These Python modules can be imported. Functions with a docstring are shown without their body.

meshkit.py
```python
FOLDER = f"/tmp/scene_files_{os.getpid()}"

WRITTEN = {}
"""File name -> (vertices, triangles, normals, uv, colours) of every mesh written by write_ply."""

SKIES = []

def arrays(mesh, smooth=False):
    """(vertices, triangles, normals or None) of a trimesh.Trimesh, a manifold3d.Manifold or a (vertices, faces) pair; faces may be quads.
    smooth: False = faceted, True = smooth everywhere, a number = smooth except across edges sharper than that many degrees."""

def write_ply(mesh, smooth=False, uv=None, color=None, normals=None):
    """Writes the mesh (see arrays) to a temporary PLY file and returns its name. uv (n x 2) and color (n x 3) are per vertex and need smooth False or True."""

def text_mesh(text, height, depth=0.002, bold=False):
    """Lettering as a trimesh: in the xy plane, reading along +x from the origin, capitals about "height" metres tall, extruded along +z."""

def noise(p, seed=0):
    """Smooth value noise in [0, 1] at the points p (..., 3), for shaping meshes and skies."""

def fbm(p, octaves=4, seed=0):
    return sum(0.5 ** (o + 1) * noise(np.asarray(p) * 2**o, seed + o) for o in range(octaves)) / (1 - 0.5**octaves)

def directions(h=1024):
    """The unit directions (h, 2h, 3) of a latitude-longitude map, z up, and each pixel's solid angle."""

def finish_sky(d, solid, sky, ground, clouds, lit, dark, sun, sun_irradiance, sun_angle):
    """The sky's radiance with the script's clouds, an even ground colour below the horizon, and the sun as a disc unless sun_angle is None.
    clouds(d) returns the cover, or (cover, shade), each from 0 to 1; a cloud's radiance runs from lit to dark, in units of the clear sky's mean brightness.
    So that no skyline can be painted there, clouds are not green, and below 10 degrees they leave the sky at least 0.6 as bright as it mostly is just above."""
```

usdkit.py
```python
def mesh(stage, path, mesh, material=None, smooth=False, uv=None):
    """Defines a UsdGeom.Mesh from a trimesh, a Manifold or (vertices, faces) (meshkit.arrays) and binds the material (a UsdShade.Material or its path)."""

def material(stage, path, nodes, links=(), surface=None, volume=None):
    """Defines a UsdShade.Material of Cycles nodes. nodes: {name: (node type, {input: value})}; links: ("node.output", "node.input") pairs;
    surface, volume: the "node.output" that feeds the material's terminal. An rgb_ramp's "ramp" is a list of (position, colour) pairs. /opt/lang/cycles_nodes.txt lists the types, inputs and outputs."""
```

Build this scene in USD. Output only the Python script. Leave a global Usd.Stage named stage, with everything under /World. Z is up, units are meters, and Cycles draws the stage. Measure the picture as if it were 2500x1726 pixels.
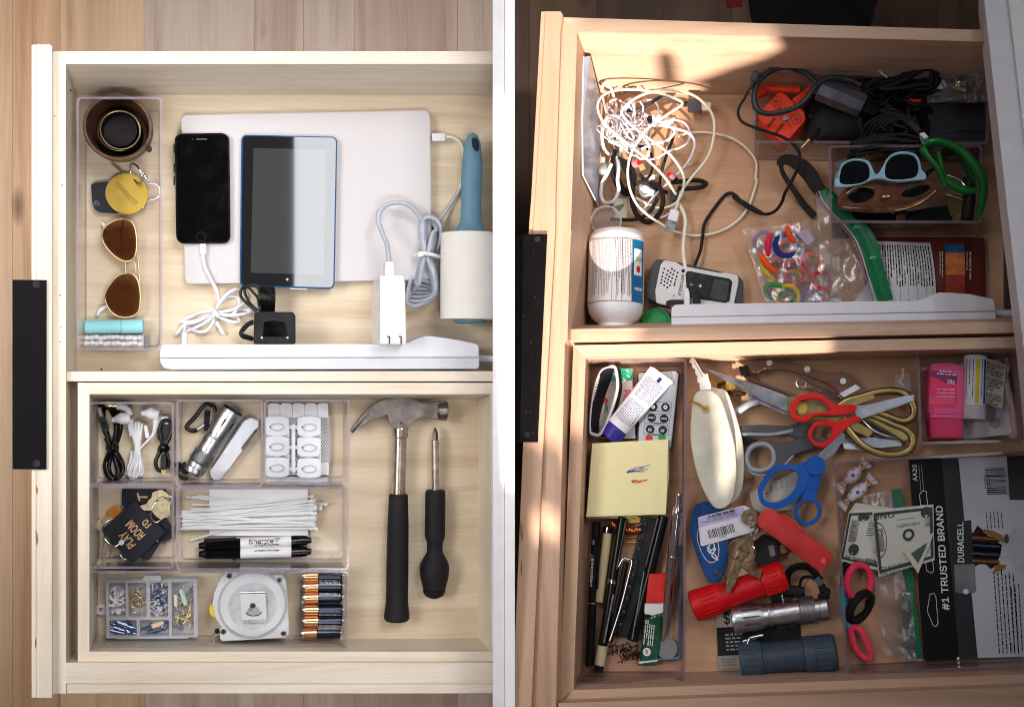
import math, random
import numpy as np, trimesh, shapely, shapely.affinity
from shapely.geometry import Polygon, LineString
import meshkit, usdkit
from pxr import Usd, UsdGeom, UsdLux, UsdShade, Gf, Sdf, Vt

stage = Usd.Stage.CreateInMemory()
UsdGeom.Xform.Define(stage, '/World'); UsdGeom.Scope.Define(stage, '/World/Looks')
S = 0.0005            # metres per unit: one unit is half a millimetre
D = 2800.0            # camera height over the drawers, in units
CX, CY = 1250.0, 863.0
rng = random.Random(7); nrg = np.random.default_rng(7)

# ---------------------------------------------------------------- camera
cam = UsdGeom.Camera.Define(stage, '/World/camera')
cam.CreateHorizontalApertureAttr(36.0); cam.CreateVerticalApertureAttr(36.0*706/1024)
cam.CreateFocalLengthAttr(36.0*D/2500.0)
cam.CreateFocusDistanceAttr(D*S)
cam.CreateExposureAttr(0.0)
UsdGeom.Xformable(cam).AddTranslateOp().Set(Gf.Vec3d(0, 0, D*S))

# ---------------------------------------------------------------- lights
def look_matrix(pos, to, up=(0, 1, 0)):
    p, t = np.array(pos, float), np.array(to, float)
    z = p - t; z /= np.linalg.norm(z); x = np.cross(up, z); x /= np.linalg.norm(x); y = np.cross(z, x)
    return Gf.Matrix4d(*x, 0, *y, 0, *z, 0, *p, 1)
def spot(name, pos, to, radius, cone, soft, power, color):
    l = UsdLux.SphereLight.Define(stage, '/World/' + name)
    UsdGeom.Xformable(l).AddTransformOp().Set(look_matrix(pos, to))
    l.CreateRadiusAttr(radius); l.CreateIntensityAttr(power); l.CreateColorAttr(Gf.Vec3f(*color)); l.CreateNormalizeAttr(True)
    sh = UsdLux.ShapingAPI.Apply(l.GetPrim()); sh.CreateShapingConeAngleAttr(cone); sh.CreateShapingConeSoftnessAttr(soft)
def rect(name, pos, to, w, h, power, color):
    l = UsdLux.RectLight.Define(stage, '/World/' + name)
    UsdGeom.Xformable(l).AddTransformOp().Set(look_matrix(pos, to))
    l.CreateWidthAttr(w); l.CreateHeightAttr(h); l.CreateIntensityAttr(power); l.CreateColorAttr(Gf.Vec3f(*color))
dome = UsdLux.DomeLight.Define(stage, '/World/room_light')
dome.CreateIntensityAttr(1.0)
DOME = (0.062, 0.062, 0.072)
dm = usdkit.material(stage, '/World/Looks/room_light', {'b': ('background_shader', {'color': DOME, 'strength': 1.0})}, [], surface='b.background')
UsdShade.MaterialBindingAPI.Apply(dome.GetPrim()).Bind(dm)
spot('window_light', (0.65, 0.95, 1.9), (-0.5, 0.0, 0.0), 0.6, 17.0, 0.4, 46.0, (1.0, 0.975, 0.95))
spot('low_fill', (0.08, -0.85, 1.9), (-0.5, 0.02, 0.0), 0.40, 15.5, 0.4, 50.0, (1.0, 0.985, 0.97))  # unseen fill, added so the tape measure mirrors something bright
spot('left_fill', (-1.4, 0.3, 1.8), (-0.45, 0.05, -0.2), 0.6, 16.5, 0.5, 66.0, (1.0, 0.98, 0.96))  # added fill from the left for the floor strips and soft shadows
rect('ceiling_window', (0.46, 0.45, 2.25), (0.46, 0.45, 0.0), 0.28, 0.85, 3.2, (0.92, 0.97, 1.0))
spot('room_fill', (-0.5, 1.3, 1.65), (0.14, -0.02, 0.0), 0.45, 14.5, 1.0, 17.0, (1.0, 0.95, 0.93))
SUN_TO = np.array([0.18, 0.08, 0.0]); SUN_DIR = np.array([-0.12, -0.76, 0.66]); SUN_DIR /= np.linalg.norm(SUN_DIR)
spot('sun', tuple(SUN_TO + 6.0*SUN_DIR), tuple(SUN_TO), 0.042, 5.6, 0.05, 1550.0, (1.0, 0.87, 0.74))

# ---------------------------------------------------------------- frames: each drawer lies in its own slightly tilted plane
class Frame:
    def __init__(s, fx, fy):
        c = np.array([0, 0, D]); d = np.array([fx-CX, CY-fy, -D])
        s.o = c + d; s.R = np.linalg.norm(d); s.n = -d/s.R; s.c = c
        ex = np.array([1.0, 0, 0]); ex -= ex.dot(s.n)*s.n; s.ex = ex/np.linalg.norm(ex); s.ey = np.cross(s.n, s.ex)
    def loc(s, p, h=0.0):
        p = np.asarray(p, float).reshape(-1, 2); h = np.broadcast_to(np.asarray(h, float), len(p))
        d = np.stack([p[:, 0]-CX, CY-p[:, 1], np.full(len(p), -D)], 1)
        t = (h - s.R)/(d @ s.n)
        x = s.c + t[:, None]*d - s.o
        return np.stack([x @ s.ex, x @ s.ey, h], 1)
    def world(s, v):
        v = np.atleast_2d(v)
        return s.o + v[:, :1]*s.ex + v[:, 1:2]*s.ey + v[:, 2:3]*s.n
class Flat(Frame):          # the room's level
    def __init__(s, z):
        s.o = np.array([0, 0, z]); s.R = D - z; s.n = np.array([0, 0, 1.0]); s.c = np.array([0, 0, D]); s.ex = np.array([1.0, 0, 0]); s.ey = np.array([0, 1.0, 0])
LEFT, RIGHT, ROOM = Frame(620, 863), Frame(1850, 1250), Flat(-330.0)
F = LEFT

def crop(x0, y0, s):
    def f(*p):
        q = np.array(p, float).reshape(-1, 2)
        return np.array([x0, y0]) + q/s
    return f
cA, cB, cC, cD = crop(0, 0, 3.192), crop(180, 220, 4.693), crop(180, 520, 3.99), crop(600, 0, 3.1925)
cE, cF, cG, cH = crop(380, 440, 3.326), crop(800, 440, 3.3255), crop(200, 940, 5.026), crop(400, 960, 5.026)
cI, cJ, cK, cL = crop(200, 1180, 7.253), crop(400, 1170, 5.026), crop(200, 1380, 6.65), crop(480, 1370, 6.084)
cM, cN = crop(830, 940, 2.0296), crop(0, 640, 1.4693)
ra, rb, rc, rd = crop(1240, 0, 3.3242), crop(1800, 0, 3.1914), crop(1400, 160, 3.99), crop(1780, 120, 3.4)
re_, rf, rg, rh = crop(1800, 340, 3.503), crop(1400, 440, 4.2), crop(1780, 440, 3.4), crop(1400, 860, 3.8)
ri, rj, rk, rl = crop(1660, 840, 3.47), crop(1400, 1240, 3.627), crop(1640, 1160, 3.068), crop(2020, 1080, 2.752)
rm, rn = crop(2220, 820, 5.321), crop(1240, 480, 1.281)
def P(*p): return np.array(p, float).reshape(-1, 2)

# ---------------------------------------------------------------- things, parts, sub-parts
used = {}
def numbered(path):
    k = used.get(path, 0); used[path] = k + 1
    return path if k == 0 else f'{path}_{k:03d}'
def setdata(pr, label=None, cat=None, group=None, kind=None):
    for k, v in (('label', label), ('category', cat), ('group', group), ('kind', kind)):
        if v: pr.SetCustomDataByKey(k, v)
class T:
    def __init__(s, name, label=None, cat=None, at=(0, 0), h=0.0, group=None, kind=None, frame=None):
        s.f = frame or F
        s.path = numbered('/World/' + name); s.base = s.f.loc(at, h)[0]
        x = UsdGeom.Xform.Define(stage, s.path); o = s.f.world(s.base)[0]*S
        x.AddTransformOp().Set(Gf.Matrix4d(*s.f.ex, 0, *s.f.ey, 0, *s.f.n, 0, *o, 1))
        setdata(x.GetPrim(), label, cat, group, kind); s.prim = x.GetPrim()
    def add(s, name, mesh, mat, parent=None, smooth=False, label=None, kind=None):
        path = numbered((parent or s.path) + '/' + name)
        if isinstance(mesh, list): mesh = cat(mesh)
        if isinstance(mesh, trimesh.Trimesh): v, f = mesh.vertices, mesh.faces
        else: v, f = mesh
        v = (np.asarray(v, float) - s.base)*S
        m = usdkit.mesh(stage, path, trimesh.Trimesh(v, f, process=False), mat, smooth=smooth)
        setdata(m.GetPrim(), label=label, kind=kind)
        return path
def copy_of(src, name, at_local, rotz=0.0, label=None, cat_=None, group=None, scale=1.0):
    """another instance of a thing built before, with its parts"""
    path = numbered('/World/' + name); x = UsdGeom.Xform.Define(stage, path)
    f = src.f; o = f.world(np.array(at_local))[0]*S; c, s_ = math.cos(rotz), math.sin(rotz)
    ax, ay = (c*f.ex + s_*f.ey)*scale, (-s_*f.ex + c*f.ey)*scale
    x.AddTransformOp().Set(Gf.Matrix4d(*ax, 0, *ay, 0, *(f.n*scale), 0, *o, 1))
    x.GetPrim().GetReferences().AddInternalReference(src.path); x.GetPrim().SetInstanceable(True)
    setdata(x.GetPrim(), label, cat_, group)
    return path

# ---------------------------------------------------------------- shapes (all in drawer-local units)
def cat(ms):
    vs, fs, n = [], [], 0
    for m in ms:
        v, f = (m.vertices, m.faces) if isinstance(m, trimesh.Trimesh) else m
        vs.append(np.asarray(v, float)); fs.append(np.asarray(f, int) + n); n += len(v)
    return trimesh.Trimesh(np.vstack(vs), np.vstack(fs), process=False)
def spl(p, n=8, closed=False):
    """Catmull-Rom through the points"""
    p = np.asarray(p, float)
    if len(p) < 3 and not closed: return p
    q = np.vstack([p[-1], p, p[0], p[1]]) if closed else np.vstack([2*p[0]-p[1], p, 2*p[-1]-p[-2]])
    out = []
    for i in range(len(q)-3):
        a, b, c, d = q[i:i+4]; t = np.linspace(0, 1, n, endpoint=False)[:, None]
        out.append(0.5*(2*b + (c-a)*t + (2*a-5*b+4*c-d)*t*t + (3*b-a-3*c+d)*t**3))
    r = np.vstack(out)
    return r if closed else np.vstack([r, p[-1:]])
def geoms(g): return [x for x in getattr(g, 'geoms', [g]) if x.geom_type == 'Polygon' and x.area > 1e-6]
def prism(poly, z0, z1):
    out = []
    for g in geoms(poly):
        m = trimesh.creation.extrude_polygon(g, z1-z0, engine='earcut'); m.vertices[:, 2] += z0; out.append(m)
    return out
def poly(px, h, r=0, holes=(), smooth=0):
    """shapely polygon in local units of a pixel outline seen at height h"""
    q = F.loc(px, h)[:, :2]
    if smooth: q = spl(q, smooth, True)
    g = Polygon(q, [F.loc(k, h)[:, :2] if not smooth else spl(F.loc(k, h)[:, :2], smooth, True) for k in holes])
    if not g.is_valid: g = g.buffer(0)
    if r: g = g.buffer(-r).buffer(2*r).buffer(-r) if not holes else g
    return g
def ext(px, z0, z1, r=0, b=0, holes=(), smooth=0, steps=3):
    """slab with the outline px (as seen at its top z1), from z0 to z1, corners rounded by r and upper edge rounded by b"""
    g = px if hasattr(px, 'geom_type') else poly(px, z1, r, holes, smooth)
    if not b: return cat(prism(g, z0, z1))
    out = prism(g, z0, z1-b)
    for k in range(steps):
        a0, a1 = k/steps*math.pi/2, (k+1)/steps*math.pi/2
        gi = g.buffer(-b*(1-math.cos((a0+a1)/2)))
        if not gi.is_empty: out += prism(gi, z1-b+b*math.sin(a0)-0.01, z1-b+b*math.sin(a1))
    return cat(out)
def frames_along(p, closed=False):
    t = np.gradient(p, axis=0)
    if closed: t = np.roll(p, -1, 0) - np.roll(p, 1, 0)
    t /= np.maximum(np.linalg.norm(t, axis=1, keepdims=True), 1e-9)
    u = np.zeros_like(p); a = np.array([0, 0, 1.0])
    if abs(t[0] @ a) > 0.9: a = np.array([1.0, 0, 0])
    for i in range(len(p)):
        a = a - (a @ t[i])*t[i]
        if np.linalg.norm(a) < 1e-6: a = np.cross(t[i], [0.3, 1, 0.2])
        a /= np.linalg.norm(a); u[i] = a
    return t, u, np.cross(t, u)
def tube(p, r, n=8, closed=False, sm=8, flat=1.0):
    """round (or flattened) cord through the points"""
    p = np.asarray(p, float)
    q = spl(p, sm, closed) if sm else p
    t, u, w = frames_along(q, closed)
    r = np.interp(np.linspace(0, 1, len(q)), np.linspace(0, 1, np.size(r)), np.atleast_1d(r))
    an = np.arange(n)/n*2*math.pi
    v = q[:, None] + r[:, None, None]*(np.cos(an)[None, :, None]*u[:, None]*flat + np.sin(an)[None, :, None]*w[:, None])
    m = len(q); fs = []
    for i in range(m if closed else m-1):
        j = (i+1) % m
        for k in range(n):
            l = (k+1) % n; fs += [[i*n+k, j*n+k, j*n+l], [i*n+k, j*n+l, i*n+l]]
    v = v.reshape(-1, 3)
    if not closed:
        v = np.vstack([v, q[:1], q[-1:]]); a, b = m*n, m*n+1
        for k in range(n):
            l = (k+1) % n; fs += [[a, l, k], [b, (m-1)*n+k, (m-1)*n+l]]
    f = np.array(fs)[:, ::-1]
    return trimesh.Trimesh(v, f, process=False)
def cord(px, h, r, n=8, closed=False, sm=8):
    """cord traced on pixels; h one height or one per point"""
    k = len(np.asarray(px, float).reshape(-1, 2))
    if np.ndim(h) and len(h) != k: h = np.interp(np.linspace(0, 1, k), np.linspace(0, 1, len(h)), h)
    return tube(F.loc(px, h), r, n, closed, sm)
def lathe(a, b, prof, n=28, arc=None, z=1.0):
    """solid of revolution from a to b (local points); prof: (fraction, radius); z flattens it across the normal"""
    a, b = np.asarray(a, float), np.asarray(b, float); d = b-a; L = np.linalg.norm(d); t = d/L
    u = np.array([0, 0, 1.0]) - t[2]*t
    if np.linalg.norm(u) < 1e-3: u = np.array([1.0, 0, 0]) - t[0]*t
    u /= np.linalg.norm(u); w = np.cross(u, t)
    closed = arc is None
    an = np.arange(n)/n*2*math.pi if closed else np.linspace(arc[0], arc[1], n)
    v = np.vstack([a + t*(s*L) + (np.cos(an)[:, None]*u*z + np.sin(an)[:, None]*w)*max(r, 0.02) for s, r in prof]); fs = []
    m = len(prof)
    for i in range(m-1):
        for k in range(n if closed else n-1):
            l = (k+1) % n; fs += [[i*n+k, i*n+l, (i+1)*n+l], [i*n+k, (i+1)*n+l, (i+1)*n+k]]
    if closed:
        v = np.vstack([v, a + t*prof[0][0]*L, a + t*prof[-1][0]*L]); A, B = m*n, m*n+1
        for k in range(n):
            l = (k+1) % n; fs += [[A, l, k], [B, (m-1)*n+k, (m-1)*n+l]]
    return trimesh.Trimesh(v, np.array(fs)[:, ::-1], process=False)
def onaxis(a, b, r, s, th, lift=0.0):
    """point on a cylinder round a-b: s along (units), th angle from the normal"""
    a, b = np.asarray(a, float), np.asarray(b, float); t = (b-a)/np.linalg.norm(b-a)
    u = np.array([0, 0, 1.0]) - t[2]*t; u /= np.linalg.norm(u); w = np.cross(u, t)
    s, th = np.atleast_1d(s)[:, None], np.atleast_1d(th)[:, None]
    return a + t*s + (np.cos(th)*u + np.sin(th)*w)*(r+lift if np.ndim(lift) == 0 else r+np.atleast_1d(lift)[:, None])
def wrap(mesh, a, b, r, s0, th0, flip=1):
    """lay a flat mesh (x along, y up, z out) round the cylinder a-b"""
    v = mesh.vertices
    return trimesh.Trimesh(onaxis(a, b, r, s0 + flip*v[:, 0], th0 + flip*v[:, 1]/r, v[:, 2]+0.15), mesh.faces, process=False)
def sheet(grid, th=0.6):
    """thin sheet over a grid of points (rows x columns x 3), with thickness"""
    g = np.asarray(grid, float); R, C, _ = g.shape
    du, dv = np.gradient(g, axis=1), np.gradient(g, axis=0); n = np.cross(du, dv); n /= np.maximum(np.linalg.norm(n, axis=2, keepdims=True), 1e-9)
    if n[..., 2].mean() < 0: n = -n
    v = np.vstack([(g + n*th/2).reshape(-1, 3), (g - n*th/2).reshape(-1, 3)]); N = R*C; fs = []
    for i in range(R-1):
        for j in range(C-1):
            a, b, c, d = i*C+j, i*C+j+1, (i+1)*C+j+1, (i+1)*C+j
            fs += [[a, d, c], [a, c, b], [N+a, N+c, N+d], [N+a, N+b, N+c]]
    rim = [i for i in range(C)] + [i*C+C-1 for i in range(1, R)] + [(R-1)*C+j for j in range(C-2, -1, -1)] + [i*C for i in range(R-2, 0, -1)]
    for k in range(len(rim)):
        a, b = rim[k], rim[(k+1) % len(rim)]; fs += [[a, b, N+b], [a, N+b, N+a]]
    return trimesh.Trimesh(v, np.array(fs), process=False)
def patch(c4, h4, nu=10, nv=10, bump=0.0, seed=0, freq=0.02, fn=None):
    """grid over a pixel quad (TL, TR, BR, BL) with corner heights and optional crumple"""
    q = F.loc(np.array(c4, float).reshape(4, 2), h4)
    u, v = np.meshgrid(np.linspace(0, 1, nu), np.linspace(0, 1, nv)); u, v = u[..., None], v[..., None]
    g = q[0]*(1-u)*(1-v) + q[1]*u*(1-v) + q[2]*u*v + q[3]*(1-u)*v
    if bump:
        k = np.stack([g[..., 0]*freq, g[..., 1]*freq, np.full(g.shape[:2], seed*3.7)], -1)
        g[..., 2] += bump*(meshkit.fbm(k, 3, seed)-0.5)*2
    if fn is not None: g[..., 2] += fn(u[..., 0], v[..., 0])
    return g
def hullm(pts): return trimesh.Trimesh(pts).convex_hull if False else trimesh.convex.convex_hull(np.asarray(pts, float))
def ball(c, r, s=1, sq=(1, 1, 1)):
    m = trimesh.creation.icosphere(s, r); m.vertices = m.vertices*np.array(sq) + np.asarray(c, float); return m
def bar(px0, px1, w, z0, z1, r=0, b=0):
    """flat bar between two pixels, width w units"""
    q = F.loc([px0, px1], z1)[:, :2]
    return ext(LineString(q).buffer(w/2, cap_style=2 if not r else 1), z0, z1, b=b)
def disc(px, r, z0, z1, n=32, b=0, hole=0):
    c = F.loc(px, z1)[0]; g = shapely.Point(c[0], c[1]).buffer(r, n)
    if hole: g = g.difference(shapely.Point(c[0], c[1]).buffer(hole, n))
    return ext(g, z0, z1, b=b)
_tx = {}
def glyphs(txt, bold=False):
    if (txt, bold) not in _tx:
        m = meshkit.text_mesh(txt, 10.0, 0.5, bold); _tx[txt, bold] = (np.array(m.vertices), np.array(m.faces))
    v, f = _tx[txt, bold]; return v.copy(), f
def text(txt, p0, p1, hgt, z, bold=False, depth=0.5, skew=0.0):
    """lettering on a flat top: baseline from pixel p0 to pixel p1, capitals hgt units high"""
    v, f = glyphs(txt, bold); q = F.loc([p0, p1], z); d = q[1]-q[0]; L = np.linalg.norm(d[:2]); d = d/L; e = np.array([-d[1], d[0], 0])
    x0, x1 = v[:, 0].min(), v[:, 0].max()
    x = (v[:, 0]-x0)/(x1-x0)*L; y = v[:, 1]*hgt/10.0
    return trimesh.Trimesh(q[0] + (x + skew*y)[:, None]*d + y[:, None]*e + np.outer(v[:, 2]/0.5*depth, [0, 0, 1.0]), f, process=False)
def flat_text(txt, width, hgt, bold=False, depth=0.4):
    v, f = glyphs(txt, bold); x0, x1 = v[:, 0].min(), v[:, 0].max()
    return trimesh.Trimesh(np.stack([(v[:, 0]-x0)/(x1-x0)*width, v[:, 1]*hgt/10.0, v[:, 2]*depth/0.5], 1), f, process=False)
def dashes(rows, length, pitch, thick, seed=0, depth=0.3, para=0.12, wmin=3, wmax=11):
    """fine print: rows of word-long strokes as a flat mesh (x along, y up)"""
    r = random.Random(seed); out = []
    for k in range(rows):
        x, y = 0.0, -k*pitch; end = length*(1-(r.random()*0.5 if r.random() < para else r.random()*0.06))
        while x < end:
            w = r.uniform(wmin, wmax)*thick*0.6; w = min(w, end-x)
            if w > thick*0.4: out.append((x, y, w, thick))
            x += w + thick*0.9
    v, f = [], []
    for x, y, w, t in out:
        n = len(v); v += [[x, y, depth], [x+w, y, depth], [x+w, y+t, depth], [x, y+t, depth]]; f += [[n, n+1, n+2], [n, n+2, n+3]]
    return trimesh.Trimesh(np.array(v), np.array(f), process=False)
def lay(mesh, p0, p1, z, width=None):
    """lay a flat mesh on a level top: its origin at pixel p0, its x axis towards p1"""
    q = F.loc([p0, p1], z); d = q[1]-q[0]; L = np.linalg.norm(d[:2]); d = d/L; e = np.array([-d[1], d[0], 0]); v = mesh.vertices
    k = L/width if width else 1.0
    return trimesh.Trimesh(q[0] + v[:, :1]*d*k + v[:, 1:2]*e + np.outer(v[:, 2], [0, 0, 1.0]), mesh.faces, process=False)
def onto(mesh, grid, lift=0.3):
    """lay a flat mesh with x, y in 0..1 (y from the top down) on a sheet's grid"""
    g = np.asarray(grid); R, C, _ = g.shape; v = mesh.vertices
    x, y = np.clip(v[:, 0], 0, 1)*(C-1), np.clip(v[:, 1], 0, 1)*(R-1); i, j = np.minimum(y.astype(int), R-2), np.minimum(x.astype(int), C-2)
    a, b = (y-i)[:, None], (x-j)[:, None]
    p = g[i, j]*(1-a)*(1-b) + g[i, j+1]*(1-a)*b + g[i+1, j]*a*(1-b) + g[i+1, j+1]*a*b
    return trimesh.Trimesh(p + np.array([0, 0, lift]) + np.outer(v[:, 2], [0, 0, 0.1]), mesh.faces, process=False)

# ---------------------------------------------------------------- materials
def lin(c):
    c = np.asarray(c, float)/255.0
    return tuple(np.where(c <= 0.04045, c/12.92, ((c+0.055)/1.055)**2.4))
def M(name, rgb, rough=0.45, metal=0.0, var=0.10, scale=60.0, bump=0.0, bscale=900.0, **kw):
    """everyday surface: slightly uneven colour and gloss, optional fine relief"""
    if metal == 0: kw = {"specular_ior_level": 0.3, **kw}
    name = name.replace('-', 'n'); c = np.array(lin(rgb)); a, b = tuple(c*(1-var)), tuple(np.minimum(c*(1+var), 0.95))
    nodes = {'tc': ('texture_coordinate', {}), 'n': ('noise_texture', {'scale': scale, 'detail': 4.0}),
             'r': ('rgb_ramp', {'ramp': [(0.3, a), (0.7, b)]}), 'rr': ('map_range', {'from_min': 0.3, 'from_max': 0.7, 'to_min': max(rough-0.06, 0.02), 'to_max': rough+0.06}),
             'p': ('principled_bsdf', {'metallic': metal, 'roughness': rough, **kw})}
    links = [('tc.object', 'n.vector'), ('n.fac', 'r.fac'), ('r.color', 'p.base_color'), ('n.fac', 'rr.value'), ('rr.result', 'p.roughness')]
    if bump:
        nodes['n2'] = ('noise_texture', {'scale': bscale, 'detail': 3.0}); nodes['b'] = ('bump', {'strength': bump, 'distance': 0.0006})
        links += [('tc.object', 'n2.vector'), ('n2.fac', 'b.height'), ('b.normal', 'p.normal')]
    return usdkit.material(stage, '/World/Looks/' + name, nodes, links, surface='p.BSDF')
def wood(name, light, dark, along='x', scale=1.0, rough=0.5, streak=1.0, knots=False, seed=0.0):
    sc = {'x': (3.5, 60.0, 60.0), 'y': (60.0, 3.5, 60.0)}[along]; fine = {'x': (18, 900, 900), 'y': (900, 18, 900)}[along]
    sc, fine = tuple(k*scale for k in sc), tuple(k*scale for k in fine)
    l, d = np.array(lin(light)), np.array(lin(dark))
    nodes = {'tc': ('texture_coordinate', {}), 'm1': ('mapping', {'scale': sc, 'location': (seed, seed*0.7, 0)}), 'm2': ('mapping', {'scale': fine}),
             'n1': ('noise_texture', {'scale': 1.0, 'detail': 5.0, 'roughness': 0.6, 'distortion': 0.6}), 'n2': ('noise_texture', {'scale': 1.0, 'detail': 3.0}),
             'n3': ('noise_texture', {'scale': 5.0*scale, 'detail': 2.0}),
             'r': ('rgb_ramp', {'ramp': [(0.32, tuple(d)), (0.5, tuple(0.35*d+0.65*l)), (0.68, tuple(l))]}),
             'r2': ('rgb_ramp', {'ramp': [(0.35, (0.92,)*3), (0.6, (1.0,)*3)]}),
             'r3': ('rgb_ramp', {'ramp': [(0.3, (0.93, 0.915, 0.9)), (0.7, (1.0, 1.0, 1.0))]}),
             'x': ('mix', {'mix_type': 'multiply', 'fac': streak}), 'x2': ('mix', {'mix_type': 'multiply', 'fac': 1.0}),
             'b': ('bump', {'strength': 0.12, 'distance': 0.0004}), 'p': ('principled_bsdf', {'roughness': rough, 'specular_ior_level': 0.35})}
    links = [('tc.object', 'm1.vector'), ('tc.object', 'm2.vector'), ('m1.vector', 'n1.vector'), ('m2.vector', 'n2.vector'), ('tc.object', 'n3.vector'),
             ('n1.fac', 'r.fac'), ('n2.fac', 'r2.fac'), ('n3.fac', 'r3.fac'), ('r.color', 'x.color1'), ('r2.color', 'x.color2'), ('x.color', 'x2.color1'), ('r3.color', 'x2.color2'),
             ('x2.color', 'p.base_color'), ('n2.fac', 'b.height'), ('b.normal', 'p.normal')]
    if knots:
        nodes['v'] = ('voronoi_texture', {'scale': 1.0}); nodes['mk'] = ('mapping', {'scale': (9, 3.2, 9), 'location': (0.37, 0.21, 0)})
        nodes['rk'] = ('rgb_ramp', {'ramp': [(0.05, (0.25, 0.16, 0.1)), (0.13, (1.0, 1.0, 1.0))]}); nodes['x3'] = ('mix', {'mix_type': 'multiply', 'fac': 1.0})
        links = [l_ for l_ in links if l_ != ('x2.color', 'p.base_color')] + [('tc.object', 'mk.vector'), ('mk.vector', 'v.vector'), ('v.distance', 'rk.fac'), ('x2.color', 'x3.color1'), ('rk.color', 'x3.color2'), ('x3.color', 'p.base_color')]
    return usdkit.material(stage, '/World/Looks/' + name, nodes, links, surface='p.BSDF')
def clear(name, tint, gloss=0.05, refl=1.0, haze=0.0, hazecol=(0.8, 0.8, 0.8), bump=0.0, bscale=40.0, ior=1.45, fk=1.0):
    """clear plastic: light passes, the surface mirrors at grazing angles"""
    nodes = {'t': ('transparent_bsdf', {'color': tint}), 'g': ('glossy_bsdf', {'color': (refl,)*3, 'roughness': gloss}), 'f': ('fresnel', {'IOR': ior}), 'm': ('mix_closure', {})}
    nodes['k'] = ('math', {'math_type': 'multiply', 'value2': fk}); links = [('f.fac', 'k.value1'), ('k.value', 'm.fac'), ('t.BSDF', 'm.closure1'), ('g.BSDF', 'm.closure2')]; out = 'm.closure'
    if bump:
        nodes |= {'tc': ('texture_coordinate', {}), 'n': ('noise_texture', {'scale': bscale, 'detail': 3.0}), 'b': ('bump', {'strength': bump, 'distance': 0.004})}
        links += [('tc.object', 'n.vector'), ('n.fac', 'b.height'), ('b.normal', 'g.normal'), ('b.normal', 'f.normal')]
    if haze:
        nodes |= {'d': ('diffuse_bsdf', {'color': hazecol}), 'm2': ('mix_closure', {'fac': haze})}
        links += [(out, 'm2.closure1'), ('d.BSDF', 'm2.closure2')]; out = 'm2.closure'
    return usdkit.material(stage, '/World/Looks/' + name, nodes, links, surface=out)
# ================================================================ materials of the setting
BIRCH_X = wood('birch_along', (241, 231, 217), (227, 211, 189), 'x', 1.0, 0.45)
BIRCH_Y = wood('birch_across', (241, 231, 217), (227, 211, 189), 'y', 1.0, 0.45, seed=3.1)
PLY_X = wood('birch_ply', (229, 213, 188), (205, 184, 154), 'x', 0.6, 0.5, seed=1.7)
WARM_X = wood('warm_lit_birch_along', (209, 176, 152), (188, 153, 129), 'x', 0.9, 0.45, seed=5.2)  # same wood as the left drawer, warmer light tinted into its colour
WARM_Y = wood('warm_lit_birch_across', (202, 167, 142), (180, 145, 120), 'y', 0.9, 0.45, seed=2.2)  # darker still: dimmer light on the rails put into the colour
WARM_PLY = wood('warm_lit_birch_ply', (204, 163, 129), (183, 142, 109), 'x', 0.6, 0.5, seed=8.3)
PLANKS = [wood(f'plank_wood_{n}', l, d, 'y', 0.35, 0.45, knots=True, seed=k*1.9) for k, (n, l, d) in enumerate(
    [('tan', (234, 192, 150), (184, 136, 98)), ('sand', (238, 204, 166), (196, 154, 116)), ('rose', (226, 200, 184), (184, 154, 138)), ('grey', (232, 212, 196), (192, 168, 150))])]
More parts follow.
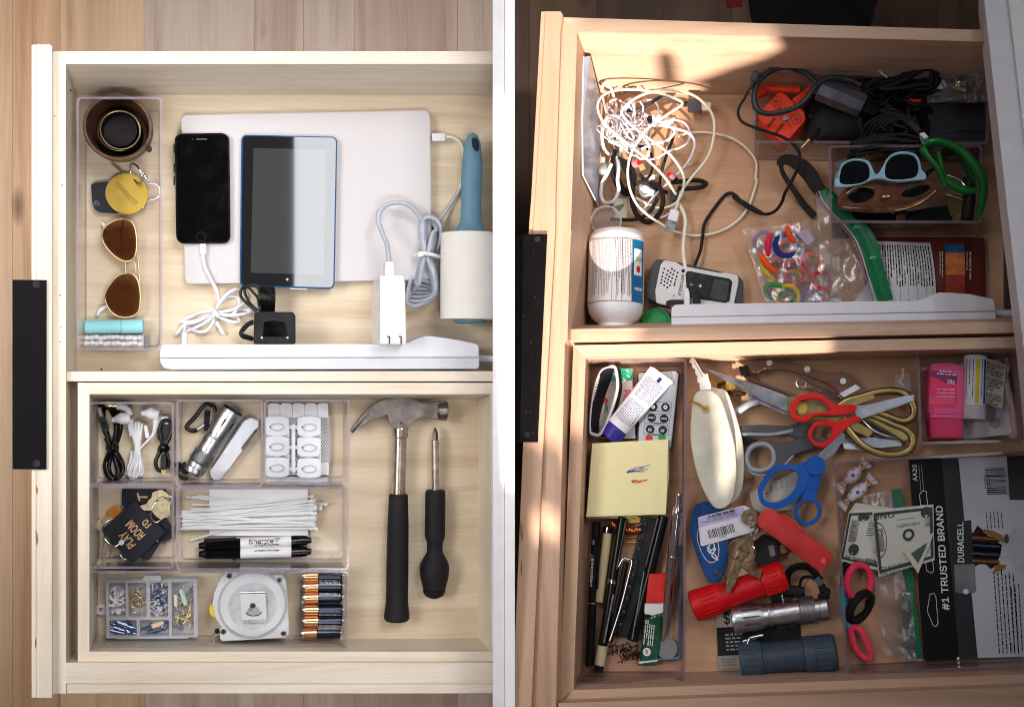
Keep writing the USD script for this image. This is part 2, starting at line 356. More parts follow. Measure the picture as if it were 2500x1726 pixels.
SHADED_PLANKS = [wood(f'shaded_plank_wood_{n}', l, d, 'y', 0.35, 0.4, knots=True, seed=k*2.7) for k, (n, l, d) in enumerate(
    [('umber', (112, 84, 64), (78, 56, 42)), ('walnut', (100, 74, 58), (66, 47, 37)), ('brown', (122, 92, 70), (84, 60, 45))])]  # same floor as PLANKS, its shade put into darker wood colours
WHITE_LAC = M('white_lacquer', (244, 244, 246), 0.35, var=0.01)
GREY_LAC = M('grey_lacquer', (228, 226, 233), 0.4, var=0.03)
BLACK_METAL = M('black_powder_metal', (9, 7, 8), 0.6, var=0.15, bump=0.1, bscale=2500, specular_ior_level=0.1)
SCREWM = M('dark_screw', (60, 56, 58), 0.3, 0.8)
STEEL = M('steel', (190, 190, 192), 0.25, 1.0, var=0.06)
DARK = M('dark_gap', (40, 30, 24), 0.8)

# ================================================================ the setting: floor, cabinet face and added divider
t = T('floor', kind='structure', at=(1250, 863), h=0, frame=ROOM)
F = ROOM
def floor_board(x0, x1, mat, y0=-1100, y1=2800):
    z = rng.uniform(-2, 0)
    t.add('plank', ext(P(x0+0.35, y0, x1-0.35, y0, x1-0.35, y1, x0+0.35, y1), -520-20, -120*0-520+z, b=0.6, steps=2), mat)
F = Flat(-330.0)
for x0, x1, k in [(-120-180*k, 60-180*k, k % 4) for k in range(1, 6)] + [(-120, 30, 1), (30, 147, 0), (147, 354, 1), (354, 622, 3), (622, 741, 2), (741, 866, 3), (866, 1117, 2), (1117, 1248, 3)]:
    floor_board(x0, x1, PLANKS[k])
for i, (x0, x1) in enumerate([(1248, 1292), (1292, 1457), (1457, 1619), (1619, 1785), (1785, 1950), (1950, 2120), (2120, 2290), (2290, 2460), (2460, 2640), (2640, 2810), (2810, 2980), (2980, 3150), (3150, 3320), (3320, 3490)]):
    floor_board(x0, x1, SHADED_PLANKS[(i*2) % 3])
t.add('subfloor', ext(P(-1050, -1150, 3500, -1150, 3500, 2850, -1050, 2850), -570, -543), DARK)
t = T('cabinet_panel', 'grey cabinet face with a tall white panel added between the two drawers', 'cabinet', at=(1230, 863), h=200, frame=F)
t.add('panel', ext(P(1232.5, -60, 1257, -60, 1257, 1790, 1232.5, 1790), -540, 600, b=1.5), WHITE_LAC)  # added white divider, no cabinet part; raised to shade the left drawer
t.add('face_frame', ext(P(1203, -60, 1232, -60, 1232, 1790, 1203, 1790), -540, 596, b=1.5), GREY_LAC)

# ================================================================ left drawer
def wall(rim_in, rim_out, floor_in, H, h0=0.0, drop=14.0):
    """board between an inner face (rim to floor) and an outer face, two pixel points each"""
    a, b, c = F.loc(rim_in, H), F.loc(rim_out, H), F.loc(floor_in, h0)
    o = b.copy(); o[:, 2] = h0 - drop; c2 = c.copy(); c2[:, 2] = h0 - drop
    return hullm(np.vstack([a, b, o, c, c2]))
F = LEFT; HL = 220.0
t = T('drawer', 'pale birch drawer with tidy contents and a black pull on its front', 'drawer', at=(640, 900))
t.add('floor_panel', ext(P(176, 222, 1214, 222, 1214, 945, 176, 945), -12, 0), PLY_X)
t.add('side_board', wall(P(161, 157, 1214, 157), P(161, 126, 1214, 126), P(186, 233, 1214, 233), HL), BIRCH_X)
t.add('side_board', wall(P(161, 1617, 1214, 1617), P(161, 1668, 1214, 1668), P(161, 1590, 1214, 1590), HL), BIRCH_X)
t.add('side_board', ext(P(161.5, 1669, 1214, 1669, 1214, 1692, 161.5, 1692), 60, HL-4, b=2), BIRCH_X)
t.add('back_board', wall(P(161, 126, 161, 1692), P(128.5, 126, 128.5, 1692), P(188, 200, 188, 1640), HL-1), BIRCH_Y)
fb = t.add('front_board', ext(P(88.5, 109, 121, 109, 127, 114, 127, 1703, 88.5, 1703), -90, HL+16, b=2), BIRCH_Y)
t.add('edge_strip', ext(P(77, 110, 88, 109, 88, 1703, 77, 1702), -90, HL+14, b=2), BIRCH_Y, parent=fb)
t.add('divider', ext(P(163, 907, 1214, 907, 1214, 931, 163, 931), -4, 205, b=1.5), BIRCH_X)
hd = t.add('handle', [ext(P(30.6, 683, 113, 684, 112.5, 1146, 31, 1145.5), HL+17, HL+23, b=1.2), ext(P(30.6, 683, 36, 683, 36, 1145, 31, 1145), HL-30, HL+17)], BLACK_METAL)
for q in (cN(131, 80), cN(130, 722)):
    t.add('screw', cat([disc(q, 8, HL+22.5, HL+25.5, b=2), disc(q, 3.4, HL+25.5, HL+26)]), SCREWM, parent=hd)
for q, z in ((P(172, 221), 150), (P(172, 983), 120), (cC(270, 1522), 0.0)):
    t.add('nail_hole', disc(q, 2.2, z, z+0.8), DARK)
CHIP = M('chip_brown', (146, 112, 86), 0.7)
for q in (cN(130, 800, 136, 815, 134, 835, 128, 818), cN(128, 960, 134, 975, 137, 1000, 131, 1015, 128, 990), cN(127, 1345, 131, 1365, 128, 1385, 125, 1365), cN(126, 250, 129, 300, 127, 330, 125, 290)): t.add('edge_chip', ext(q, HL+15, HL+16.6), CHIP)
for k in range(5): x, y = rng.uniform(132, 156), rng.uniform(200, 1600); t.add('dent', disc(P(x, y), rng.uniform(1.2, 2.4), HL-2, HL-0.6, n=5), CHIP)
HI = 200.0
t = T('insert_tray', 'shallow birch tray set into the lower half of the pale drawer', 'tray', at=(680, 1270), h=40)
t.add('floor_panel', ext(P(205, 940, 1190, 940, 1190, 1580, 205, 1580), 30, 40), PLY_X)
t.add('rail', wall(P(218, 962, 1199, 962), P(190, 934, 1214, 934), P(230, 975, 1170, 975), HI, 40, 8), BIRCH_X)
t.add('rail', wall(P(218, 1590, 1199, 1590), P(190, 1614, 1214, 1614), P(230, 1559, 1170, 1559), HI, 40, 8), BIRCH_X)
t.add('rail', wall(P(218, 962, 218, 1590), P(190, 934, 190, 1614), P(238, 975, 238, 1559), HI-1, 40, 8), BIRCH_Y)
t.add('rail', wall(P(1199, 962, 1199, 1590), P(1212, 934, 1212, 1614), P(1169, 975, 1169, 1559), HI-1, 40, 8), BIRCH_Y)

# ================================================================ right drawer
F = RIGHT; HR = 300.0
t = T('drawer', 'birch drawer tinted by warm light, with cluttered contents and a sunlit top corner', 'drawer', at=(1850, 800))
t.add('floor_panel', ext(P(1440, 200, 2450, 200, 2450, 860, 1440, 860), -12, 0), WARM_PLY)
t.add('side_board', wall(P(1409, 77, 1900, 88, 2470, 104)[[0, 2]], P(1370, 43, 2470, 76), P(1462, 227, 2440, 246), HR), WARM_X)
t.add('back_board', wall(P(1409, 77, 1396, 478, 1385, 830), P(1369.5, 43, 1357, 558, 1340, 880), P(1462, 227, 1452, 500, 1437, 830), HR-1), WARM_Y)
t.add('back_board', ext(P(1356.5, 560, 1395, 560, 1379, 840, 1357, 1740, 1297, 1740, 1326, 1104), 60, HR-2, b=2), WARM_Y)
fb = t.add('front_board', ext(P(1332, 28, 1369, 28, 1374, 36, 1368.5, 76, 1356, 480, 1355.5, 560, 1325, 1104, 1296.5, 1740, 1250, 1740, 1276, 1104, 1300, 575, 1307, 480), -60, HR+16, b=2), WARM_Y)
t.add('edge_strip', ext(P(1321, 29, 1331.5, 28, 1306.5, 480, 1299.5, 573, 1290, 573, 1297, 480), -60, HR+14, b=2), WARM_Y, parent=fb)
t.add('divider', wall(P(1388, 804, 2480, 785), P(1384, 834, 2480, 812), P(1400, 790, 2470, 770), 255, 0), WARM_X)
hd = t.add('handle', [ext(P(1252, 572, 1335, 572, 1312, 1079, 1252, 1079), HR+17, HR+23, b=1.2)], BLACK_METAL)
for q in (P(1312, 584), P(1287, 1059)):
    t.add('screw', cat([disc(q, 7, HR+22.5, HR+25.5, b=2), disc(q, 3, HR+25.5, HR+26)]), SCREWM, parent=hd)
DUST = M('dust_speck', (84, 80, 80), 0.8)
t.add('dust', [disc(P(rng.uniform(1262, 1322), rng.uniform(590, 1060)), rng.uniform(0.5, 1.1), HR+22.8, HR+23.5, n=4) for _ in range(22)], DUST, kind='stuff')
for q in (rn(40, 1010, 46, 1030, 48, 1060, 43, 1080, 38, 1050), rn(42, 1130, 46, 1160, 42, 1190, 39, 1160)): t.add('edge_chip', ext(q, HR+15, HR+16.8), CHIP)
HT = 240.0; HB = 70.0
t = T('insert_tray', 'birch tray tinted by warm light, set into the lower half of the cluttered drawer', 'tray', at=(1850, 1270), h=HB)
t.add('floor_panel', ext(P(1410, 860, 2540, 850, 2540, 1690, 1390, 1690), HB-10, HB), WARM_PLY)
t.add('rail', wall(P(1430, 872, 2530, 848), P(1400, 843, 2530, 821), P(1440, 890, 2520, 868), HT, HB, 8), WARM_X)
t.add('rail', wall(P(1400, 1684, 2540, 1644), P(1372, 1712, 2540, 1672), P(1410, 1648, 2530, 1612), HT, HB, 8), WARM_X)
t.add('rail', wall(P(1430, 872, 1400, 1684), P(1400, 843, 1366, 1712), P(1442, 885, 1418, 1650), HT-1, HB, 8), WARM_Y)
t = T('drawer_rail', 'warm-tinted birch lower side board of the cluttered drawer, at the bottom edge', 'board', at=(1850, 1720), h=100)
t.add('side_board', ext(P(1362, 1716, 2560, 1674, 2560, 1790, 1362, 1790), 60, HR-6, b=2), WARM_X)
t = T('cabinet_panel', 'white cabinet face beyond the right end of the cluttered drawer', 'cabinet', at=(2480, 400), h=200)
t.add('face_frame', ext(P(2403, -60, 2403, 0, 2458, 500, 2497, 830, 2530, 1150, 2600, 1150, 2540, 620, 2500, 332, 2461, 0, 2455, -60), 270, 340, b=1.5), GREY_LAC)
t.add('panel', ext(P(2456, -60, 2462, 0, 2501, 332, 2541, 620, 2601, 1150, 2700, 1150, 2700, -60), 270, 348, b=1.5), WHITE_LAC)

# sun screen: an added, unseen board whose cut-outs shape the light patches; the sun falls through it on the right drawer
F = RIGHT
sx = np.cross([0, 0, 1.0], SUN_DIR); sx /= np.linalg.norm(sx); sy = np.cross(SUN_DIR, sx)
SUN_C = SUN_TO + 1.15*SUN_DIR; SRC = SUN_TO + 6.0*SUN_DIR
def on_screen(px, h):
    w = RIGHT.world(RIGHT.loc(px, h))*S; d = SRC - w
    t = ((SUN_C - w) @ SUN_DIR)/(d @ SUN_DIR); q = w + t[:, None]*d - SUN_C
    return Polygon(np.stack([q @ sx, q @ sy], 1)).buffer(0)
wallh = lambda p: np.clip(300*(230-p[:, 1])/150, 0, 300)
q1 = P(1390, 60, 1400, 240, 1640, 206, 1690, 194, 1750, 170, 1800, 150, 1860, 132, 1905, 108, 1885, 72, 1700, 60)
q1b = P(1602, 135, 1612, 122, 1632, 120, 1648, 132, 1662, 215, 1612, 215)
holes = [on_screen(q1, wallh(q1)).difference(on_screen(q1b, wallh(q1b))),
         on_screen(P(1380, 225, 1720, 215, 1690, 330, 1630, 470, 1560, 590, 1530, 640, 1440, 640, 1380, 560), 70),
         on_screen(P(1250, -20, 1412, -20, 1398, 480, 1388, 790, 1372, 1100, 1250, 1020), 300),
         on_screen(P(1300, 1215, 1372, 1270, 1368, 1330, 1300, 1290), 300),
         on_screen(P(1380, 780, 2028, 770, 2028, 838, 1960, 862, 1850, 868, 1795, 900, 1835, 1150, 1760, 1260, 1740, 1000, 1690, 890, 1640, 905, 1640, 1080, 1550, 1120, 1420, 1010, 1385, 1010), 210)]
board = shapely.box(-0.62, -0.62, 0.62, 0.5).difference(shapely.union_all(holes))
path = numbered('/World/window_shutter'); mesh_ = cat(prism(board, -0.004, 0.004))
mesh_ = trimesh.Trimesh(SUN_C + mesh_.vertices[:, :1]*sx + mesh_.vertices[:, 1:2]*sy + mesh_.vertices[:, 2:]*SUN_DIR, mesh_.faces, process=False)
setdata(usdkit.mesh(stage, path, mesh_, BIRCH_Y).GetPrim(), kind='structure')
# ================================================================ everyday materials
CLEAR = clear('clear_acrylic', (0.992, 0.99, 0.993), 0.03, 0.9, ior=1.4, fk=0.3)
CLEAR_EDGE = clear('acrylic_edge', (0.95, 0.92, 0.958), 0.08, 1.0, haze=0.16, hazecol=(0.74, 0.68, 0.79), fk=1.0)
SMOKE = clear('smoky_acrylic', (0.962, 0.945, 0.955), 0.04, 0.9, ior=1.4, fk=0.35)
SMOKE_EDGE = clear('smoky_acrylic_edge', (0.84, 0.78, 0.82), 0.08, 1.0, haze=0.25, hazecol=(0.40, 0.32, 0.36), fk=0.7)
FILM = clear('plastic_film', (0.98, 0.98, 0.98), 0.22, 1.0, haze=0.045, hazecol=(0.75, 0.75, 0.77), bump=0.5, bscale=22.0, ior=1.5, fk=1.0)
FILM_GREY = clear('grey_plastic_film', (0.96, 0.96, 0.96), 0.12, 1.0, haze=0.07, hazecol=(0.6, 0.6, 0.62), bump=0.6, bscale=30.0, ior=1.5, fk=1.4)
FROST = clear('frosted_plastic', (0.95, 0.95, 0.97), 0.2, 0.9, haze=0.42, hazecol=(0.9, 0.9, 0.94), fk=0.5)
CLEARBOX = clear('clear_box_plastic', (0.97, 0.97, 0.98), 0.08, 1.0, haze=0.10, hazecol=(0.88, 0.88, 0.9), fk=0.6)
WHITE = M('white_plastic', (222, 222, 226), 0.35, var=0.03)
WHITE_SOFT = M('white_rubber', (226, 226, 230), 0.5, var=0.04)
IVORY = M('ivory_plastic', (226, 222, 208), 0.45, var=0.04)
BLACK = M('black_plastic', (12, 11, 12), 0.3, var=0.2, bump=0.05, specular_ior_level=0.35)
BLACK_GLOSS = M('black_gloss', (7, 7, 8), 0.09, var=0.02)
RUBBER = M('black_rubber', (21, 19, 24), 0.65, var=0.15, bump=0.2, bscale=1800, specular_ior_level=0.3)
INK = M('black_ink', (24, 24, 26), 0.6)
GREY_INK = M('grey_ink', (110, 110, 112), 0.6)
WHITE_INK = M('white_ink', (228, 228, 228), 0.6, var=0.03)
CHROME = M('chrome', (215, 215, 218), 0.12, 1.0, var=0.04)
SATIN = M('satin_steel', (196, 197, 200), 0.36, 1.0, var=0.08, scale=200)
BRASS = M('brass', (178, 148, 66), 0.4, 0.8, var=0.05, scale=60, bump=0.1, bscale=1500)
GOLD = M('gold_wire', (230, 210, 160), 0.3, 1.0, var=0.06)
COPPER = M('copper_jacket', (228, 176, 132), 0.28, 1.0, var=0.05)
PAPER = M('white_paper', (230, 230, 233), 0.75, var=0.02)
NAVY = M('navy_leather', (18, 20, 34), 0.5, var=0.12, bump=0.3, bscale=3000)
REDP = M('red_plastic', (206, 34, 30), 0.35, var=0.06)

# ================================================================ helpers for repeated kinds
def acrylic(label, rim, foot, h0, h1, group, name='clear_tray', wt=3.4, r=9):
    """open clear tray: rim outline (pixels at h1) and bottom outline (pixels at h0)"""
    t = T(name, label, 'tray', at=np.mean(rim, 0), h=h0, group=group)
    body_, edge_ = (CLEAR, CLEAR_EDGE) if F is LEFT else (SMOKE, SMOKE_EDGE)
    if F is RIGHT: wt = 4.6
    a, b = F.loc(rim, h1)[:, :2], F.loc(foot, h0)[:, :2]
    def ring(g): 
        g = Polygon(g).buffer(-r).buffer(r, 4); c = np.array(g.exterior.coords)[:-1]; return g
    ga, gb = ring(a), ring(b)
    n = 64
    def samp(g, d):
        e = g.buffer(-d).exterior if d else g.exterior
        c = np.array(e.coords); ctr = np.array(g.centroid.coords[0])
        an = np.arctan2(*(c[:-1]-ctr).T[::-1]); k = np.argmin(np.abs(an-(-math.pi*0.75))); c = np.vstack([c[k:-1], c[:k+1]])
        l = np.r_[0, np.cumsum(np.linalg.norm(np.diff(c, axis=0), axis=1))]
        # sample corners evenly: by angle
        an = np.unwrap(np.arctan2(*(c-ctr).T[::-1]))
        if an[-1] < an[0]: c = c[::-1]; an = an[::-1]
        tgt = an[0] + np.linspace(0, 2*math.pi, n, endpoint=False)
        return np.stack([np.interp(tgt, an, c[:, 0]), np.interp(tgt, an, c[:, 1])], 1)
    lv = [(samp(gb, 0), h0), (samp(ga, 0), h1-4), (samp(ga, wt), h1-4), (samp(gb, wt), h0+4)]
    v = np.vstack([np.c_[p, np.full(n, z)] for p, z in lv]); fs = []
    for i in range(3):
        for k in range(n):
            l = (k+1) % n; fs += [[i*n+k, i*n+l, (i+1)*n+l], [i*n+k, (i+1)*n+l, (i+1)*n+k]]
    v = np.vstack([v, [*np.array(gb.centroid.coords[0]), h0], [*np.array(gb.centroid.coords[0]), h0+4]])
    for k in range(n):
        l = (k+1) % n; fs += [[4*n, l, k], [4*n+1, 3*n+k, 3*n+l]]
    t.add('tray_body', trimesh.Trimesh(v, np.array(fs), process=False), body_)
    t.add('rim', prism(ga.buffer(0.8).difference(ga.buffer(-wt-0.6)), h1-4.5, h1), edge_)
    fl = gb.difference(gb.buffer(-2.2)); t.add('base_edge', prism(fl, h0+0.5, h0+5.0), edge_)
    return t
def quad(x0, y0, x1, y1): return P(x0, y0, x1, y0, x1, y1, x0, y1)
def coil(t, name, pxs, h, r, mat, closed=True, n=7, parent=None, jit=0.0):
    p = F.loc(pxs, h)
    if jit: p = p + nrg.normal(0, jit, p.shape)
    return t.add(name, tube(p, r, n, closed), mat, parent, smooth=True)
def fineprint(t, p0, p1, z, width, rows, pitch, thick, mat=INK, seed=0, name='fine_print', **kw):
    t.add(name, lay(dashes(rows, width, pitch, thick, seed, **kw), p0, p1, z), mat)

# ================================================================ LEFT DRAWER, upper half
F = LEFT
acrylic('long narrow clear tray along the left wall of the pale drawer', quad(188, 238, 395, 854), quad(209, 270, 391, 846), 2, 142, None)

WALNUT = wood('walnut_cup', (96, 64, 46), (52, 32, 22), 'x', 1.6, 0.4)
t = T('wooden_cup', 'round dark walnut cup at the top of the long clear tray', 'cup', at=cA(920, 1000), h=6)
c = F.loc(cA(918, 990), 118)[0]; c0 = c.copy(); c0[2] = 6
t.add('cup_body', lathe(c0, c, [(0, 58), (0.25, 66), (0.6, 74), (0.95, 77), (1.0, 76), (1.005, 72), (0.99, 69), (0.5, 62), (0.2, 56)], 40), WALNUT, smooth=40)
q = F.loc(cA(1160, 1165), 70)[0]; t.add('handle', lathe(q-[0, 0, 10], q+[0, 0, 14], [(0, 6), (0.8, 8), (1, 6)], 12), WALNUT, smooth=40)
t = T('leather_roll', 'dark leather strap rolled up inside the walnut cup, two pale edges showing', 'strap', at=cA(935, 1015), h=30)
LEA = M('dark_leather', (24, 15, 20), 0.6, var=0.15, bump=0.2, specular_ior_level=0.2)
for k, (cx, cy, r, z) in enumerate(((938, 1016, 45, 100), (930, 1022, 47, 82))):
    c = F.loc(cA(cx, cy), z)[0]; c0 = c.copy(); c0[2] = 24
    t.add('coil', lathe(c0, c, [(0, r), (1, r), (1, r-3), (0.05, r-4)], 40), LEA, smooth=40)
    t.add('pale_edge', tube(c + np.stack([np.cos(a := np.linspace(0, 2*math.pi, 40, endpoint=False))*(r-1), np.sin(a)*(r-1), np.zeros(40)+1], 1), 1.7, 6, True, 0), GOLD)
c = F.loc(cA(930, 1010), 60)[0]; t.add('coil', lathe(c-[0, 0, 30], c, [(0, 40), (1, 40), (1, 26), (0.9, 2)], 32), LEA, smooth=40)

t = T('key_ring', 'round brass disc with a stamped word, on key rings with a navy leather fob', 'key ring', at=cB(610, 1190), h=6)
t.add('leather_fob', ext(cB(195, 1085, 240, 1062, 420, 1045, 560, 1060, 560, 1400, 470, 1412, 290, 1398, 235, 1360, 212, 1290), 8, 20, r=6, b=3), NAVY)
t.add('snap', disc(cB(262, 1298), 6.5, 20, 23.5, b=2), CHROME)
ds = t.add('brass_disc', disc(cB(608, 1190), 48, 22, 27, n=64, b=1.2), BRASS)
t.add('stamped_word', text('FEMINIST', cB(470, 1085), cB(700, 1330), 11, 26.8, depth=0.5), M('stamped_brass', (104, 76, 26), 0.6, 0.3), parent=ds)
def ring3(c, r, ax, w, n=36):
    """wire ring through c with radii r in the directions of two vectors"""
    a = np.linspace(0, 2*math.pi, n, endpoint=False)[:, None]
    return tube(c + np.cos(a)*ax[0]*r + np.sin(a)*ax[1]*r, w, 7, True, 0)
c = F.loc(cB(715, 960), 42)[0]; t.add('split_ring', ring3(c, 25, (np.array([0.45, -0.89, 0.1]), np.array([0.42, 0.2, 0.75])), 2.6), CHROME, smooth=True)
c = F.loc(cB(900, 1165), 20)[0]; t.add('split_ring', ring3(c, 19, (np.array([0.9, -.3, 0.2]), np.array([0.3, 0.95, 0.1])), 1.5), CHROME, smooth=True)
for q in (cB(790, 960), cB(815, 985), cB(830, 1010)): t.add('chain_link', ball(F.loc(q, 32)[0], 4.5, 2, (1, 1, 0.7)), CHROME, smooth=True)
t.add('key_shaft', cord(cB(430, 840, 560, 950), 16, 2.0, sm=0), BRASS)
t.add('chain_link', cord(cB(780, 1010, 830, 1080, 850, 1110), 26, 2.0), CHROME)
for q in (cB(820, 1310), cB(800, 1345)): t.add('small_charm', ball(F.loc(q, 18)[0], 5, 2), CHROME, smooth=True)

LENS = clear('brown_lens', (0.60, 0.43, 0.27), 0.04, 1.0, haze=0.05, hazecol=(0.12, 0.08, 0.05))
t = T('sunglasses', 'gold aviator sunglasses with brown lenses lying upright in the long clear tray', 'sunglasses', at=cC(490, 540), h=6)
L1 = cC(455, 62, 540, 75, 590, 130, 612, 250, 608, 380, 570, 455, 500, 472, 410, 430, 320, 340, 275, 240, 290, 160, 355, 95)
L2 = cC(510, 588, 575, 600, 625, 660, 648, 780, 645, 900, 620, 975, 540, 1015, 430, 1008, 345, 940, 305, 840, 315, 760, 380, 660, 440, 605)
for Lp in (L1, L2):
    g = poly(Lp, 30, smooth=4)
    ln = t.add('lens', ext(g, 29, 31), LENS)
    t.add('lens_rim', tube(np.c_[np.array(g.exterior.coords)[:-1:2], np.full(len(np.array(g.exterior.coords)[:-1:2]), 30.5)], 1.7, 7, True, 0), GOLD, parent=ln, smooth=True)
t.add('bridge', cord(cC(550, 475, 585, 480, 597, 530, 585, 578, 550, 590), 31, 1.4), GOLD)
t.add('bridge', cord(cC(500, 475, 500, 588), 32, 1.5, sm=0), GOLD)
t.add('nose_pad', [ball(F.loc(cC(498, 510), 26)[0], 4, 2, (0.6, 1.4, 0.6)), ball(F.loc(cC(450, 575), 26)[0], 4, 2, (0.6, 1.4, 0.6))], CLEARBOX)
t.add('temple', cord(cC(480, 65, 470, 200, 490, 460, 520, 500), (24, 14, 12, 12), 1.6), GOLD)
t.add('temple', cord(cC(600, 200, 622, 430, 640, 690), (22, 14, 14), 1.5), GOLD)
t.add('temple_tip', tube(F.loc(cC(275, 90, 300, 130, 330, 170), (14, 14, 15)), (2, 5, 3), 8, flat=0.6), WHITE_SOFT, smooth=True)
t.add('temple_tip', tube(F.loc(cC(230, 1000, 255, 950, 330, 900), (14, 14, 16)), (2, 6, 4), 8, flat=0.6), WHITE_SOFT, smooth=True)

t = T('lip_balm', 'light aqua cylindrical stick at the bottom of the long clear tray', 'lip balm', at=cC(395, 1110), h=6)
a, b = F.loc(cC(112, 1110), 24)[0], F.loc(cC(680, 1104), 24)[0]
AQUA = M('aqua_plastic', (150, 214, 222), 0.35, var=0.02)
t.add('tube_body', lathe(a, b, [(0, 14), (0.01, 16.5), (0.62, 16.5)], 28), AQUA, smooth=40)
t.add('cap', lathe(a, b, [(0.625, 16.5), (0.63, 17), (0.985, 17), (1, 15)], 28), AQUA, smooth=40)
t = T('mint_box', 'small clear box of white mints below the aqua stick', 'mint box', at=cC(410, 1240), h=6)
t.add('box', ext(cC(100, 1178, 735, 1185, 740, 1310, 100, 1308), 6, 40, r=2), CLEARBOX)
t.add('white_liner', ext(cC(106, 1184, 684, 1188, 684, 1302, 106, 1302), 7, 10), PAPER)
MINT = M('mint_white', (238, 236, 236), 0.4, var=0.03)
for k in range(26):
    q = cC(130 + (k % 13)*43 + rng.uniform(-8, 8), 1215 + (k//13)*56 + rng.uniform(-8, 8))
    t.add('mint', ball(F.loc(q, 26 + 8*rng.random())[0], 6.0, 2, (1.2, 0.9, 0.9)), MINT, smooth=True)
t.add('lid', ext(cC(690, 1180, 735, 1185, 740, 1310, 690, 1308), 36, 42), CLEARBOX)

ALU = M('laptop_shell', (200, 196, 198), 0.42, var=0.02, scale=8)
t = T('laptop', 'closed pale silver laptop lying under the phone and the tablet', 'laptop', at=P(745, 480), h=0)
t.add('base', ext(P(441, 281, 1050, 269, 1055, 682, 452, 694), 4, 16, r=16, b=4), ALU)
t.add('lid', ext(P(442, 282, 1050, 270, 1055, 683, 452, 694), 17, 30, r=16, b=4), ALU)
for q in (P(480, 300), P(1030, 660)): t.add('rubber_foot', disc(q, 5, 0, 4), RUBBER)

t = T('phone', 'black smartphone with a round home button, plugged into a white cable', 'phone', at=P(495, 460), h=31)
B = P(426, 326, 560, 325, 563, 594, 430, 595)
t.add('body', ext(B, 31, 43.5, r=18, b=4), M('phone_black', (14, 14, 15), 0.2, var=0.1))
g = poly(B, 44, 18).buffer(-4); t.add('screen_glass', ext(g, 43.4, 44.2), BLACK_GLOSS)
t.add('earpiece', bar(cB(1408, 565)[0], cB(1522, 565)[0], 2.6, 44.2, 44.7, r=1), M('earpiece_grey', (90, 90, 94), 0.5))
t.add('camera_lens', disc(cB(1362, 565), 2.2, 44.2, 44.6), M('lens_blue', (26, 28, 50), 0.2))
hb = t.add('home_button', disc(cE(368, 460), 11, 44.2, 44.7, hole=0), BLACK_GLOSS)
t.add('button_ring', disc(cE(368, 460), 11.6, 44.3, 44.9, hole=10.6), M('ring_grey', (60, 60, 62), 0.2, 0.8), parent=hb)
for y in (400, 430, 352): t.add('side_button', ext(P(423.5, y, 427, y, 427, y+22, 423.5, y+22), 35, 41), BLACK)

BLUE = M('blue_plastic', (26, 84, 132), 0.3, var=0.05)
GLASS = usdkit.material(stage, '/World/Looks/tablet_glass', {'p': ('principled_bsdf', {'base_color': lin((22, 20, 21)), 'roughness': 0.03, 'ior': 2.6, 'coat_weight': 0.6, 'coat_roughness': 0.02})}, [], surface='p.BSDF')
GLASS2 = usdkit.material(stage, '/World/Looks/tablet_screen', {'p': ('principled_bsdf', {'base_color': lin((62, 62, 63)), 'roughness': 0.04, 'ior': 2.6, 'coat_weight': 0.8, 'coat_roughness': 0.02})}, [], surface='p.BSDF')
t = T('tablet', 'small tablet with a bright blue edge, half its dark screen mirroring a bright window', 'tablet', at=P(700, 515), h=31)
B = P(589, 329, 824, 334, 817, 706, 585, 700)
t.add('shell', ext(B, 31, 48, r=13, b=4), BLUE)
t.add('bezel', ext(poly(P(592.5, 332, 820.5, 337, 813.5, 702, 588.5, 696.5), 50, 11), 47, 50, b=1), GLASS)
t.add('screen', ext(P(619, 362, 796, 366, 790, 671, 612, 666), 49.8, 50.4), GLASS2)
t.add('camera_lens', disc(cE(1068, 806), 2.8, 50.0, 50.6), CHROME)
t.add('port_cover', ext(cE(1090, 876, 1232, 882, 1232, 889, 1090, 884), 38, 44), GREY_LAC)

CABLEW = M('white_cable', (226, 227, 235), 0.45, var=0.03)
t = T('charging_cable', 'white phone cable tied in a loose bundle below the phone', 'cable', at=cC(1370, 960), h=2)
t.add('phone_plug', ext(cC(1228, 300, 1292, 302, 1290, 402, 1230, 402), 34, 42, r=3, b=2), WHITE)
t.add('strain_relief', cord(cC(1262, 400, 1266, 475), (38, 36), (5, 4), sm=0), WHITE)
t.add('cable', cord(cC(1262, 440, 1285, 540, 1350, 670, 1400, 770, 1415, 860, 1395, 920, 1370, 970), (38, 38, 38, 32, 20, 18, 22), 4.2), CABLEW, smooth=True)
loops = [cC(1375, 960, 1440, 850, 1540, 760, 1630, 745, 1690, 800, 1650, 880, 1560, 940, 1400, 970),
         cC(1375, 965, 1440, 860, 1520, 815, 1600, 830, 1610, 900, 1540, 990, 1400, 985),
         cC(1375, 970, 1500, 960, 1640, 945, 1730, 955, 1650, 985, 1500, 1000, 1380, 985),
         cC(1380, 985, 1500, 1000, 1600, 1020, 1605, 1060, 1540, 1060, 1430, 1020),
         cC(1370, 960, 1250, 965, 1140, 1010, 1050, 1055, 1150, 1060, 1280, 1020, 1370, 985),
         cC(1365, 985, 1200, 1060, 1080, 1090, 1010, 1170, 1000, 1190, 1080, 1160, 1240, 1090, 1370, 1000),
         cC(1380, 990, 1350, 1080, 1280, 1155, 1180, 1150, 1110, 1110)]
for k, lp in enumerate(loops):
    zz = [12 + 10*math.sin(i*1.3+k) for i in range(len(lp))]
    t.add('cable_loop', cord(lp, zz, 4.0, closed=(k < 6)), CABLEW, smooth=True)
t.add('cable_tie', cord(cC(1340, 930, 1380, 960, 1410, 1010), 28, 5, sm=3), WHITE_SOFT, smooth=True)
t.add('cable_tie', cord(cC(1390, 1060, 1460, 1180), (18, 10), 4.5, sm=0), WHITE_SOFT)
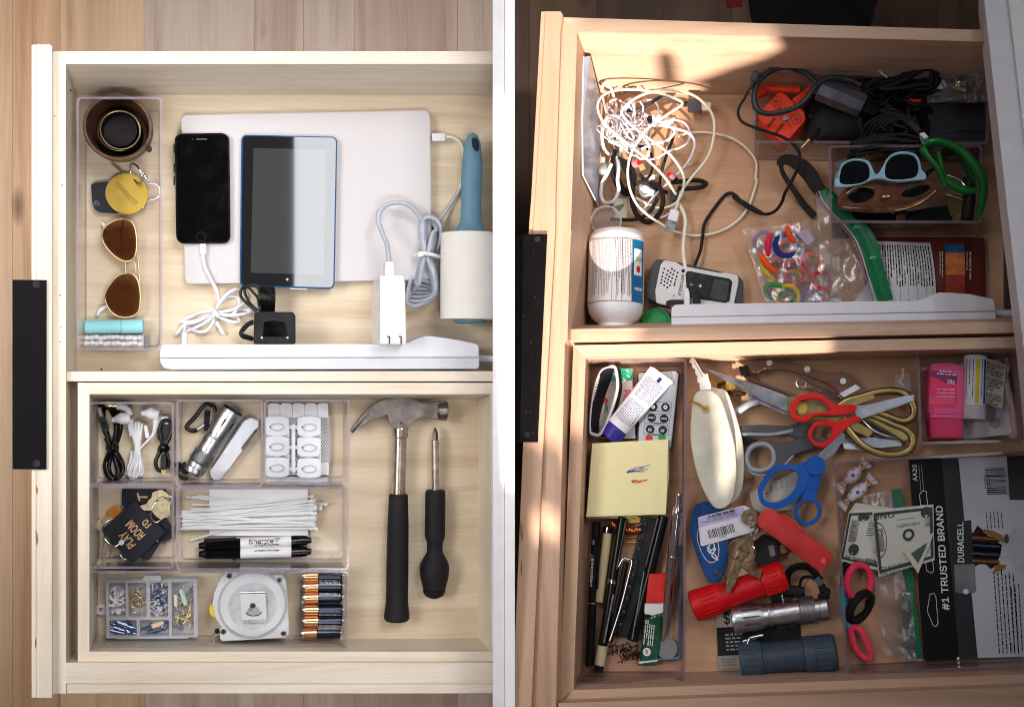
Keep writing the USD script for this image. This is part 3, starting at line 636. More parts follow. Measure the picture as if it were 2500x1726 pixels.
t.add('cable', cord(cC(1110, 1080, 1085, 1110, 1078, 1180), (14, 30, 50), 4.0), CABLEW, smooth=True)
t.add('wall_plug_end', ext(cC(1052, 1165, 1104, 1165, 1104, 1290, 1052, 1290), 52, 66, r=3, b=2), WHITE)

CAB2 = M('grey_cable', (176, 182, 194), 0.5, var=0.04)
t = T('laptop_charger', 'white laptop charger brick with a coiled grey cable held by a zip tie', 'charger', at=P(955, 780), h=0)
t.add('brick', wall(cF(425, 778, 425, 1332), cF(612, 778, 635, 1330), cF(358, 835, 362, 1336), 180, 0, 0), WHITE)
t.add('top_face', ext(cF(425, 775, 612, 775, 628, 840, 637, 1310, 620, 1332, 425, 1332), 177, 183, r=5, b=2.5), WHITE)
t.add('cable_socket', ext(cF(470, 662, 532, 662, 540, 778, 466, 778), 120, 172, r=3, b=3), WHITE)
for x in (492, 588): t.add('prong_slot', ext(cF(x-9, 1266, x+14, 1266, x+14, 1330, x+4, 1330, x+4, 1275, x-9, 1275), 183, 185), M('prong_grey', (70, 70, 74), 0.3, 0.7))
t.add('cable', cord(cF(500, 700, 494, 620, 480, 520, 440, 420, 412, 330, 425, 255, 480, 200, 570, 182, 660, 205, 720, 265, 765, 330, 790, 400), (150, 140, 120, 100, 90, 85, 80, 76, 70, 62, 52, 44), 6.0), CAB2, smooth=True)
for k in range(7):
    d = k*12
    lp = cF(760+d*0.8, 330-d*0.15, 835, 296+d*0.5, 905-d*0.3, 350+d*0.6, 920-d, 440, 890-d, 560, 868-d*1.2, 620, 890-d*0.8, 760, 895-d, 900, 800+d*0.7, 990-d*2, 690+k*6, 1020-d*3, 640+d*1.3, 960-d*1.5, 690+d, 760, 760+d*0.5, 610, 740+d*0.9, 450)
    t.add('cable_loop', cord(lp, [34 + 22*math.sin(i*0.9 + k*0.8) for i in range(len(lp))], 5.0, closed=True), CAB2, smooth=True)
t.add('zip_tie', cord(cF(722, 612, 770, 595, 850, 605, 902, 622), (50, 66, 66, 50), (6, 6, 5, 5)), WHITE, smooth=True)
t.add('tie_head', ext(cF(730, 585, 775, 580, 780, 618, 735, 622), 60, 74, r=2), WHITE)
t.add('cable', cord(cF(900, 335, 960, 255, 1020, 160, 1070, 85, 1110, 20), (30, 16, 10, 10, 8), 4.0), CAB2, smooth=True)
t.add('cable', cord(cD(1558, 1068, 1610, 1072, 1660, 1100, 1690, 1160, 1700, 1300, 1680, 1440, 1610, 1580), (20, 20, 18, 12, 8, 8, 8), 4.0), IVORY, smooth=True)
t.add('laptop_plug', ext(cD(1452, 1040, 1556, 1040, 1556, 1100, 1452, 1100), 14, 28, r=3, b=2), WHITE)

t = T('lint_roller', 'white lint roller with a teal handle, beside the cabinet panel', 'lint roller', at=P(1140, 560), h=2)
TEAL = M('teal_handle', (98, 138, 158), 0.5, var=0.06, bump=0.1)
a, b = F.loc(cD(1770, 1040), 60)[0], F.loc(cF(1160, 440), 66)[0]
t.add('handle', lathe(a, b, [(0, 3), (0.02, 12), (0.1, 20), (0.3, 26), (0.5, 27), (0.72, 25), (0.88, 27), (0.96, 36), (1.0, 40)], 28), TEAL, smooth=40)
t.add('hang_hole', ext(cD(1765, 1085, 1800, 1080, 1820, 1130, 1810, 1180, 1775, 1150), 84, 90, smooth=5), M('hole_navy', (16, 30, 48), 0.5))
a, b = F.loc(cF(1160, 436), 78)[0], F.loc(cF(1155, 1132), 78)[0]
t.add('paper_roll', lathe(a, b, [(0, 70), (0.004, 74), (0.996, 74), (1, 70)], 48), M('lint_paper', (226, 223, 216), 0.6, var=0.02), smooth=40)
b2 = b + (b-a)/np.linalg.norm(b-a)*9
t.add('end_cap', lathe(b, b2, [(0, 40), (0.8, 40), (1, 36)], 32), TEAL, smooth=40)

t = T('power_adapter', 'black plug-in power adapter with its cord wound up, above the power strip', 'adapter', at=cE(960, 1200), h=20)
t.add('body', ext(cE(810, 1068, 1115, 1070, 1137, 1100, 1138, 1332, 795, 1332, 800, 1090), 20, 118, r=6, b=8), BLACK)
t.add('label_recess', ext(cE(880, 1150, 960, 1140, 1050, 1152, 1075, 1272, 868, 1272), 117.5, 118.6, r=4), BLACK_GLOSS)
for q in (cE(862, 1278), cE(1070, 1278)): t.add('screw', disc(q, 2.5, 117.8, 119.5), SATIN)
lp = [cE(820, 1062, 740, 1000, 690, 930, 710, 870, 770, 850, 830, 870, 850, 950, 850, 1060), cE(830, 1062, 760, 990, 722, 900, 750, 872, 800, 920, 830, 960, 850, 1060)]
for q in lp: t.add('cord_loop', cord(q, 60, 3.4), BLACK, smooth=True)
for k in range(7):
    x = 850 + k*15; t.add('cord_loop', cord(cE(x, 1066, x-8, 960, x+6, 885, x+14, 880, x+22, 960, x+16, 1066), (50, 70, 62, 60, 70, 50), 3.6), BLACK, smooth=True)
t.add('ribbed_plug', [cord(cE(900+i*8, 885+i*12, 930+i*6, 880+i*12), 84, 6, sm=0) for i in range(6)], BLACK)
for q in (cE(795, 1140, 740, 1170, 690, 1230, 700, 1270, 740, 1285), cE(795, 1160, 750, 1180, 702, 1235)): t.add('cord_loop', cord(q, 50, 3.6), BLACK, smooth=True)
t.add('strain_relief', [disc(cE(705+i*12, 1262+i*4), 6, 44, 56) for i in range(7)], BLACK)

PSW = M('strip_white', (216, 219, 228), 0.35, var=0.02)
t = T('power_strip', 'white power strip on its edge along the divider of the pale drawer', 'power strip', at=P(780, 872), h=0)
up = P(391, 850, 397, 841, 985, 840, *cF(660, 1318)[0], *cF(720, 1290)[0], *cF(790, 1267)[0], *cF(860, 1268)[0], *cF(1040, 1295)[0], *cF(1205, 1328)[0], *cF(1226, 1345)[0], *cF(1231, 1436)[0], 391, 873)
t.add('top_half', ext(up, 0, 112, b=3), PSW)
t.add('lower_half', ext(P(391, 874.5, *cF(1231, 1441)[0], *cF(1233, 1510)[0], *cF(1215, 1532)[0], 420, 903, 400, 898, 391, 884), 0, 110, b=4), PSW)
t.add('power_cord', cord(cF(1225, 1448, 1280, 1450, 1400, 1452), 60, 9, sm=0), PSW, smooth=True)

# ================================================================ LEFT DRAWER, lower half: six clear trays
hb_, ht_ = 42, 168
g = 'clear trays in the lower half of the pale drawer'
TR = [('square clear tray holding the black and white cables', quad(218, 982, 424, 1184)),
      ('square clear tray holding the silver flashlight and the pocket knife', quad(431, 976, 641, 1188)),
      ('square clear tray holding the white adhesive hooks', quad(646, 976, 853, 1181)),
      ('square clear tray holding the black key tags', quad(217, 1186, 424, 1387)),
      ('wide clear tray holding the zip ties and the two markers', quad(431, 1190, 851, 1391)),
      ('widest clear tray, at the bottom, holding the tape measure and the batteries', quad(216, 1394, 851, 1588))]
for lb, q in TR:
    c = np.array([620, 863]); ft = c + (q-c)*0.953 
    ctr = q.mean(0); ft = ft + np.sign(ctr-ft)*2
    acrylic(lb, q, ft, hb_, ht_, None)
hf = 47.0     # on the tray floors

t = T('usb_cable', 'thick black cable with a silver plug, tied in a figure of eight', 'cable', at=cG(370, 780), h=hf)
t.add('silver_plug', ext(cG(190, 270, 232, 258, 256, 378, 218, 392), 60, 68, b=1), CHROME)
t.add('plug_body', tube(F.loc(cG(235, 385, 285, 545, 320, 640), 64), (7, 7.5, 5), 10, sm=4), BLACK, smooth=True)
for i in range(4): t.add('grip_ring', disc(cG(248+i*13, 425+i*36), 8, 60, 73, n=12), BLACK)
t.add('jack_plug', [cord(cG(200, 250, 285, 248), 76, 5, sm=0)], BLACK)
t.add('cable', cord(cG(300, 640, 340, 740, 370, 790), 62, 6), BLACK, smooth=True)
for k, q in enumerate((cG(370, 770, 300, 560, 262, 400, 270, 300, 320, 275, 370, 330, 400, 420, 420, 560, 390, 700), cG(380, 770, 420, 600, 450, 420, 430, 330, 380, 280, 440, 330, 470, 450, 470, 560, 430, 700),
                       cG(365, 790, 310, 880, 285, 980, 300, 1080, 350, 1140, 430, 1140, 490, 1080, 500, 980, 460, 880, 400, 790), cG(370, 800, 350, 900, 330, 1000, 350, 1090, 400, 1130, 450, 1080, 420, 960, 390, 840),
                       cG(360, 800, 320, 900, 300, 1010, 340, 1120, 390, 1145, 440, 1120, 470, 1050, 480, 960, 420, 850))):
    t.add('cable_loop', cord(q, [58 + 7*math.sin(i*1.1+k) for i in range(len(q))], 5.2, closed=True), BLACK, smooth=True)
for y in (755, 785): t.add('cable_tie', cord(cG(312, y, 375, y-8, 440, y-4), (58, 76, 58), 4), BLACK, smooth=True)

t = T('earphones', 'white in-ear earphones with the wire wound into a hank', 'earphones', at=cG(680, 780), h=hf)
t.add('jack', lathe(F.loc(cG(285, 248), 84)[0], F.loc(cG(440, 258), 80)[0], [(0, 3), (0.2, 4.5), (0.24, 3.4), (0.28, 4.5), (0.5, 4.5), (0.54, 3.4), (0.58, 4.5), (1, 5)], 16), GOLD, smooth=40)
t.add('jack_sleeve', tube(F.loc(cG(430, 262, 510, 270, 570, 310, 605, 370), 80), (8, 8, 7, 5), 10), WHITE, smooth=True)
for b0, b1, b2 in ((cG(395, 425)[0], cG(480, 410)[0], cG(590, 410)[0]), (cG(760, 345)[0], cG(850, 345)[0], cG(930, 370)[0])):
    e = t.add('earbud', tube(F.loc([b0, b1, b2], (78, 82, 80)), (6, 14, 13), 14), WHITE, smooth=True)
    t.add('ear_tip', ball(F.loc(b0, 78)[0], 7, 2), WHITE_SOFT, parent=e, smooth=True)
t.add('stem', tube(F.loc(cG(590, 400, 590, 500, 600, 620), (78, 74, 68)), (11, 6, 4), 10), WHITE, smooth=True)
t.add('stem', tube(F.loc(cG(930, 360, 900, 520, 870, 610, 750, 740, 700, 800), (78, 72, 68, 66, 66)), (11, 6, 4, 2.6, 2.4), 10), WHITE, smooth=True)
for k in range(10):
    s = (k-4.5)/4.5
    t.add('wire', cord(cG(680+s*60, 440+abs(s)*30, 675+s*45, 620, 680+s*30, 790, 670+s*70, 960, 650+s*95, 1080, 640+s*50, 1140-abs(s)*20), [62+5*math.cos(k*2.1+i) for i in range(6)], 3.0), WHITE_SOFT, smooth=True)
t.add('wire', cord(cG(610, 800, 590, 930, 560, 1040, 590, 1130, 640, 1150, 680, 1120), 58, 2.6), WHITE_SOFT, smooth=True)
t.add('wire', cord(cG(630, 880, 600, 960, 590, 1030, 630, 1030, 640, 960), 58, 2.4, closed=True), WHITE_SOFT, smooth=True)
t.add('control_box', ext(cG(760, 490, 800, 500, 830, 640, 780, 660), 66, 76, r=3, b=2), WHITE)

t = T('usb_cable', 'short black cable with a flat plug at its top and a tiny gold plug below', 'cable', at=cG(1010, 760), h=hf)
t.add('plug_body', ext(cG(925, 470, 1090, 480, 1090, 640, 1040, 690, 925, 670), 52, 66, r=6, b=3), BLACK)
t.add('silver_plug', ext(cG(965, 385, 1060, 385, 1060, 480, 965, 480), 54, 63, b=1), SATIN)
t.add('cable_loop', cord(cG(1000, 760, 970, 640, 960, 520, 1000, 445, 1070, 445, 1095, 520, 1085, 620, 1020, 740), 70, 4.6, closed=True), BLACK, smooth=True)
t.add('cable_loop', cord(cG(985, 790, 930, 870, 905, 950, 930, 1030, 985, 1060), 60, 4.6), BLACK, smooth=True)
t.add('cable_loop', cord(cG(1020, 790, 1050, 870, 1065, 950, 1050, 1020), 60, 4.6), BLACK, smooth=True)
t.add('cable_tie', cord(cG(970, 790, 1000, 760, 1040, 780), (60, 76, 60), 9, sm=4), BLACK, smooth=True)
t.add('plug_body', ext(cG(965, 850, 1030, 850, 1035, 1040, 960, 1040), 56, 72, r=4, b=3), BLACK)
t.add('gold_plug', ext(cG(972, 1040, 1028, 1040, 1024, 1098, 975, 1098), 58, 66, b=1), GOLD)

def flashlight(t, a, b, prof, mat, n=32): return t.add('body', lathe(a, b, prof, n), mat, smooth=35)
t = T('flashlight', 'silver pocket flashlight with a black carabiner loop, in a clear tray', 'flashlight', at=cG(1600, 700), h=hf)
a, b = F.loc(cG(1850, 310), 74)[0], F.loc(cG(1350, 1080), 74)[0]
t.add('body', lathe(a, b, [(0.0, 22), (0.01, 26.5), (0.06, 27), (0.3, 26), (0.42, 23), (0.44, 22), (0.45, 23.5), (0.66, 23.5)], 36), SATIN, smooth=35)
kn = [(0.665, 25)] + [(0.67+i*0.0045, 26.5 if i % 2 else 25.3) for i in range(34)] + [(0.83, 25)]
t.add('knurled_grip', lathe(a, b, kn, 36), SATIN)
t.add('tail_cap', lathe(a, b, [(0.835, 21), (0.84, 24), (0.9, 24), (0.91, 22), (0.92, 24), (0.975, 23.5), (1.0, 21), (1.0, 16)], 36), SATIN, smooth=35)
t.add('lens_ring', lathe(a, b, [(-0.02, 20), (-0.018, 24), (0.0, 25)], 36), BLACK)
L = np.linalg.norm(b-a)
for th in (-0.9, -0.1, 0.75):
    t.add('flute', trimesh.Trimesh(onaxis(a, b, 26.6, L*np.array([.08, .11, .22, .28, .22, .11]), th+np.array([0, .09, .07, 0, -.07, -.09])), np.array([[0, 1, 2], [0, 2, 3], [0, 3, 4], [0, 4, 5]])), CHROME)
t.add('carabiner', cord(cG(1640, 330, 1620, 270, 1560, 240, 1500, 250, 1390, 390, 1290, 500, 1310, 545, 1370, 562, 1420, 545), (60, 58, 56, 56, 54, 54, 54, 54, 56), 5.0), BLACK, smooth=True)
t.add('carabiner_gate', cord(cG(1415, 545, 1500, 488), 58, 4.6, sm=0), SATIN, smooth=True)
t.add('strap', sheet(patch(cG(1505, 305, 1580, 320, 1555, 500, 1505, 480), (56, 60, 66, 58), 6, 6, 3), 3), RUBBER)
t.add('strap', cord(cG(1540, 480, 1530, 560), 62, 8, sm=0, n=6), RUBBER)
t.add('lanyard_knot', [ball(F.loc(cG(1230+rng.uniform(-60, 60), 1010+rng.uniform(-45, 45)), 70)[0], rng.uniform(4, 8), 1) for _ in range(14)] + [cord(cG(1270, 960, 1215, 990, 1180, 1080, 1230, 1140, 1300, 1150), 60, 4)], RUBBER)

t = T('pocket_knife', 'closed steel pocket knife with a clip, beside the silver flashlight', 'pocket knife', at=cG(1850, 780), h=hf)
KN = M('knife_grey', (186, 186, 194), 0.35, 0.6, var=0.03)
o = cG(2070, 405, 2150, 440, 2150, 500, 1960, 740, 1955, 800, 1700, 1140, 1640, 1160, 1580, 1110, 1580, 1050, 1990, 440)
t.add('scale', ext(o, 62, 70, r=6, b=3), KN)
t.add('liner', ext(poly(o, 60, 6).buffer(2.4), 52, 58), SATIN)
t.add('scale', ext(o, 47, 52, r=6), KN)
t.add('clip', ext(cG(1975, 745, 2130, 545, 2150, 560, 2000, 775), 60, 66, b=1.5), CHROME)
t.add('blade_spine', cord(cG(1600, 1010, 1960, 450, 2060, 395), 60, 2.4, sm=0), SATIN)
t.add('clip_screw', disc(cG(1965, 770), 3, 66, 68), CHROME)

t = T('adhesive_strips', 'white adhesive strip card with a scalloped end and a black-dashed liner', 'strips', at=cH(1640, 600), h=hf)
sc = []
for k in range(5): sc += [(1275+k*150, 150), (1305+k*150, 124), (1350+k*150, 120), (1400+k*150, 124)]
STR = M('strip_white_foam', (232, 231, 236), 0.6, var=0.02)
t.add('strip_card', ext(P(*cH(*np.array(sc + [(2015, 150), (2025, 1000), (1275, 1000)]).ravel()).ravel()), 47, 55), STR)
t.add('strip_card', ext(cH(1260, 1020, 2010, 1030, 2005, 1080, 1860, 1090, 1720, 1075, 1580, 1090, 1420, 1075, 1265, 1085), 47, 53), STR)
for k in range(4): t.add('tear_line', bar(cH(1425+k*152, 150)[0], cH(1425+k*152, 285)[0], 0.8, 55, 55.3), GREY_INK)
t.add('printed_liner', ext(cH(1250, 290, 2035, 290, 2035, 845, 1250, 845), 54.5, 56), PAPER)
dm_ = []
for yy in range(300, 840, 24):
    for xx in list(range(1930, 2030, 21)) + list(range(1540, 1650, 21)):
        x = xx + (yy//24 % 2)*10; q = F.loc(cH(x, yy, x+9, yy+15), 56); dm_.append(ext(LineString(q[:, :2]).buffer(1.1, cap_style=2), 56, 56.3))
t.add('printed_dashes', dm_, INK, kind='stuff')
t = T('hook_set', 'six white plastic adhesive hooks still joined on their sprue', 'hooks', at=cH(1590, 660), h=56)
HK = M('hook_white', (222, 223, 231), 0.4, var=0.02); HKG = M('hook_edge', (176, 178, 190), 0.4)
t.add('sprue', [ext(cH(1568, 380, 1612, 380, 1612, 970, 1568, 970), 64, 72, b=2)] + [ext(cH(1530, y, 1650, y, 1650, y+45, 1530, y+45), 62, 68) for y in (395, 640, 905)], HK)
for (x, y) in ((1390, 410), (1785, 415), (1390, 655), (1785, 665), (1390, 915), (1785, 925)):
    o = cH(x-145, y-110, x-90, y-125, x, y-132, x+90, y-125, x+145, y-105, x+145, y+90, x+100, y+112, x, y+125, x-100, y+112, x-145, y+85)
    hk = t.add('hook', ext(o, 58, 76, r=4, b=5), HK)
    c_ = F.loc(cH(x, y+4), 78)[0]; g = shapely.affinity.scale(shapely.Point(c_[0], c_[1]).buffer(1, 12), 17, 9.6)
    t.add('hook_loop', ext(g.difference(g.buffer(-2.2)), 75, 79), HKG, parent=hk)
    t.add('hook_slot', disc(cH(x-85, y), 2, 76, 79.3), M('slot_grey', (80, 80, 84), 0.6) if not used.get('slot') else '/World/Looks/slot_grey', parent=hk); used['slot'] = 1

t = T('key_tags', 'bunch of keys on rings with square black tags lettered in gold', 'key tags', at=cI(900, 850), h=hf)
TAG = M('tag_black', (24, 24, 38), 0.55, var=0.1, bump=0.25, bscale=2500)
GOLDINK = M('gold_ink', (206, 172, 120), 0.4, 0.3)
NICK = M('nickel_key', (190, 176, 144), 0.32, 0.9, var=0.05, scale=150)
t.add('tag', ext(cI(708, 95, 1498, 100, 1500, 400, 1100, 430, 708, 440), 50, 54, r=3), TAG)
t.add('tag', ext(cI(1180, 560, 1480, 600, 1585, 740, 1590, 975, 1390, 1045, 1200, 1000), 56, 60, r=4), TAG)
t.add('tag', ext(cI(1000, 900, 1400, 1040, 1210, 1330, 1150, 1355, 1060, 1330, 960, 1260), 60, 64, r=5), TAG)
mt = t.add('tag', ext(cI(890, 340, 960, 340, 1480, 860, 960, 1370, 900, 1390, 840, 1360, 370, 870, 370, 800), 70, 74, r=6, b=1), TAG, label='frontmost black tag lettered PLAY ROOM FD')
t.add('tag_lettering', cat([text('PLAY', cI(935, 1095), cI(735, 790), 20, 74, depth=0.8) if 0 else text('PLAY', cI(890, 1060), cI(760, 800), 18, 74, depth=0.8),
      text('ROOM', cI(1080, 950), cI(830, 620), 18, 74, depth=0.8), text('FD', cI(1190, 790), cI(1090, 620), 16, 74, depth=0.8)]), GOLDINK, parent=mt) if 0 else None
# each word reads from lower right to upper left along the tag
for wd, p0, p1, hh in (('PLAY', cI(960, 1075), cI(770, 830), 19), ('ROOM', cI(1125, 905), cI(880, 640), 19), ('FD', cI(1235, 715), cI(1135, 620), 15)):
    t.add('tag_lettering', text(wd, p0[0], p1[0], hh, 74, bold=True, depth=0.8), GOLDINK, parent=mt)
t.add('tag_lettering', cat([bar(cI(985, 170)[0], cI(1020, 310)[0], 4, 54, 54.8), bar(cI(1005, 240)[0], cI(1165, 240)[0], 4, 54, 54.9)]), GOLDINK, parent=t.path + '/tag')
def key(t, head, tip, hw, sw, z, mat=NICK, hole=True):
    q = F.loc([head, tip], z); d = q[1]-q[0]; L = np.linalg.norm(d); d /= L; e = np.array([-d[1], d[0], 0])
    bow = [q[0] + d*(hw*math.cos(a)) + e*(hw*math.sin(a)) for a in np.linspace(0.5, 2*math.pi-0.5, 12)]
    st = []
    n = 12
    for i in range(n+1):
        s = hw*0.85 + (L-hw*0.85)*i/n; st.append(q[0] + d*s - e*(sw*(0.55 + 0.45*rng.random())))
    pts = bow + st + [q[1] + e*sw*0.6, q[0] + d*hw*0.85 + e*sw]
    g = Polygon([p[:2] for p in pts]).buffer(0)
    if hole: g = g.difference(shapely.Point(*(q[0]-d*hw*0.55)[:2]).buffer(hw*0.22))
    k = t.add('key', ext(g, z-3.5, z, b=0.8), mat)
    t.add('key_groove', ext(LineString([(q[0]+d*hw*1.1+e*sw*.1)[:2], (q[1]-d*3+e*sw*.1)[:2]]).buffer(0.9, cap_style=2), z, z+0.3), SATIN, parent=k)
    return k
kb = t.add('key', ext(cI(1400, 108, 1480, 150, 1540, 210, 1600, 220, 1600, 300, 1560, 380, 1570, 560, 1400, 640, 1280, 560, 1240, 480, 1000, 480, 1005, 410, 1160, 350, 1170, 300, 1230, 260, 1250, 160), 68, 73, r=4, b=1), NICK, label='large key with an eight-sided bow')
t.add('key_stamp', cat([ext(poly(cI(1320, 210, 1400, 190, 1410, 240, 1340, 260), 74).difference(poly(cI(1320, 210, 1400, 190, 1410, 240, 1340, 260), 74).buffer(-1.5)), 73, 74), ext(poly(cI(1340, 340, 1470, 310, 1500, 480, 1390, 500), 74).difference(poly(cI(1340, 340, 1470, 310, 1500, 480, 1390, 500), 74).buffer(-1.8)), 73, 74)]), GOLD, parent=kb)
key(t, cI(360, 740)[0], cI(330, 1330)[0], 15, 5, 60); key(t, cI(470, 700)[0], cI(390, 1320)[0], 14, 6, 64); key(t, cI(620, 1180)[0], cI(500, 1300)[0], 14, 6, 58)
key(t, cI(520, 650)[0], cI(310, 600)[0], 13, 5, 56)
t.add('key_head', ext(cI(450, 470, 560, 390, 690, 400, 700, 560, 560, 620, 460, 590), 52, 57, r=3), M('amber_bow', (190, 120, 36), 0.3, 0.5))
t.add('ring', cord(cI(1540, 285, 1440, 255, 1330, 310, 1250, 430, 1215, 560, 1260, 660, 1340, 680, 1410, 630), (74, 80, 84, 84, 82, 78, 76, 74), 1.8), CHROME, smooth=True)
t.add('ring', cord(cI(500, 640, 400, 710, 360, 830, 400, 970, 480, 1060, 590, 1110, 690, 1050), (70, 74, 76, 76, 78, 80, 76), 1.9), CHROME, smooth=True)
t.add('ring', cord(cI(650, 1200, 690, 1280, 740, 1330, 800, 1340), (62, 66, 66, 64), 1.7), CHROME, smooth=True)
t.add('ring_tube', disc(cI(697, 1048), 6, 74, 82, b=2), WHITE)
t.add('ring_tube', disc(cI(1550, 290), 5, 72, 78, b=1), CHROME)
t.add('eyelet', disc(cI(1328, 1010), 3, 64, 66), GOLD)
t.add('eyelet', disc(cI(720, 420), 4, 54, 58), CHROME)

t = T('paper_card', 'white paper card lying under the zip ties and the markers', 'card', at=cJ(1160, 400), h=hf)
t.add('card', ext(cJ(558, 118, 1765, 118, 1770, 690, 558, 690), 47, 49), PAPER)
NYLON = usdkit.material(stage, '/World/Looks/nylon', {'d': ('principled_bsdf', {'base_color': lin((246, 246, 248)), 'roughness': 0.4}), 't': ('translucent_bsdf', {'color': (0.85, 0.86, 0.88)}), 'm': ('mix_closure', {'fac': 0.3})}, [('d.BSDF', 'm.closure1'), ('t.BSDF', 'm.closure2')], surface='m.closure')
def zip_tie():
    t = T('zip_tie', 'thin white nylon zip tie in the loose bundle above the markers', 'zip tie', at=cJ(1000, 400), h=0, group='zip ties in the wide clear tray')
    b0 = t.base; n = 30
    t.add('strap', trimesh.creation.box([300, 3.4, 1.6], trimesh.transformations.translation_matrix(b0 + [0, 0, 0.8])), NYLON)
    t.add('head', trimesh.creation.box([7, 6.5, 5], trimesh.transformations.translation_matrix(b0 + [152, 0, 3])), NYLON)
    return t
zt = zip_tie(); first = True
for k in range(60):
    if k == 5: pa, pb = cJ(335, 745)[0], cJ(1840, 300)[0]
    elif k < 5:
        y0, y1, x0 = ((215, 420, 300), (212, 360, 380), (200, 300, 445), (310, 330, 380), (360, 360, 370))[k]; pa, pb = cJ(x0, y0)[0], cJ(x0+1500, y1)[0]
    else:
        y0 = rng.uniform(385, 630); x0 = rng.uniform(205, 260); y1 = rng.uniform(200, 600) if rng.random() < .4 else y0 + rng.uniform(-180, 30); y1 = min(max(y1, 190), 600); pa, pb = cJ(x0, y0)[0], cJ(x0+rng.uniform(1560, 1640), y1)[0]
    z = 50 + k*0.3 + rng.uniform(0, 2); q = F.loc([pa, pb], z); m_ = q.mean(0); ang = math.atan2(*(q[1]-q[0])[:2][::-1])
    if k == 0:
        x = UsdGeom.Xformable(zt.prim); o = F.world(m_)[0]*S; c, s_ = math.cos(ang), math.sin(ang)
        x.GetOrderedXformOps()[0].Set(Gf.Matrix4d(*(c*F.ex+s_*F.ey), 0, *(-s_*F.ex+c*F.ey), 0, *F.n, 0, *o, 1))
    else: copy_of(zt, 'zip_tie', m_, ang, 'thin white nylon zip tie in the loose bundle above the markers', 'zip tie', 'zip ties in the wide clear tray')

def marker(y0, y1, lab, up):
    t = T('marker', lab, 'marker', at=cJ(1100, (y0+y1)/2), h=hf)
    a, b = F.loc(cJ(425, y0), 66)[0], F.loc(cJ(1812, y1), 66)[0]; L = np.linalg.norm(b-a)
    t.add('cap', lathe(a, b, [(0, 4), (0.005, 7), (0.05, 9), (0.07, 11.5), (0.36, 13.5), (0.366, 12)], 28), BLACK_GLOSS, smooth=35)
    t.add('barrel', lathe(a, b, [(0.366, 13.2), (0.816, 13.2)], 28), WHITE, smooth=35)
    t.add('end_cap', lathe(a, b, [(0.816, 13.3), (0.9, 12.8), (0.96, 11), (0.965, 8), (0.995, 7), (1, 5)], 28), BLACK_GLOSS, smooth=35)
    t.add('clip', ext(cJ(490, y0-85 if up else y0+45, 890, y0-105 if up else y0+50, 900, y0-60 if up else y0+82, 490, y0-45 if up else y0+70), 62, 74, r=3, b=3), BLACK)
    bar_ = t.path + '/barrel'
    if up:
        t.add('lettering', wrap(flat_text('Sharpie', 58, 11, True), a, b, 13.2, L*0.44, 0.02, 1), INK, parent=bar_)
        t.add('lettering', wrap(flat_text('TWIN', 14, 4, True), a, b, 13.2, L*0.665, 0.62, 1), INK, parent=bar_)
        t.add('lettering', wrap(flat_text('TIP', 9, 4, True), a, b, 13.2, L*0.668, 0.18, 1), INK, parent=bar_)
    t.add('lettering', wrap(flat_text('FINE/ULTRA FINE', 46, 4.2, True), a, b, 13.2, L*0.52, -0.45 if up else 0.35, 1), INK, parent=bar_)
    for s in (0.48, 0.69): t.add('arrow', wrap(trimesh.creation.extrude_polygon(Polygon([(0, 1.6), (8 if s < .5 else -8, 0), (8 if s < .5 else -8, 3.4)]), 0.4, engine='earcut'), a, b, 13.2, L*s + (0 if s < .5 else 8), -0.45 if up else 0.35, 1), INK, parent=bar_)
marker(815, 745, 'white-barrelled black marker, the upper of the two, brand script facing up', True)
marker(915, 882, 'white-barrelled black marker, the lower of the two, arrow line facing up', False)

t = T('hardware_case', 'flat translucent case of small fixings sorted in six compartments', 'case', at=cK(1130, 700), h=hf)
o = poly(cK(385, 240, 1870, 215, 1885, 1160, 1730, 1165, 1720, 1185, 560, 1195, 550, 1180, 395, 1180), 82, 3)
t.add('case_base', prism(o, 48, 51), FROST)
cells = [cK(430, 290, 705, 280, 710, 835, 440, 840), cK(750, 285, 1045, 280, 1050, 835, 755, 840), cK(1105, 280, 1395, 275, 1400, 835, 1110, 840), cK(1455, 275, 1810, 265, 1820, 1135, 1465, 1140), cK(440, 890, 885, 885, 890, 1140, 450, 1145), cK(940, 885, 1410, 880, 1415, 1140, 945, 1145)]
wl = o
for c_ in cells: wl = wl.difference(poly(c_, 82, 2))
t.add('dividers', prism(wl, 51, 81), FROST)
t.add('lid', prism(o, 82, 84), CLEAR)
t.add('latch', ext(cK(1010, 170, 1280, 165, 1285, 250, 975, 255), 60, 86, r=3), FROST)
t.add('hanging_tab', ext(poly(cK(385, 640, 290, 640, 230, 670, 212, 710, 240, 780, 300, 800, 385, 810), 58, 4).difference(shapely.Point(*F.loc(cK(300, 715), 58)[0][:2]).buffer(5)), 54, 58), FROST)
STEELB = M('blue_steel', (120, 134, 170), 0.3, 1.0)
def rnd_in(c_, k=1.0):
    u, v = rng.uniform(0.12, 0.88), rng.uniform(0.12, 0.88); a, b, c, d = c_
    return (a*(1-u)*(1-v) + b*u*(1-v) + c*u*v + d*(1-u)*v)
for k in range(26):
    p = F.loc(rnd_in(cells[0]), 58 + rng.uniform(0, 14))[0]; a_ = rng.uniform(0, 6.28); d_ = np.array([math.cos(a_), math.sin(a_), rng.uniform(-.4, .4)])
    t.add('wall_anchor', lathe(p-d_*6, p+d_*6, [(0, 1.5), (0.7, 3), (0.75, 4.6), (1, 4.6)], 8), WHITE_SOFT)
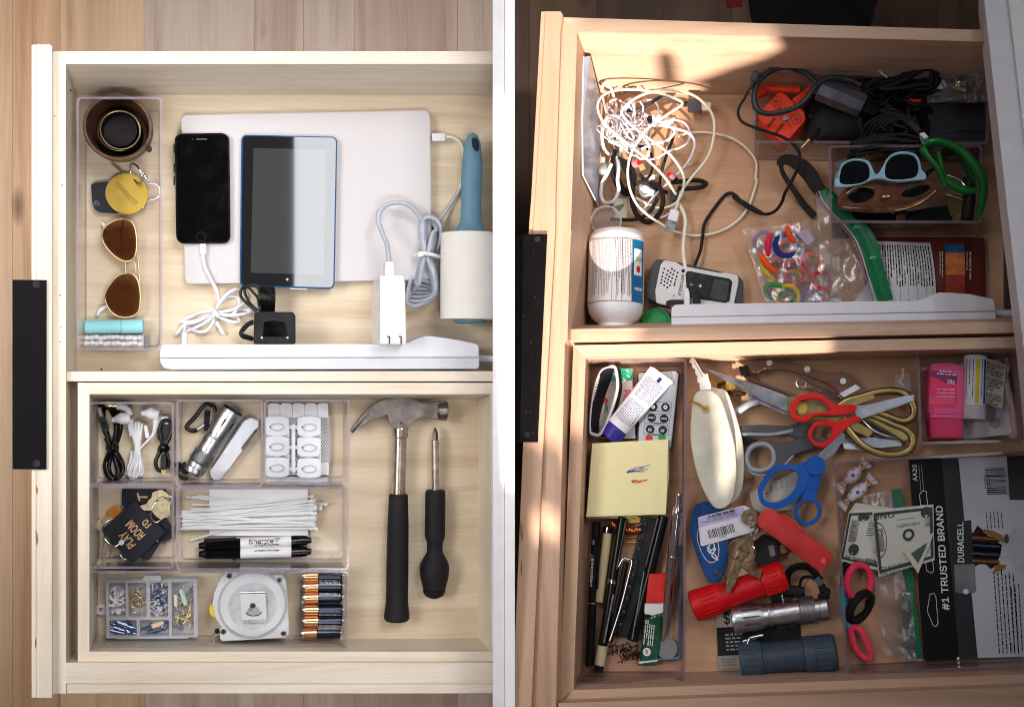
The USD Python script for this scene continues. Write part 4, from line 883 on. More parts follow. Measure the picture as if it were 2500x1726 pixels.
for k in range(7):
    p = rnd_in(cells[1]); r_ = rng.uniform(8, 14); a_ = rng.uniform(0, 6)
    c_ = F.loc(p*0.5 + cK(910, 590)[0]*0.5, 60+k*2)[0]
    t.add('brass_hook', tube([c_ + np.array([math.cos(a_+s)*r_*(1+0.25*s/5), math.sin(a_+s)*r_*1.5, 0]) for s in np.linspace(0, 4.6, 9)], 1.5, 6, sm=4), GOLD, smooth=True)
for k in range(60):
    p = F.loc(rnd_in(cells[2]), 55 + rng.uniform(0, 20))[0]; a_ = rng.uniform(0, 6.28); l_ = rng.uniform(4, 16); d_ = np.array([math.cos(a_), math.sin(a_), rng.uniform(-.3, .3)])*l_
    t.add('pin', lathe(p-d_, p+d_, [(0, 1.3), (0.9, 1.3), (0.92, 3.2), (1, 3.2)], 6), STEELB if k % 2 else WHITE_SOFT)
for k in range(40):
    p = F.loc(rnd_in(cells[3]), 55 + rng.uniform(0, 18))[0]; a_ = rng.choice([1.0, 1.2, 0.9, -0.4, 1.5, 2.3]) + rng.uniform(-.15, .15); l_ = rng.uniform(10, 22); d_ = np.array([math.cos(a_), math.sin(a_), rng.uniform(-.1, .1)])*l_
    t.add('nail', lathe(p-d_, p+d_, [(0, 0.6), (0.05, 1.3), (0.95, 1.3), (0.96, 2.4), (1, 2.4)], 6), GOLD if k % 3 else CHROME)
t.add('wall_anchor', lathe(F.loc(cK(1610, 380), 76)[0], F.loc(cK(1690, 640), 76)[0], [(0, 4), (0.1, 6.5), (0.9, 5.5), (1, 4)], 12), M('mint_anchor', (190, 214, 206), 0.45))
t.add('wall_anchor', lathe(F.loc(cK(1520, 470), 72)[0], F.loc(cK(1525, 660), 72)[0], [(0, 5), (1, 4)], 10), IVORY)
for k in range(16):
    p = F.loc(rnd_in(cells[4]), 56 + rng.uniform(0, 14))[0]; a_ = (-0.35 if k < 10 else -1.3) + rng.uniform(-.2, .2); l_ = rng.uniform(14, 24); d_ = np.array([math.cos(a_), math.sin(a_), 0])*l_
    t.add('screw', lathe(p-d_, p+d_, [(0, 0.6), (0.1, 1.9), (0.92, 1.9), (0.94, 4), (1, 4)], 7), STEELB)
for k in range(9):
    p = F.loc(rnd_in(cells[5]), 56 + rng.uniform(0, 14))[0]; a_ = 0.35 + rng.uniform(-.3, .3); l_ = rng.uniform(14, 22); d_ = np.array([math.cos(a_), math.sin(a_), 0])*l_
    t.add('screw', lathe(p-d_, p+d_, [(0, 1), (0.1, 3), (0.85, 3), (0.88, 5.5), (1, 5)], 8), STEELB)
t.add('wall_anchor', lathe(F.loc(cK(1140, 990), 76)[0], F.loc(cK(1325, 930), 76)[0], [(0, 6), (0.5, 7), (1, 5)], 10), M('tan_anchor', (226, 200, 160), 0.45))

CH2 = M('tape_chrome', (214, 216, 220), 0.3, 0.12, var=0.03, scale=20)
CH3 = M('tape_inset', (196, 199, 204), 0.35, 0.2)
t = T('tape_measure', 'chrome tape measure with a round inset face and a belt clip', 'tape measure', at=cL(800, 660), h=hf)
o = cL(440, 170, 700, 162, 930, 165, 1150, 195, 1270, 200, 1330, 270, 1350, 500, 1378, 1040, 1370, 1090, 1310, 1140, 480, 1185, 380, 1190, 345, 1150, 345, 1010, 380, 990, 270, 830, 235, 650, 260, 480, 350, 280)
t.add('body', ext(o, 47, 120, r=3, b=7), CH2)
dial = t.add('dial', disc(cL(835, 640), 74, 119, 123, n=64, b=2.5), CH2)
t.add('dial_inset', disc(cL(830, 660), 55, 122.5, 124.2, n=64), CH3, parent=dial)
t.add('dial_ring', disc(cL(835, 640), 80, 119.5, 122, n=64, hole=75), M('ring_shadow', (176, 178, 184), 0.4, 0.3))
cl = t.add('belt_clip', ext(cL(640, 480, 1025, 480, 1045, 850, 1010, 920, 710, 920, 660, 850), 126, 131, r=3, b=1.5), CH2)
t.add('clip_hinge', cord(cL(640, 468, 1025, 455), 130, 3, sm=0), SATIN, parent=cl)
t.add('clip_lip', ext(cL(690, 870, 1020, 862, 1000, 915, 715, 920), 131, 133, b=1), SATIN, parent=cl)
t.add('clip_window', ext(cL(800, 660, 870, 660, 960, 745, 950, 775, 850, 805, 740, 775), 131, 131.6, smooth=3), SATIN, parent=cl)
t.add('clip_mark', ext(LineString(spl(F.loc(cL(735, 770, 790, 800, 850, 808, 920, 795, 960, 755), 132)[:, :2])).buffer(1.0), 131.5, 132.2), INK, parent=cl)
for q, z in ((cL(485, 215), 120), (cL(1230, 275), 120), (cL(395, 1045), 120), (cL(1290, 1075), 120), (cL(832, 658), 131)):
    sc = t.add('screw', disc(q, 6.5, z-1, z+2.5, b=1.5), CHROME)
    c_ = F.loc(q, z+2.5)[0]; t.add('cross_slot', [trimesh.creation.box([8, 1.6, 0.6], trimesh.transformations.translation_matrix(c_ + [0, 0, .2])), trimesh.creation.box([1.6, 8, 0.7], trimesh.transformations.translation_matrix(c_ + [0, 0, .2]))], INK, parent=sc)
t.add('yellow_blade', ext(cL(215, 640, 190, 700, 200, 780, 260, 840, 290, 800, 250, 660), 60, 90, r=2), M('tape_yellow', (240, 206, 30), 0.4))
t.add('end_hook', [ext(cL(248, 1095, 340, 1075, 340, 1095, 262, 1112), 70, 84), ext(cL(246, 1095, 262, 1095, 260, 1240, 248, 1240), 52, 84)], SATIN)
t.add('stop_bumper', ball(F.loc(cL(305, 1030), 80)[0], 6, 2), RUBBER, smooth=True)

BATB = M('battery_navy', (20, 22, 38), 0.25, 0.3, var=0.1)
BATS = M('battery_print', (112, 124, 158), 0.4, 0.2)
def battery(y, z, x0, x1, lab, th):
    t = T('battery', lab, 'battery', at=cL((x0+x1)/2, y), h=z-13, group=None)
    a, b = F.loc(cL(x0, y), z)[0], F.loc(cL(x1, y), z)[0]; L = np.linalg.norm(b-a)
    t.add('end_cap', lathe(a, b, [(-0.03, 5), (0.0, 6), (0.001, 11.5), (0.03, 12.8)], 28), SATIN, smooth=35)
    t.add('copper_jacket', lathe(a, b, [(0.03, 13.2), (0.365, 13.2)], 28), COPPER, smooth=35)
    w = t.add('dark_wrap', lathe(a, b, [(0.365, 13.2), (0.965, 13.2), (0.985, 12)], 28), BATB, smooth=35)
    t.add('end_cap', lathe(a, b, [(0.985, 12), (0.99, 6), (1.03, 5.5), (1.035, 3)], 28), SATIN, smooth=35)
    t.add('lettering', wrap(flat_text('DURACELL', L*0.55, 6.5, True), a, b, 13.2, L*0.40, th, 1), WHITE_INK, parent=w)
    t.add('printed_band', wrap(dashes(2, L*0.55, 2.6, 1.2, int(y), depth=0.1, wmin=6, wmax=22), a, b, 13.2, L*0.39, th+1.35 if th < 0 else th-0.45, 1), BATS, parent=w)
    t.add('printed_band', wrap(trimesh.creation.box([L*0.57, 1.6, 0.2], trimesh.transformations.translation_matrix([L*0.285, 0, 0])), a, b, 13.2, L*0.385, th-0.14 if th > 0 else th+0.95, 1), BATS, parent=w)
for k, (y, z, x0, x1, lab, th) in enumerate(((210, 92, 1585, 2170, 'copper-topped battery at the top of the stack, near the tape measure', -1.3), (365, 92, 1590, 2170, 'second copper-topped battery from the top, its brand name bright', 0.42),
        (530, 92, 1590, 2165, 'third copper-topped battery from the top, above a sunken one', 0.5), (605, 68, 1565, 2120, 'sunken copper-topped battery half hidden between the third and the next', 0.1),
        (715, 92, 1590, 2170, 'copper-topped battery just below the sunken one', -1.3), (880, 92, 1590, 2165, 'second copper-topped battery from the bottom of the stack', -1.2), (1062, 92, 1570, 2140, 'copper-topped battery at the bottom of the stack', 1.0))):
    battery(y, z, x0, x1, lab, th)
# the batteries underneath that hold the stack up
for y in (285, 450, 800, 970):
    battery(y, 64, 1585, 2150, 'copper-topped battery in the lower layer of the stack', 0.2) if 0 else None

HAM = M('forged_steel', (132, 122, 118), 0.32, 1.0, var=0.25, scale=60, bump=0.3, bscale=500)
t = T('hammer', 'claw hammer with a bare metal neck and a black rubber grip', 'hammer', at=cM(290, 600), h=42)
o = cM(52, 230, 75, 195, 110, 150, 160, 100, 215, 72, 280, 62, 345, 64, 380, 75, 400, 88, 440, 92, 478, 80, 525, 80, 533, 100, 532, 160, 524, 178, 478, 174, 440, 152, 405, 158, 385, 170, 360, 190, 340, 210, 320, 216, 262, 214, 250, 200, 235, 145, 190, 160, 140, 182, 95, 215, 65, 238)
hd = t.add('head', ext(o, 62, 92, r=2, b=9, steps=4), HAM)
t.add('claw_notch', ext(cM(56, 232, 110, 172, 150, 138, 118, 172, 64, 238), 88, 93), M('notch_dark', (44, 38, 36), 0.5, 0.5), parent=hd)
t.add('face', lathe(F.loc(cM(478, 127), 77)[0], F.loc(cM(530, 129), 77)[0], [(0, 20), (0.2, 24), (0.9, 24.5), (1, 22)], 32), HAM, parent=hd, smooth=35)
t.add('rivet', disc(cM(303, 188), 3.2, 92, 93), INK, parent=hd)
a, b = F.loc(cM(301, 212), 74)[0], F.loc(cM(290, 545), 74)[0]
SHAFT = M('hammer_shaft', (190, 176, 164), 0.28, 1.0, var=0.06)
t.add('collar', lathe(a, b, [(0, 18), (0.02, 19), (0.13, 19), (0.15, 16.5)], 32), SHAFT, smooth=35)
t.add('neck', lathe(a, b, [(0.13, 16), (1, 16)], 32), SHAFT, smooth=35)
b2 = F.loc(cM(281, 1165), 72)[0]
gr = t.add('grip', lathe(b, b2, [(-0.01, 20), (0.0, 23), (0.05, 23.5), (0.25, 26), (0.6, 27), (0.85, 27), (0.95, 31), (0.985, 31), (1.0, 27)], 36), RUBBER, smooth=35)
L = np.linalg.norm(b2-b)
t.add('grip_dimples', [trimesh.creation.box([2.6, 3.2, 1.2], trimesh.transformations.translation_matrix([0, 0, 0])).apply_translation(onaxis(b, b2, 26.3, L*(0.2+0.022*i), th)[0]) for i in range(30) for th in (-0.5, -0.25, 0, 0.25, 0.5)], BLACK, parent=gr)

t = T('screwdriver', 'stubby-tipped screwdriver with a bulbous black handle, right of the hammer', 'screwdriver', at=cM(470, 640), h=42)
a, b = F.loc(cM(472, 212), 70)[0], F.loc(cM(473, 522), 70)[0]
t.add('bit', lathe(a, b, [(0, 1.5), (0.04, 5), (0.08, 7), (0.19, 7)], 6), M('bit_steel', (92, 86, 82), 0.35, 1.0))
t.add('shaft', lathe(a, b, [(0.19, 8), (0.195, 9.5), (1, 9.5)], 28), SHAFT, smooth=35)
b2 = F.loc(cM(467, 1056), 70)[0]
t.add('handle', lathe(b, b2, [(-0.005, 20), (0, 23.5), (0.03, 25), (0.42, 25), (0.45, 23), (0.48, 20), (0.53, 19), (0.57, 20), (0.62, 27), (0.67, 34), (0.72, 36.5), (0.8, 35), (0.915, 27.5)], 36), RUBBER, smooth=35)
t.add('end_cap', lathe(b, b2, [(0.92, 28), (0.94, 27.5), (0.975, 22), (1, 8)], 36), RUBBER, smooth=35)
# ================================================================ RIGHT DRAWER, upper half
F = RIGHT
CREAM = M('cream_cable', (224, 222, 204), 0.4, var=0.04)
LILAC = M('lilac_white_cable', (224, 220, 232), 0.4, var=0.03)
CHARC = M('charcoal_plastic', (58, 58, 64), 0.45, var=0.08)
GREYP = M('grey_plastic', (150, 150, 152), 0.45, var=0.05)
ORANGE = M('orange_red_plastic', (226, 58, 18), 0.4, var=0.06)
DKRED = M('dark_red_plastic', (120, 26, 14), 0.5, var=0.1)
BLK = M('matt_black', (16, 15, 17), 0.6, var=0.2, bump=0.15, bscale=1500, specular_ior_level=0.3)
acrylic('long clear tray at the top right, full of black chargers and the orange plug', P(1836, 172, 2416, 190, 2412, 352, 1838, 349), P(1848, 222, 2402, 236, 2398, 396, 1842, 391), 2, 137, None)
acrylic('clear tray below the charger tray, holding the heap of sunglasses', P(2024, 356, 2398, 354, 2396, 545, 2026, 543), P(2032, 392, 2390, 392, 2388, 583, 2030, 583), 2, 150, None)

t = T('card_sleeve', 'glossy grey-blue card sleeve standing against the sunlit left drawer wall', 'sleeve', at=P(1450, 330), h=2)
q = np.array([F.loc(P(1424, 140), 215)[0], F.loc(P(1440, 137), 205)[0], F.loc(P(1463, 232), 25)[0], F.loc(P(1464, 370), 8)[0], F.loc(P(1461, 503), 4)[0], F.loc(P(1423, 428), 205)[0], F.loc(P(1422, 290), 212)[0]])
SLV = M('sleeve_blue_grey', (150, 158, 176), 0.25, var=0.2, scale=25, bump=0.4, bscale=120)
top = np.array([q[0], q[1], q[2], q[3], q[4], q[5], q[6]]); ctr = top.mean(0)
vs = np.vstack([top + [1.2, 0, 0], top - [1.2, 0, 0]]); fs = []
for tri in ((0, 1, 6), (1, 2, 6), (2, 3, 6), (3, 5, 6), (3, 4, 5)): fs += [list(tri), [x+7 for x in tri[::-1]]]
for i in range(7): j = (i+1) % 7; fs += [[i, i+7, j], [j, i+7, j+7]]
t.add('sleeve', (vs, np.array(fs)), SLV)
t.add('white_edge', tube([q[5]+[0, 0, 2], q[6]+[0, 0, 2], q[0]+[0, 0, 2]], 2.2, 6, sm=2), WHITE)
t.add('white_edge', tube([q[5]+[0, 0, 2], q[4]+[0, 0, 2]], 1.8, 6, sm=0), WHITE)

# white and black cables
t = T('usb_cable', 'cream charging cable in wide loops over the white tangle, its bright plug hanging free', 'cable', at=rc(960, 1450), h=2)
t.add('plug_body', ext(rc(945, 1395, 1032, 1420, 1010, 1525, 915, 1500), 44, 62, r=3, b=3), WHITE)
t.add('metal_plug', ext(rc(915, 1503, 1005, 1527, 965, 1630, 885, 1605), 46, 58, b=1), CHROME)
t.add('cable', cord(rc(995, 1410, 1030, 1290, 1070, 1200, 1150, 1095, 1240, 990, 1310, 890, 1355, 760, 1372, 620, 1360, 500, 1300, 400, 1200, 310, 1080, 260, 950, 240, 820, 245, 680, 285, 560, 350, 480, 430, 475, 480, 540, 560, 660, 660, 800, 760, 930, 860, 1020, 970, 1075, 1090, 1065, 1220, 1010, 1330, 920, 1380, 820, 1385, 700, 1340, 610, 1290), [56, 68, 74, 84, 94, 98, 92, 84, 78, 40, 26], 3.5), CREAM, smooth=True)
t = T('usb_cable', 'white cable with a sharp bend that crosses the tangle and sweeps right', 'cable', at=rc(1060, 370), h=2)
pth = np.vstack([rc(1000, 1260, 880, 1080, 720, 920, 560, 790, 400, 660, 290, 550, 240, 440, 250, 340, 330, 270, 470, 238, 640, 240, 800, 262, 930, 300, 1045, 350, 1060, 378, 1030, 405, 900, 490, 720, 620, 620, 750, 555, 880, 530, 1010, 535, 1130, 565, 1250, 630, 1370, 740, 1470, 870, 1555), rf(1000, 510, 1100, 545, 1230, 568, 1380, 558, 1540, 510, 1690, 410, 1790, 280, 1850, 120, 1880, 0), ra(2010, 1450, 2018, 1340, 1985, 1260, 1890, 1165, 1780, 1110, 1620, 1078, 1480, 1080, 1380, 1110)])
t.add('cable', cord(pth, np.interp(np.arange(len(pth)), [0, 6, 14, 22, 28, 60], [70, 106, 110, 80, 14, 6]), 3.3), CREAM, smooth=True)
t = T('usb_cable', 'white cable that runs from the tangle down into the power strip', 'cable', at=rf(1140, 600), h=2)
t.add('cable', cord(np.vstack([rc(1130, 640, 1180, 760, 1140, 900, 1060, 1010, 960, 1110, 850, 1210, 740, 1330, 690, 1420), rc(860, 1480, 1010, 1380, 1050, 1390)]), np.interp(np.arange(11), [0, 5, 10], [60, 30, 20]), 3.0), LILAC, smooth=True)
t.add('cable', cord(rf(1080, 240, 1130, 340, 1148, 430, 1135, 560, 1125, 720, 1140, 860, 1160, 980, 1165, 1110), (40, 40, 42, 46, 50, 56, 60, 62), 5.0), CREAM, smooth=True)
t.add('wall_plug_end', ext(rf(1138, 1105, 1178, 1105, 1195, 1200, 1190, 1285, 1138, 1285), 60, 84, r=4, b=4), WHITE)

tang = [('tangled white earphone wire, brightest, at the top of the heap', rc(290, 330, 330, 470, 420, 560, 430, 700, 400, 750, 350, 700, 380, 600, 440, 540, 560, 560, 640, 540, 700, 560), LILAC, 3.2),
        ('tangled white wire that loops tallest against the top wall', rc(280, 240, 290, 180, 330, 170, 370, 230, 400, 340, 420, 420, 400, 500, 440, 560), WHITE_SOFT, 4.0),
        ('small white ring of wire left of the tangle', rc(420, 330, 360, 350, 350, 410, 400, 450, 470, 430, 490, 380, 450, 340), LILAC, 2.6),
        ('white wire in an oval round the middle of the tangle', rc(480, 440, 560, 380, 680, 350, 780, 340, 825, 410, 820, 490, 790, 560), WHITE_SOFT, 2.8),
        ('white flat wire that crosses the tangle to the earbud', rc(530, 470, 640, 460, 760, 510, 870, 560, 960, 560), WHITE_SOFT, 4.5),
        ('white wire with a double strand, running right from the tangle', rc(560, 560, 720, 580, 880, 590, 1010, 620, 1120, 660, 1180, 740, 1170, 850, 1110, 960), LILAC, 3.6),
        ('white wire that hangs in a long loop by the left wall', rc(430, 900, 440, 1000, 430, 1120, 440, 1220, 390, 1320, 310, 1340, 270, 1270, 280, 1150, 330, 1050, 370, 960), WHITE_SOFT, 5.0),
        ('white wire that bows left round the clear bulb', rc(440, 500, 340, 500, 290, 600, 280, 720, 310, 830, 400, 900, 450, 880, 480, 700), WHITE_SOFT, 4.4),
        ('white wire that ends in a bow below the middle of the tangle', rc(700, 720, 740, 800, 720, 880, 660, 910, 600, 860, 640, 830, 780, 760, 900, 740, 980, 660, 960, 600), WHITE_SOFT, 3.6),
        ('thin white wire that dips to the left of the bottom corner', rc(540, 640, 480, 720, 400, 760, 340, 740), LILAC, 2.6),
        ('thin white wire that springs to the right over the wooden floor', rc(990, 530, 1080, 560, 1130, 640, 1120, 740, 1040, 800, 920, 840, 820, 900, 740, 920), LILAC, 2.8)]
for k, (lb, q, m_, r_) in enumerate(tang):
    t = T('earphone_wire', lb, 'wire', at=q.mean(0), h=2)
    t.add('wire', cord(q, [44 + 24*math.sin(i*0.8 + k) for i in range(len(q))], r_), m_, smooth=True)
    if k == 0:
        for j in range(20):
            c_ = rc(rng.uniform(380, 620), rng.uniform(380, 720)); a_ = rng.uniform(0, 6.28); l1, l2 = rng.uniform(90, 230), rng.uniform(40, 130)
            pts = [c_[0]*0 + rc(*((c_[0]-[1400, 160])*3.99 + np.array([math.cos(a_)*math.cos(s)*l1 - math.sin(a_)*math.sin(s)*l2, math.sin(a_)*math.cos(s)*l1 + math.cos(a_)*math.sin(s)*l2])))[0] for s in np.linspace(0, 5.2, 8)]
            t.add('wire', cord(np.array(pts), [50 + 34*math.sin(i*0.9 + j*1.7) for i in range(8)], 1.8 + rng.random()*1.0), (WHITE_SOFT, LILAC)[j % 2], smooth=True)
t = T('earbud', 'white earbud lit by the sun at the right of the tangle', 'earbud', at=rc(920, 550), h=20)
t.add('bud', tube(F.loc(rc(850, 570, 910, 560, 985, 520), (60, 64, 62)), (6, 9, 4), 12), WHITE, smooth=True)
t = T('earbud', 'rounded grey-white earbud in the middle of the tangle', 'earbud', at=rc(810, 520), h=20)
t.add('bud', ball(F.loc(rc(815, 520), 40)[0], 17, 2, (1.1, 0.9, 0.8)), LILAC, smooth=True); t.add('mesh_ring', disc(rc(745, 520), 8, 38, 50), BLK)
t = T('earbud', 'clear-domed earbud hanging by the left wall', 'earbud', at=rc(295, 1000), h=20)
t.add('bud', ball(F.loc(rc(295, 1005), 40)[0], 13, 2, (1, 1.25, 0.9)), GREYP, smooth=True); t.add('dome', ball(F.loc(rc(295, 1015), 44)[0], 14, 2, (1, 1.1, 0.8)), CLEARBOX, smooth=True)
t.add('stem', cord(rc(290, 900, 290, 960), 42, 5, sm=0), WHITE)
for lb, a_, b_ in (('black in-ear bud with a red tip among the cables', rc(560, 960)[0], rc(620, 950)[0]), ('black in-ear bud with a red tip at the right of the black cable loop', rc(990, 1130)[0], rc(945, 1075)[0])):
    t = T('earbud', lb, 'earbud', at=a_, h=20)
    p0, p1 = F.loc([a_, b_], (40, 58)); t.add('bud', tube([p0, p0*0.5+p1*0.5], (11, 9), 14, sm=0), BLK, smooth=True)
    t.add('ear_tip', lathe(p0*0.45+p1*0.55, p1 + (p1-p0)*0.25, [(0, 7), (0.2, 12), (0.6, 11), (1, 8)], 20), clear('tip_clear' + str(used.setdefault('tip', 0)), (0.9, 0.8, 0.8), 0.1, haze=0.4, hazecol=lin((226, 180, 180))), smooth=40); used['tip'] += 1
    t.add('red_core', lathe(p0*0.4+p1*0.6, p1 + (p1-p0)*0.35, [(0, 7), (1, 6)], 16), M('tip_red%d' % used['tip'], (214, 20, 36), 0.4))
t = T('black_cable', 'thick black cable coiled below the white tangle', 'cable', at=rc(700, 1250), h=2)
for k, (q, r_) in enumerate(((rc(410, 830, 380, 940, 385, 1060, 430, 1180, 500, 1255, 550, 1240, 480, 1190, 430, 1080, 410, 960), 5.5), (rc(570, 1000, 580, 1180, 570, 1320, 620, 1460, 710, 1525, 800, 1490, 860, 1390, 870, 1270, 830, 1180, 760, 1140), 6.5),
        (rc(640, 1060, 720, 1150, 800, 1210, 920, 1240), 4.5), (rc(980, 1140, 1100, 1125, 1210, 1120, 1290, 1150, 1250, 1185, 1120, 1200, 1020, 1200), 6), (rc(365, 1400, 370, 1340, 420, 1260, 560, 1180, 660, 1130, 740, 1080, 770, 960, 750, 850, 690, 790, 640, 790), 3.6), (rc(360, 1500, 600, 1500, 740, 1430, 820, 1290), 5), (rc(980, 620, 965, 720, 920, 840, 880, 960, 850, 1080, 830, 1220), 4.0))):
    t.add('cable', cord(q, [30 + 14*math.sin(i + k) for i in range(len(q))], r_), BLK, smooth=True)
for k in range(8): t.add('cable', cord(rc(440+k*18, 890+k*8, 470+k*14, 960+k*6, 520+k*12, 1060, 560+k*6, 1120), 44, 3.5), BLK, smooth=True)
t.add('clasp', ext(rc(930, 1215, 1030, 1210, 1025, 1310, 955, 1320), 24, 40, r=3, b=2), CHARC)
t = T('usb_cable', 'dark cable with a flat black plug at the top of the cable heap', 'cable', at=rc(1200, 390), h=2)
t.add('plug_body', ext(rc(1118, 322, 1235, 335, 1255, 450, 1110, 438), 30, 48, r=3, b=2), CHARC); t.add('strain_relief', cord(rc(1050, 375, 1110, 378), 38, 7, sm=0), BLK)
t.add('metal_plug', ext(rc(1250, 352, 1340, 362, 1335, 440, 1250, 445), 32, 44, b=1), SATIN)
t.add('cable', cord(rc(1060, 376, 960, 330, 860, 310, 740, 370, 640, 430, 520, 440), (38, 40, 44, 50, 54, 50), 5.0), CHARC, smooth=True)
t = T('cable_clip', 'white plastic clip with two rounded ends inside the black coil', 'clip', at=rc(700, 1220), h=4)
t.add('clip_body', tube(F.loc(rc(640, 1185, 700, 1220, 790, 1250), 22), (9, 13, 9), 14), WHITE, smooth=True); t.add('clip_ring', disc(rc(695, 1225), 14, 12, 36, hole=11), WHITE)
t = T('cable_clip', 'small white cylinder clip above the black coil', 'clip', at=rc(745, 1090), h=4)
t.add('clip_body', cord(rc(695, 1095, 795, 1085), 26, 6.5, sm=0), WHITE)
t = T('paper_tag', 'small cream card with a green leaf print near the bottom left corner', 'card', at=rc(460, 1380), h=0)
t.add('card', ext(rc(395, 1290, 520, 1300, 520, 1500, 400, 1490), 1, 3), IVORY)
lf = t.add('leaf_print', ext(rc(405, 1375, 490, 1350, 470, 1400, 430, 1430, 410, 1410), 3, 3.6, smooth=4), M('leaf_green', (112, 136, 100), 0.6))
t = T('twist_tie', 'thin gold twist of wire lying on the floor right of the cables', 'wire', at=rc(1150, 970), h=0)
t.add('wire', cord(rc(1060, 1020, 1130, 970, 1200, 935, 1215, 905, 1225, 950, 1195, 930), 4, 1.4), GOLD, smooth=True)
t = T('jar_lid', 'round frosted clear lid printed round its rim, standing above the white bottle', 'lid', at=rf(335, 410), h=2)
c_ = F.loc(rf(335, 420), 46)[0]; ax_ = (np.array([1.0, 0, 0]), np.array([0, 0.94, 0.34]))
t.add('rim', ring3(c_, 38, ax_, 2.2, 48), FROST, smooth=True)
n_ = np.cross(*ax_); t.add('disc', lathe(c_-n_*1, c_+n_*1, [(0, 37), (1, 37)], 40), CLEARBOX)
v, f = glyphs('PRESS DOWN AND TURN TO OPEN'); w_ = v[:, 0].max(); an = math.radians(150) - v[:, 0]/w_*math.radians(120); rr_ = 26 + v[:, 1]*0.55
t.add('rim_print', (c_ + np.outer(rr_*np.cos(an), ax_[0]) + np.outer(rr_*np.sin(an), ax_[1]) + np.outer(1.3+v[:, 2]*0.4, n_), f), GREY_INK)

t = T('pill_bottle', 'white pill bottle with a blue-edged drug label, lying upside down in the corner', 'bottle', at=rf(440, 1000), h=0)
a, b = F.loc(rf(448, 520), 82)[0], F.loc(rf(425, 1545), 78)[0]; L = np.linalg.norm(b-a); R = 69.0
t.add('body', lathe(a, b, [(0, 46), (0.01, 56), (0.04, 64), (0.08, 68.5), (0.12, R), (0.72, R+1), (0.78, R), (0.83, 66), (0.88, 58), (0.92, 46), (0.94, 42), (1.02, 42)], 48), WHITE, smooth=35)
lb = t.add('label', lathe(a, b, [(0.115, R+0.2), (0.116, R+0.9), (0.745, R+1.6), (0.746, R+0.5)], 40, arc=(-1.6, 1.35)), M('label_white', (222, 216, 216), 0.5, var=0.02), smooth=40)
t.add('label_panel', lathe(a, b, [(0.13, R+1.3), (0.745, R+1.9)], 16, arc=(0.72, 1.36)), M('label_blue', (16, 98, 146), 0.4, var=0.04), parent=lb, smooth=40)
def onb(mesh, s, th): return wrap(mesh, a, b, R+1.7, L*s, th, 1)
for x in (0.33, -0.02, 0.13, 0.70): t.add('label_rule', lathe(a, b, [(0.13, R+1.5), (0.745, R+2.1)], 2, arc=(x, x+0.014)), INK, parent=lb)
for s in (0.128, 0.742): t.add('label_rule', lathe(a, b, [(s, R+2), (s+0.005, R+2.1)], 24, arc=(-1.3, 0.7)), INK, parent=lb)
for k, (s, th, rows) in enumerate(((0.14, -0.10, 14), (0.14, 0.30, 5), (0.14, 0.66, 6))):
    mm = dashes(rows, L*0.56, 4.2, 1.5, k+3, depth=0.4, para=0.5); t.add('fine_print', wrap(mm, a, b, R+1.7, L*s, th, 1), GREY_INK if k == 0 else INK, parent=lb)
wp = t.add('white_panel', lathe(a, b, [(0.22, R+2.0), (0.48, R+2.2)], 10, arc=(0.78, 1.2)), WHITE, parent=lb)
def down(mesh, s, th):       # lettering that reads across the bottle, upside down
    v = mesh.vertices; return trimesh.Trimesh(onaxis(a, b, R+2.2, L*s + v[:, 1], th - v[:, 0]/R, v[:, 2]+0.3), mesh.faces, process=False)
t.add('lettering', down(flat_text('500', 24, 11, True), 0.30, 1.17), M('label_green', (120, 170, 40), 0.5), parent=lb)
t.add('lettering', down(flat_text('profen', 26, 8, True), 0.60, 1.2), WHITE_INK, parent=lb)
t.add('red_seal', trimesh.Trimesh(onaxis(a, b, R+2.6, L*(0.42+0.035*np.sin(np.linspace(0, 2*math.pi, 20))), 0.98+0.10*np.cos(np.linspace(0, 2*math.pi, 20))), np.array([[0, i+1, i] for i in range(1, 18)])), M('seal_red', (190, 30, 40), 0.5), parent=lb)

t = T('green_cap', 'embossed green bottle cap between the white bottle and the power strip', 'cap', at=rf(850, 1440), h=0)
GRN = M('cap_green', (10, 132, 66), 0.4, var=0.05)
c_ = F.loc(rf(850, 1460), 30)[0]; t.add('cap', lathe(c_-[0, 0, 28], c_, [(0, 38), (0.9, 38), (1, 36)], 48), GRN, smooth=35)
t.add('cap_rim', ring3(c_+[0, 0, .6], 30, (np.array([1., 0, 0]), np.array([0, 1., 0])), 1.2, 48), GRN)
v, f = glyphs('PUSH DOWN WHILE TURNING'); w_ = v[:, 0].max(); an = math.radians(200) - v[:, 0]/w_*math.radians(220); rr_ = 20 + v[:, 1]*0.7
t.add('embossed_word', (c_ + np.stack([rr_*np.cos(an), rr_*np.sin(an), v[:, 2]*2+0.1], 1), f), M('cap_green_light', (40, 156, 92), 0.4))
for k in range(5): t.add('embossed_word', lay(dashes(1, 30, 4, 2, k, depth=0.8), rf(800+k*8, 1400+k*26), rf(900, 1390+k*26), 30.2), M('emb%d' % k, (40, 156, 92), 0.4))

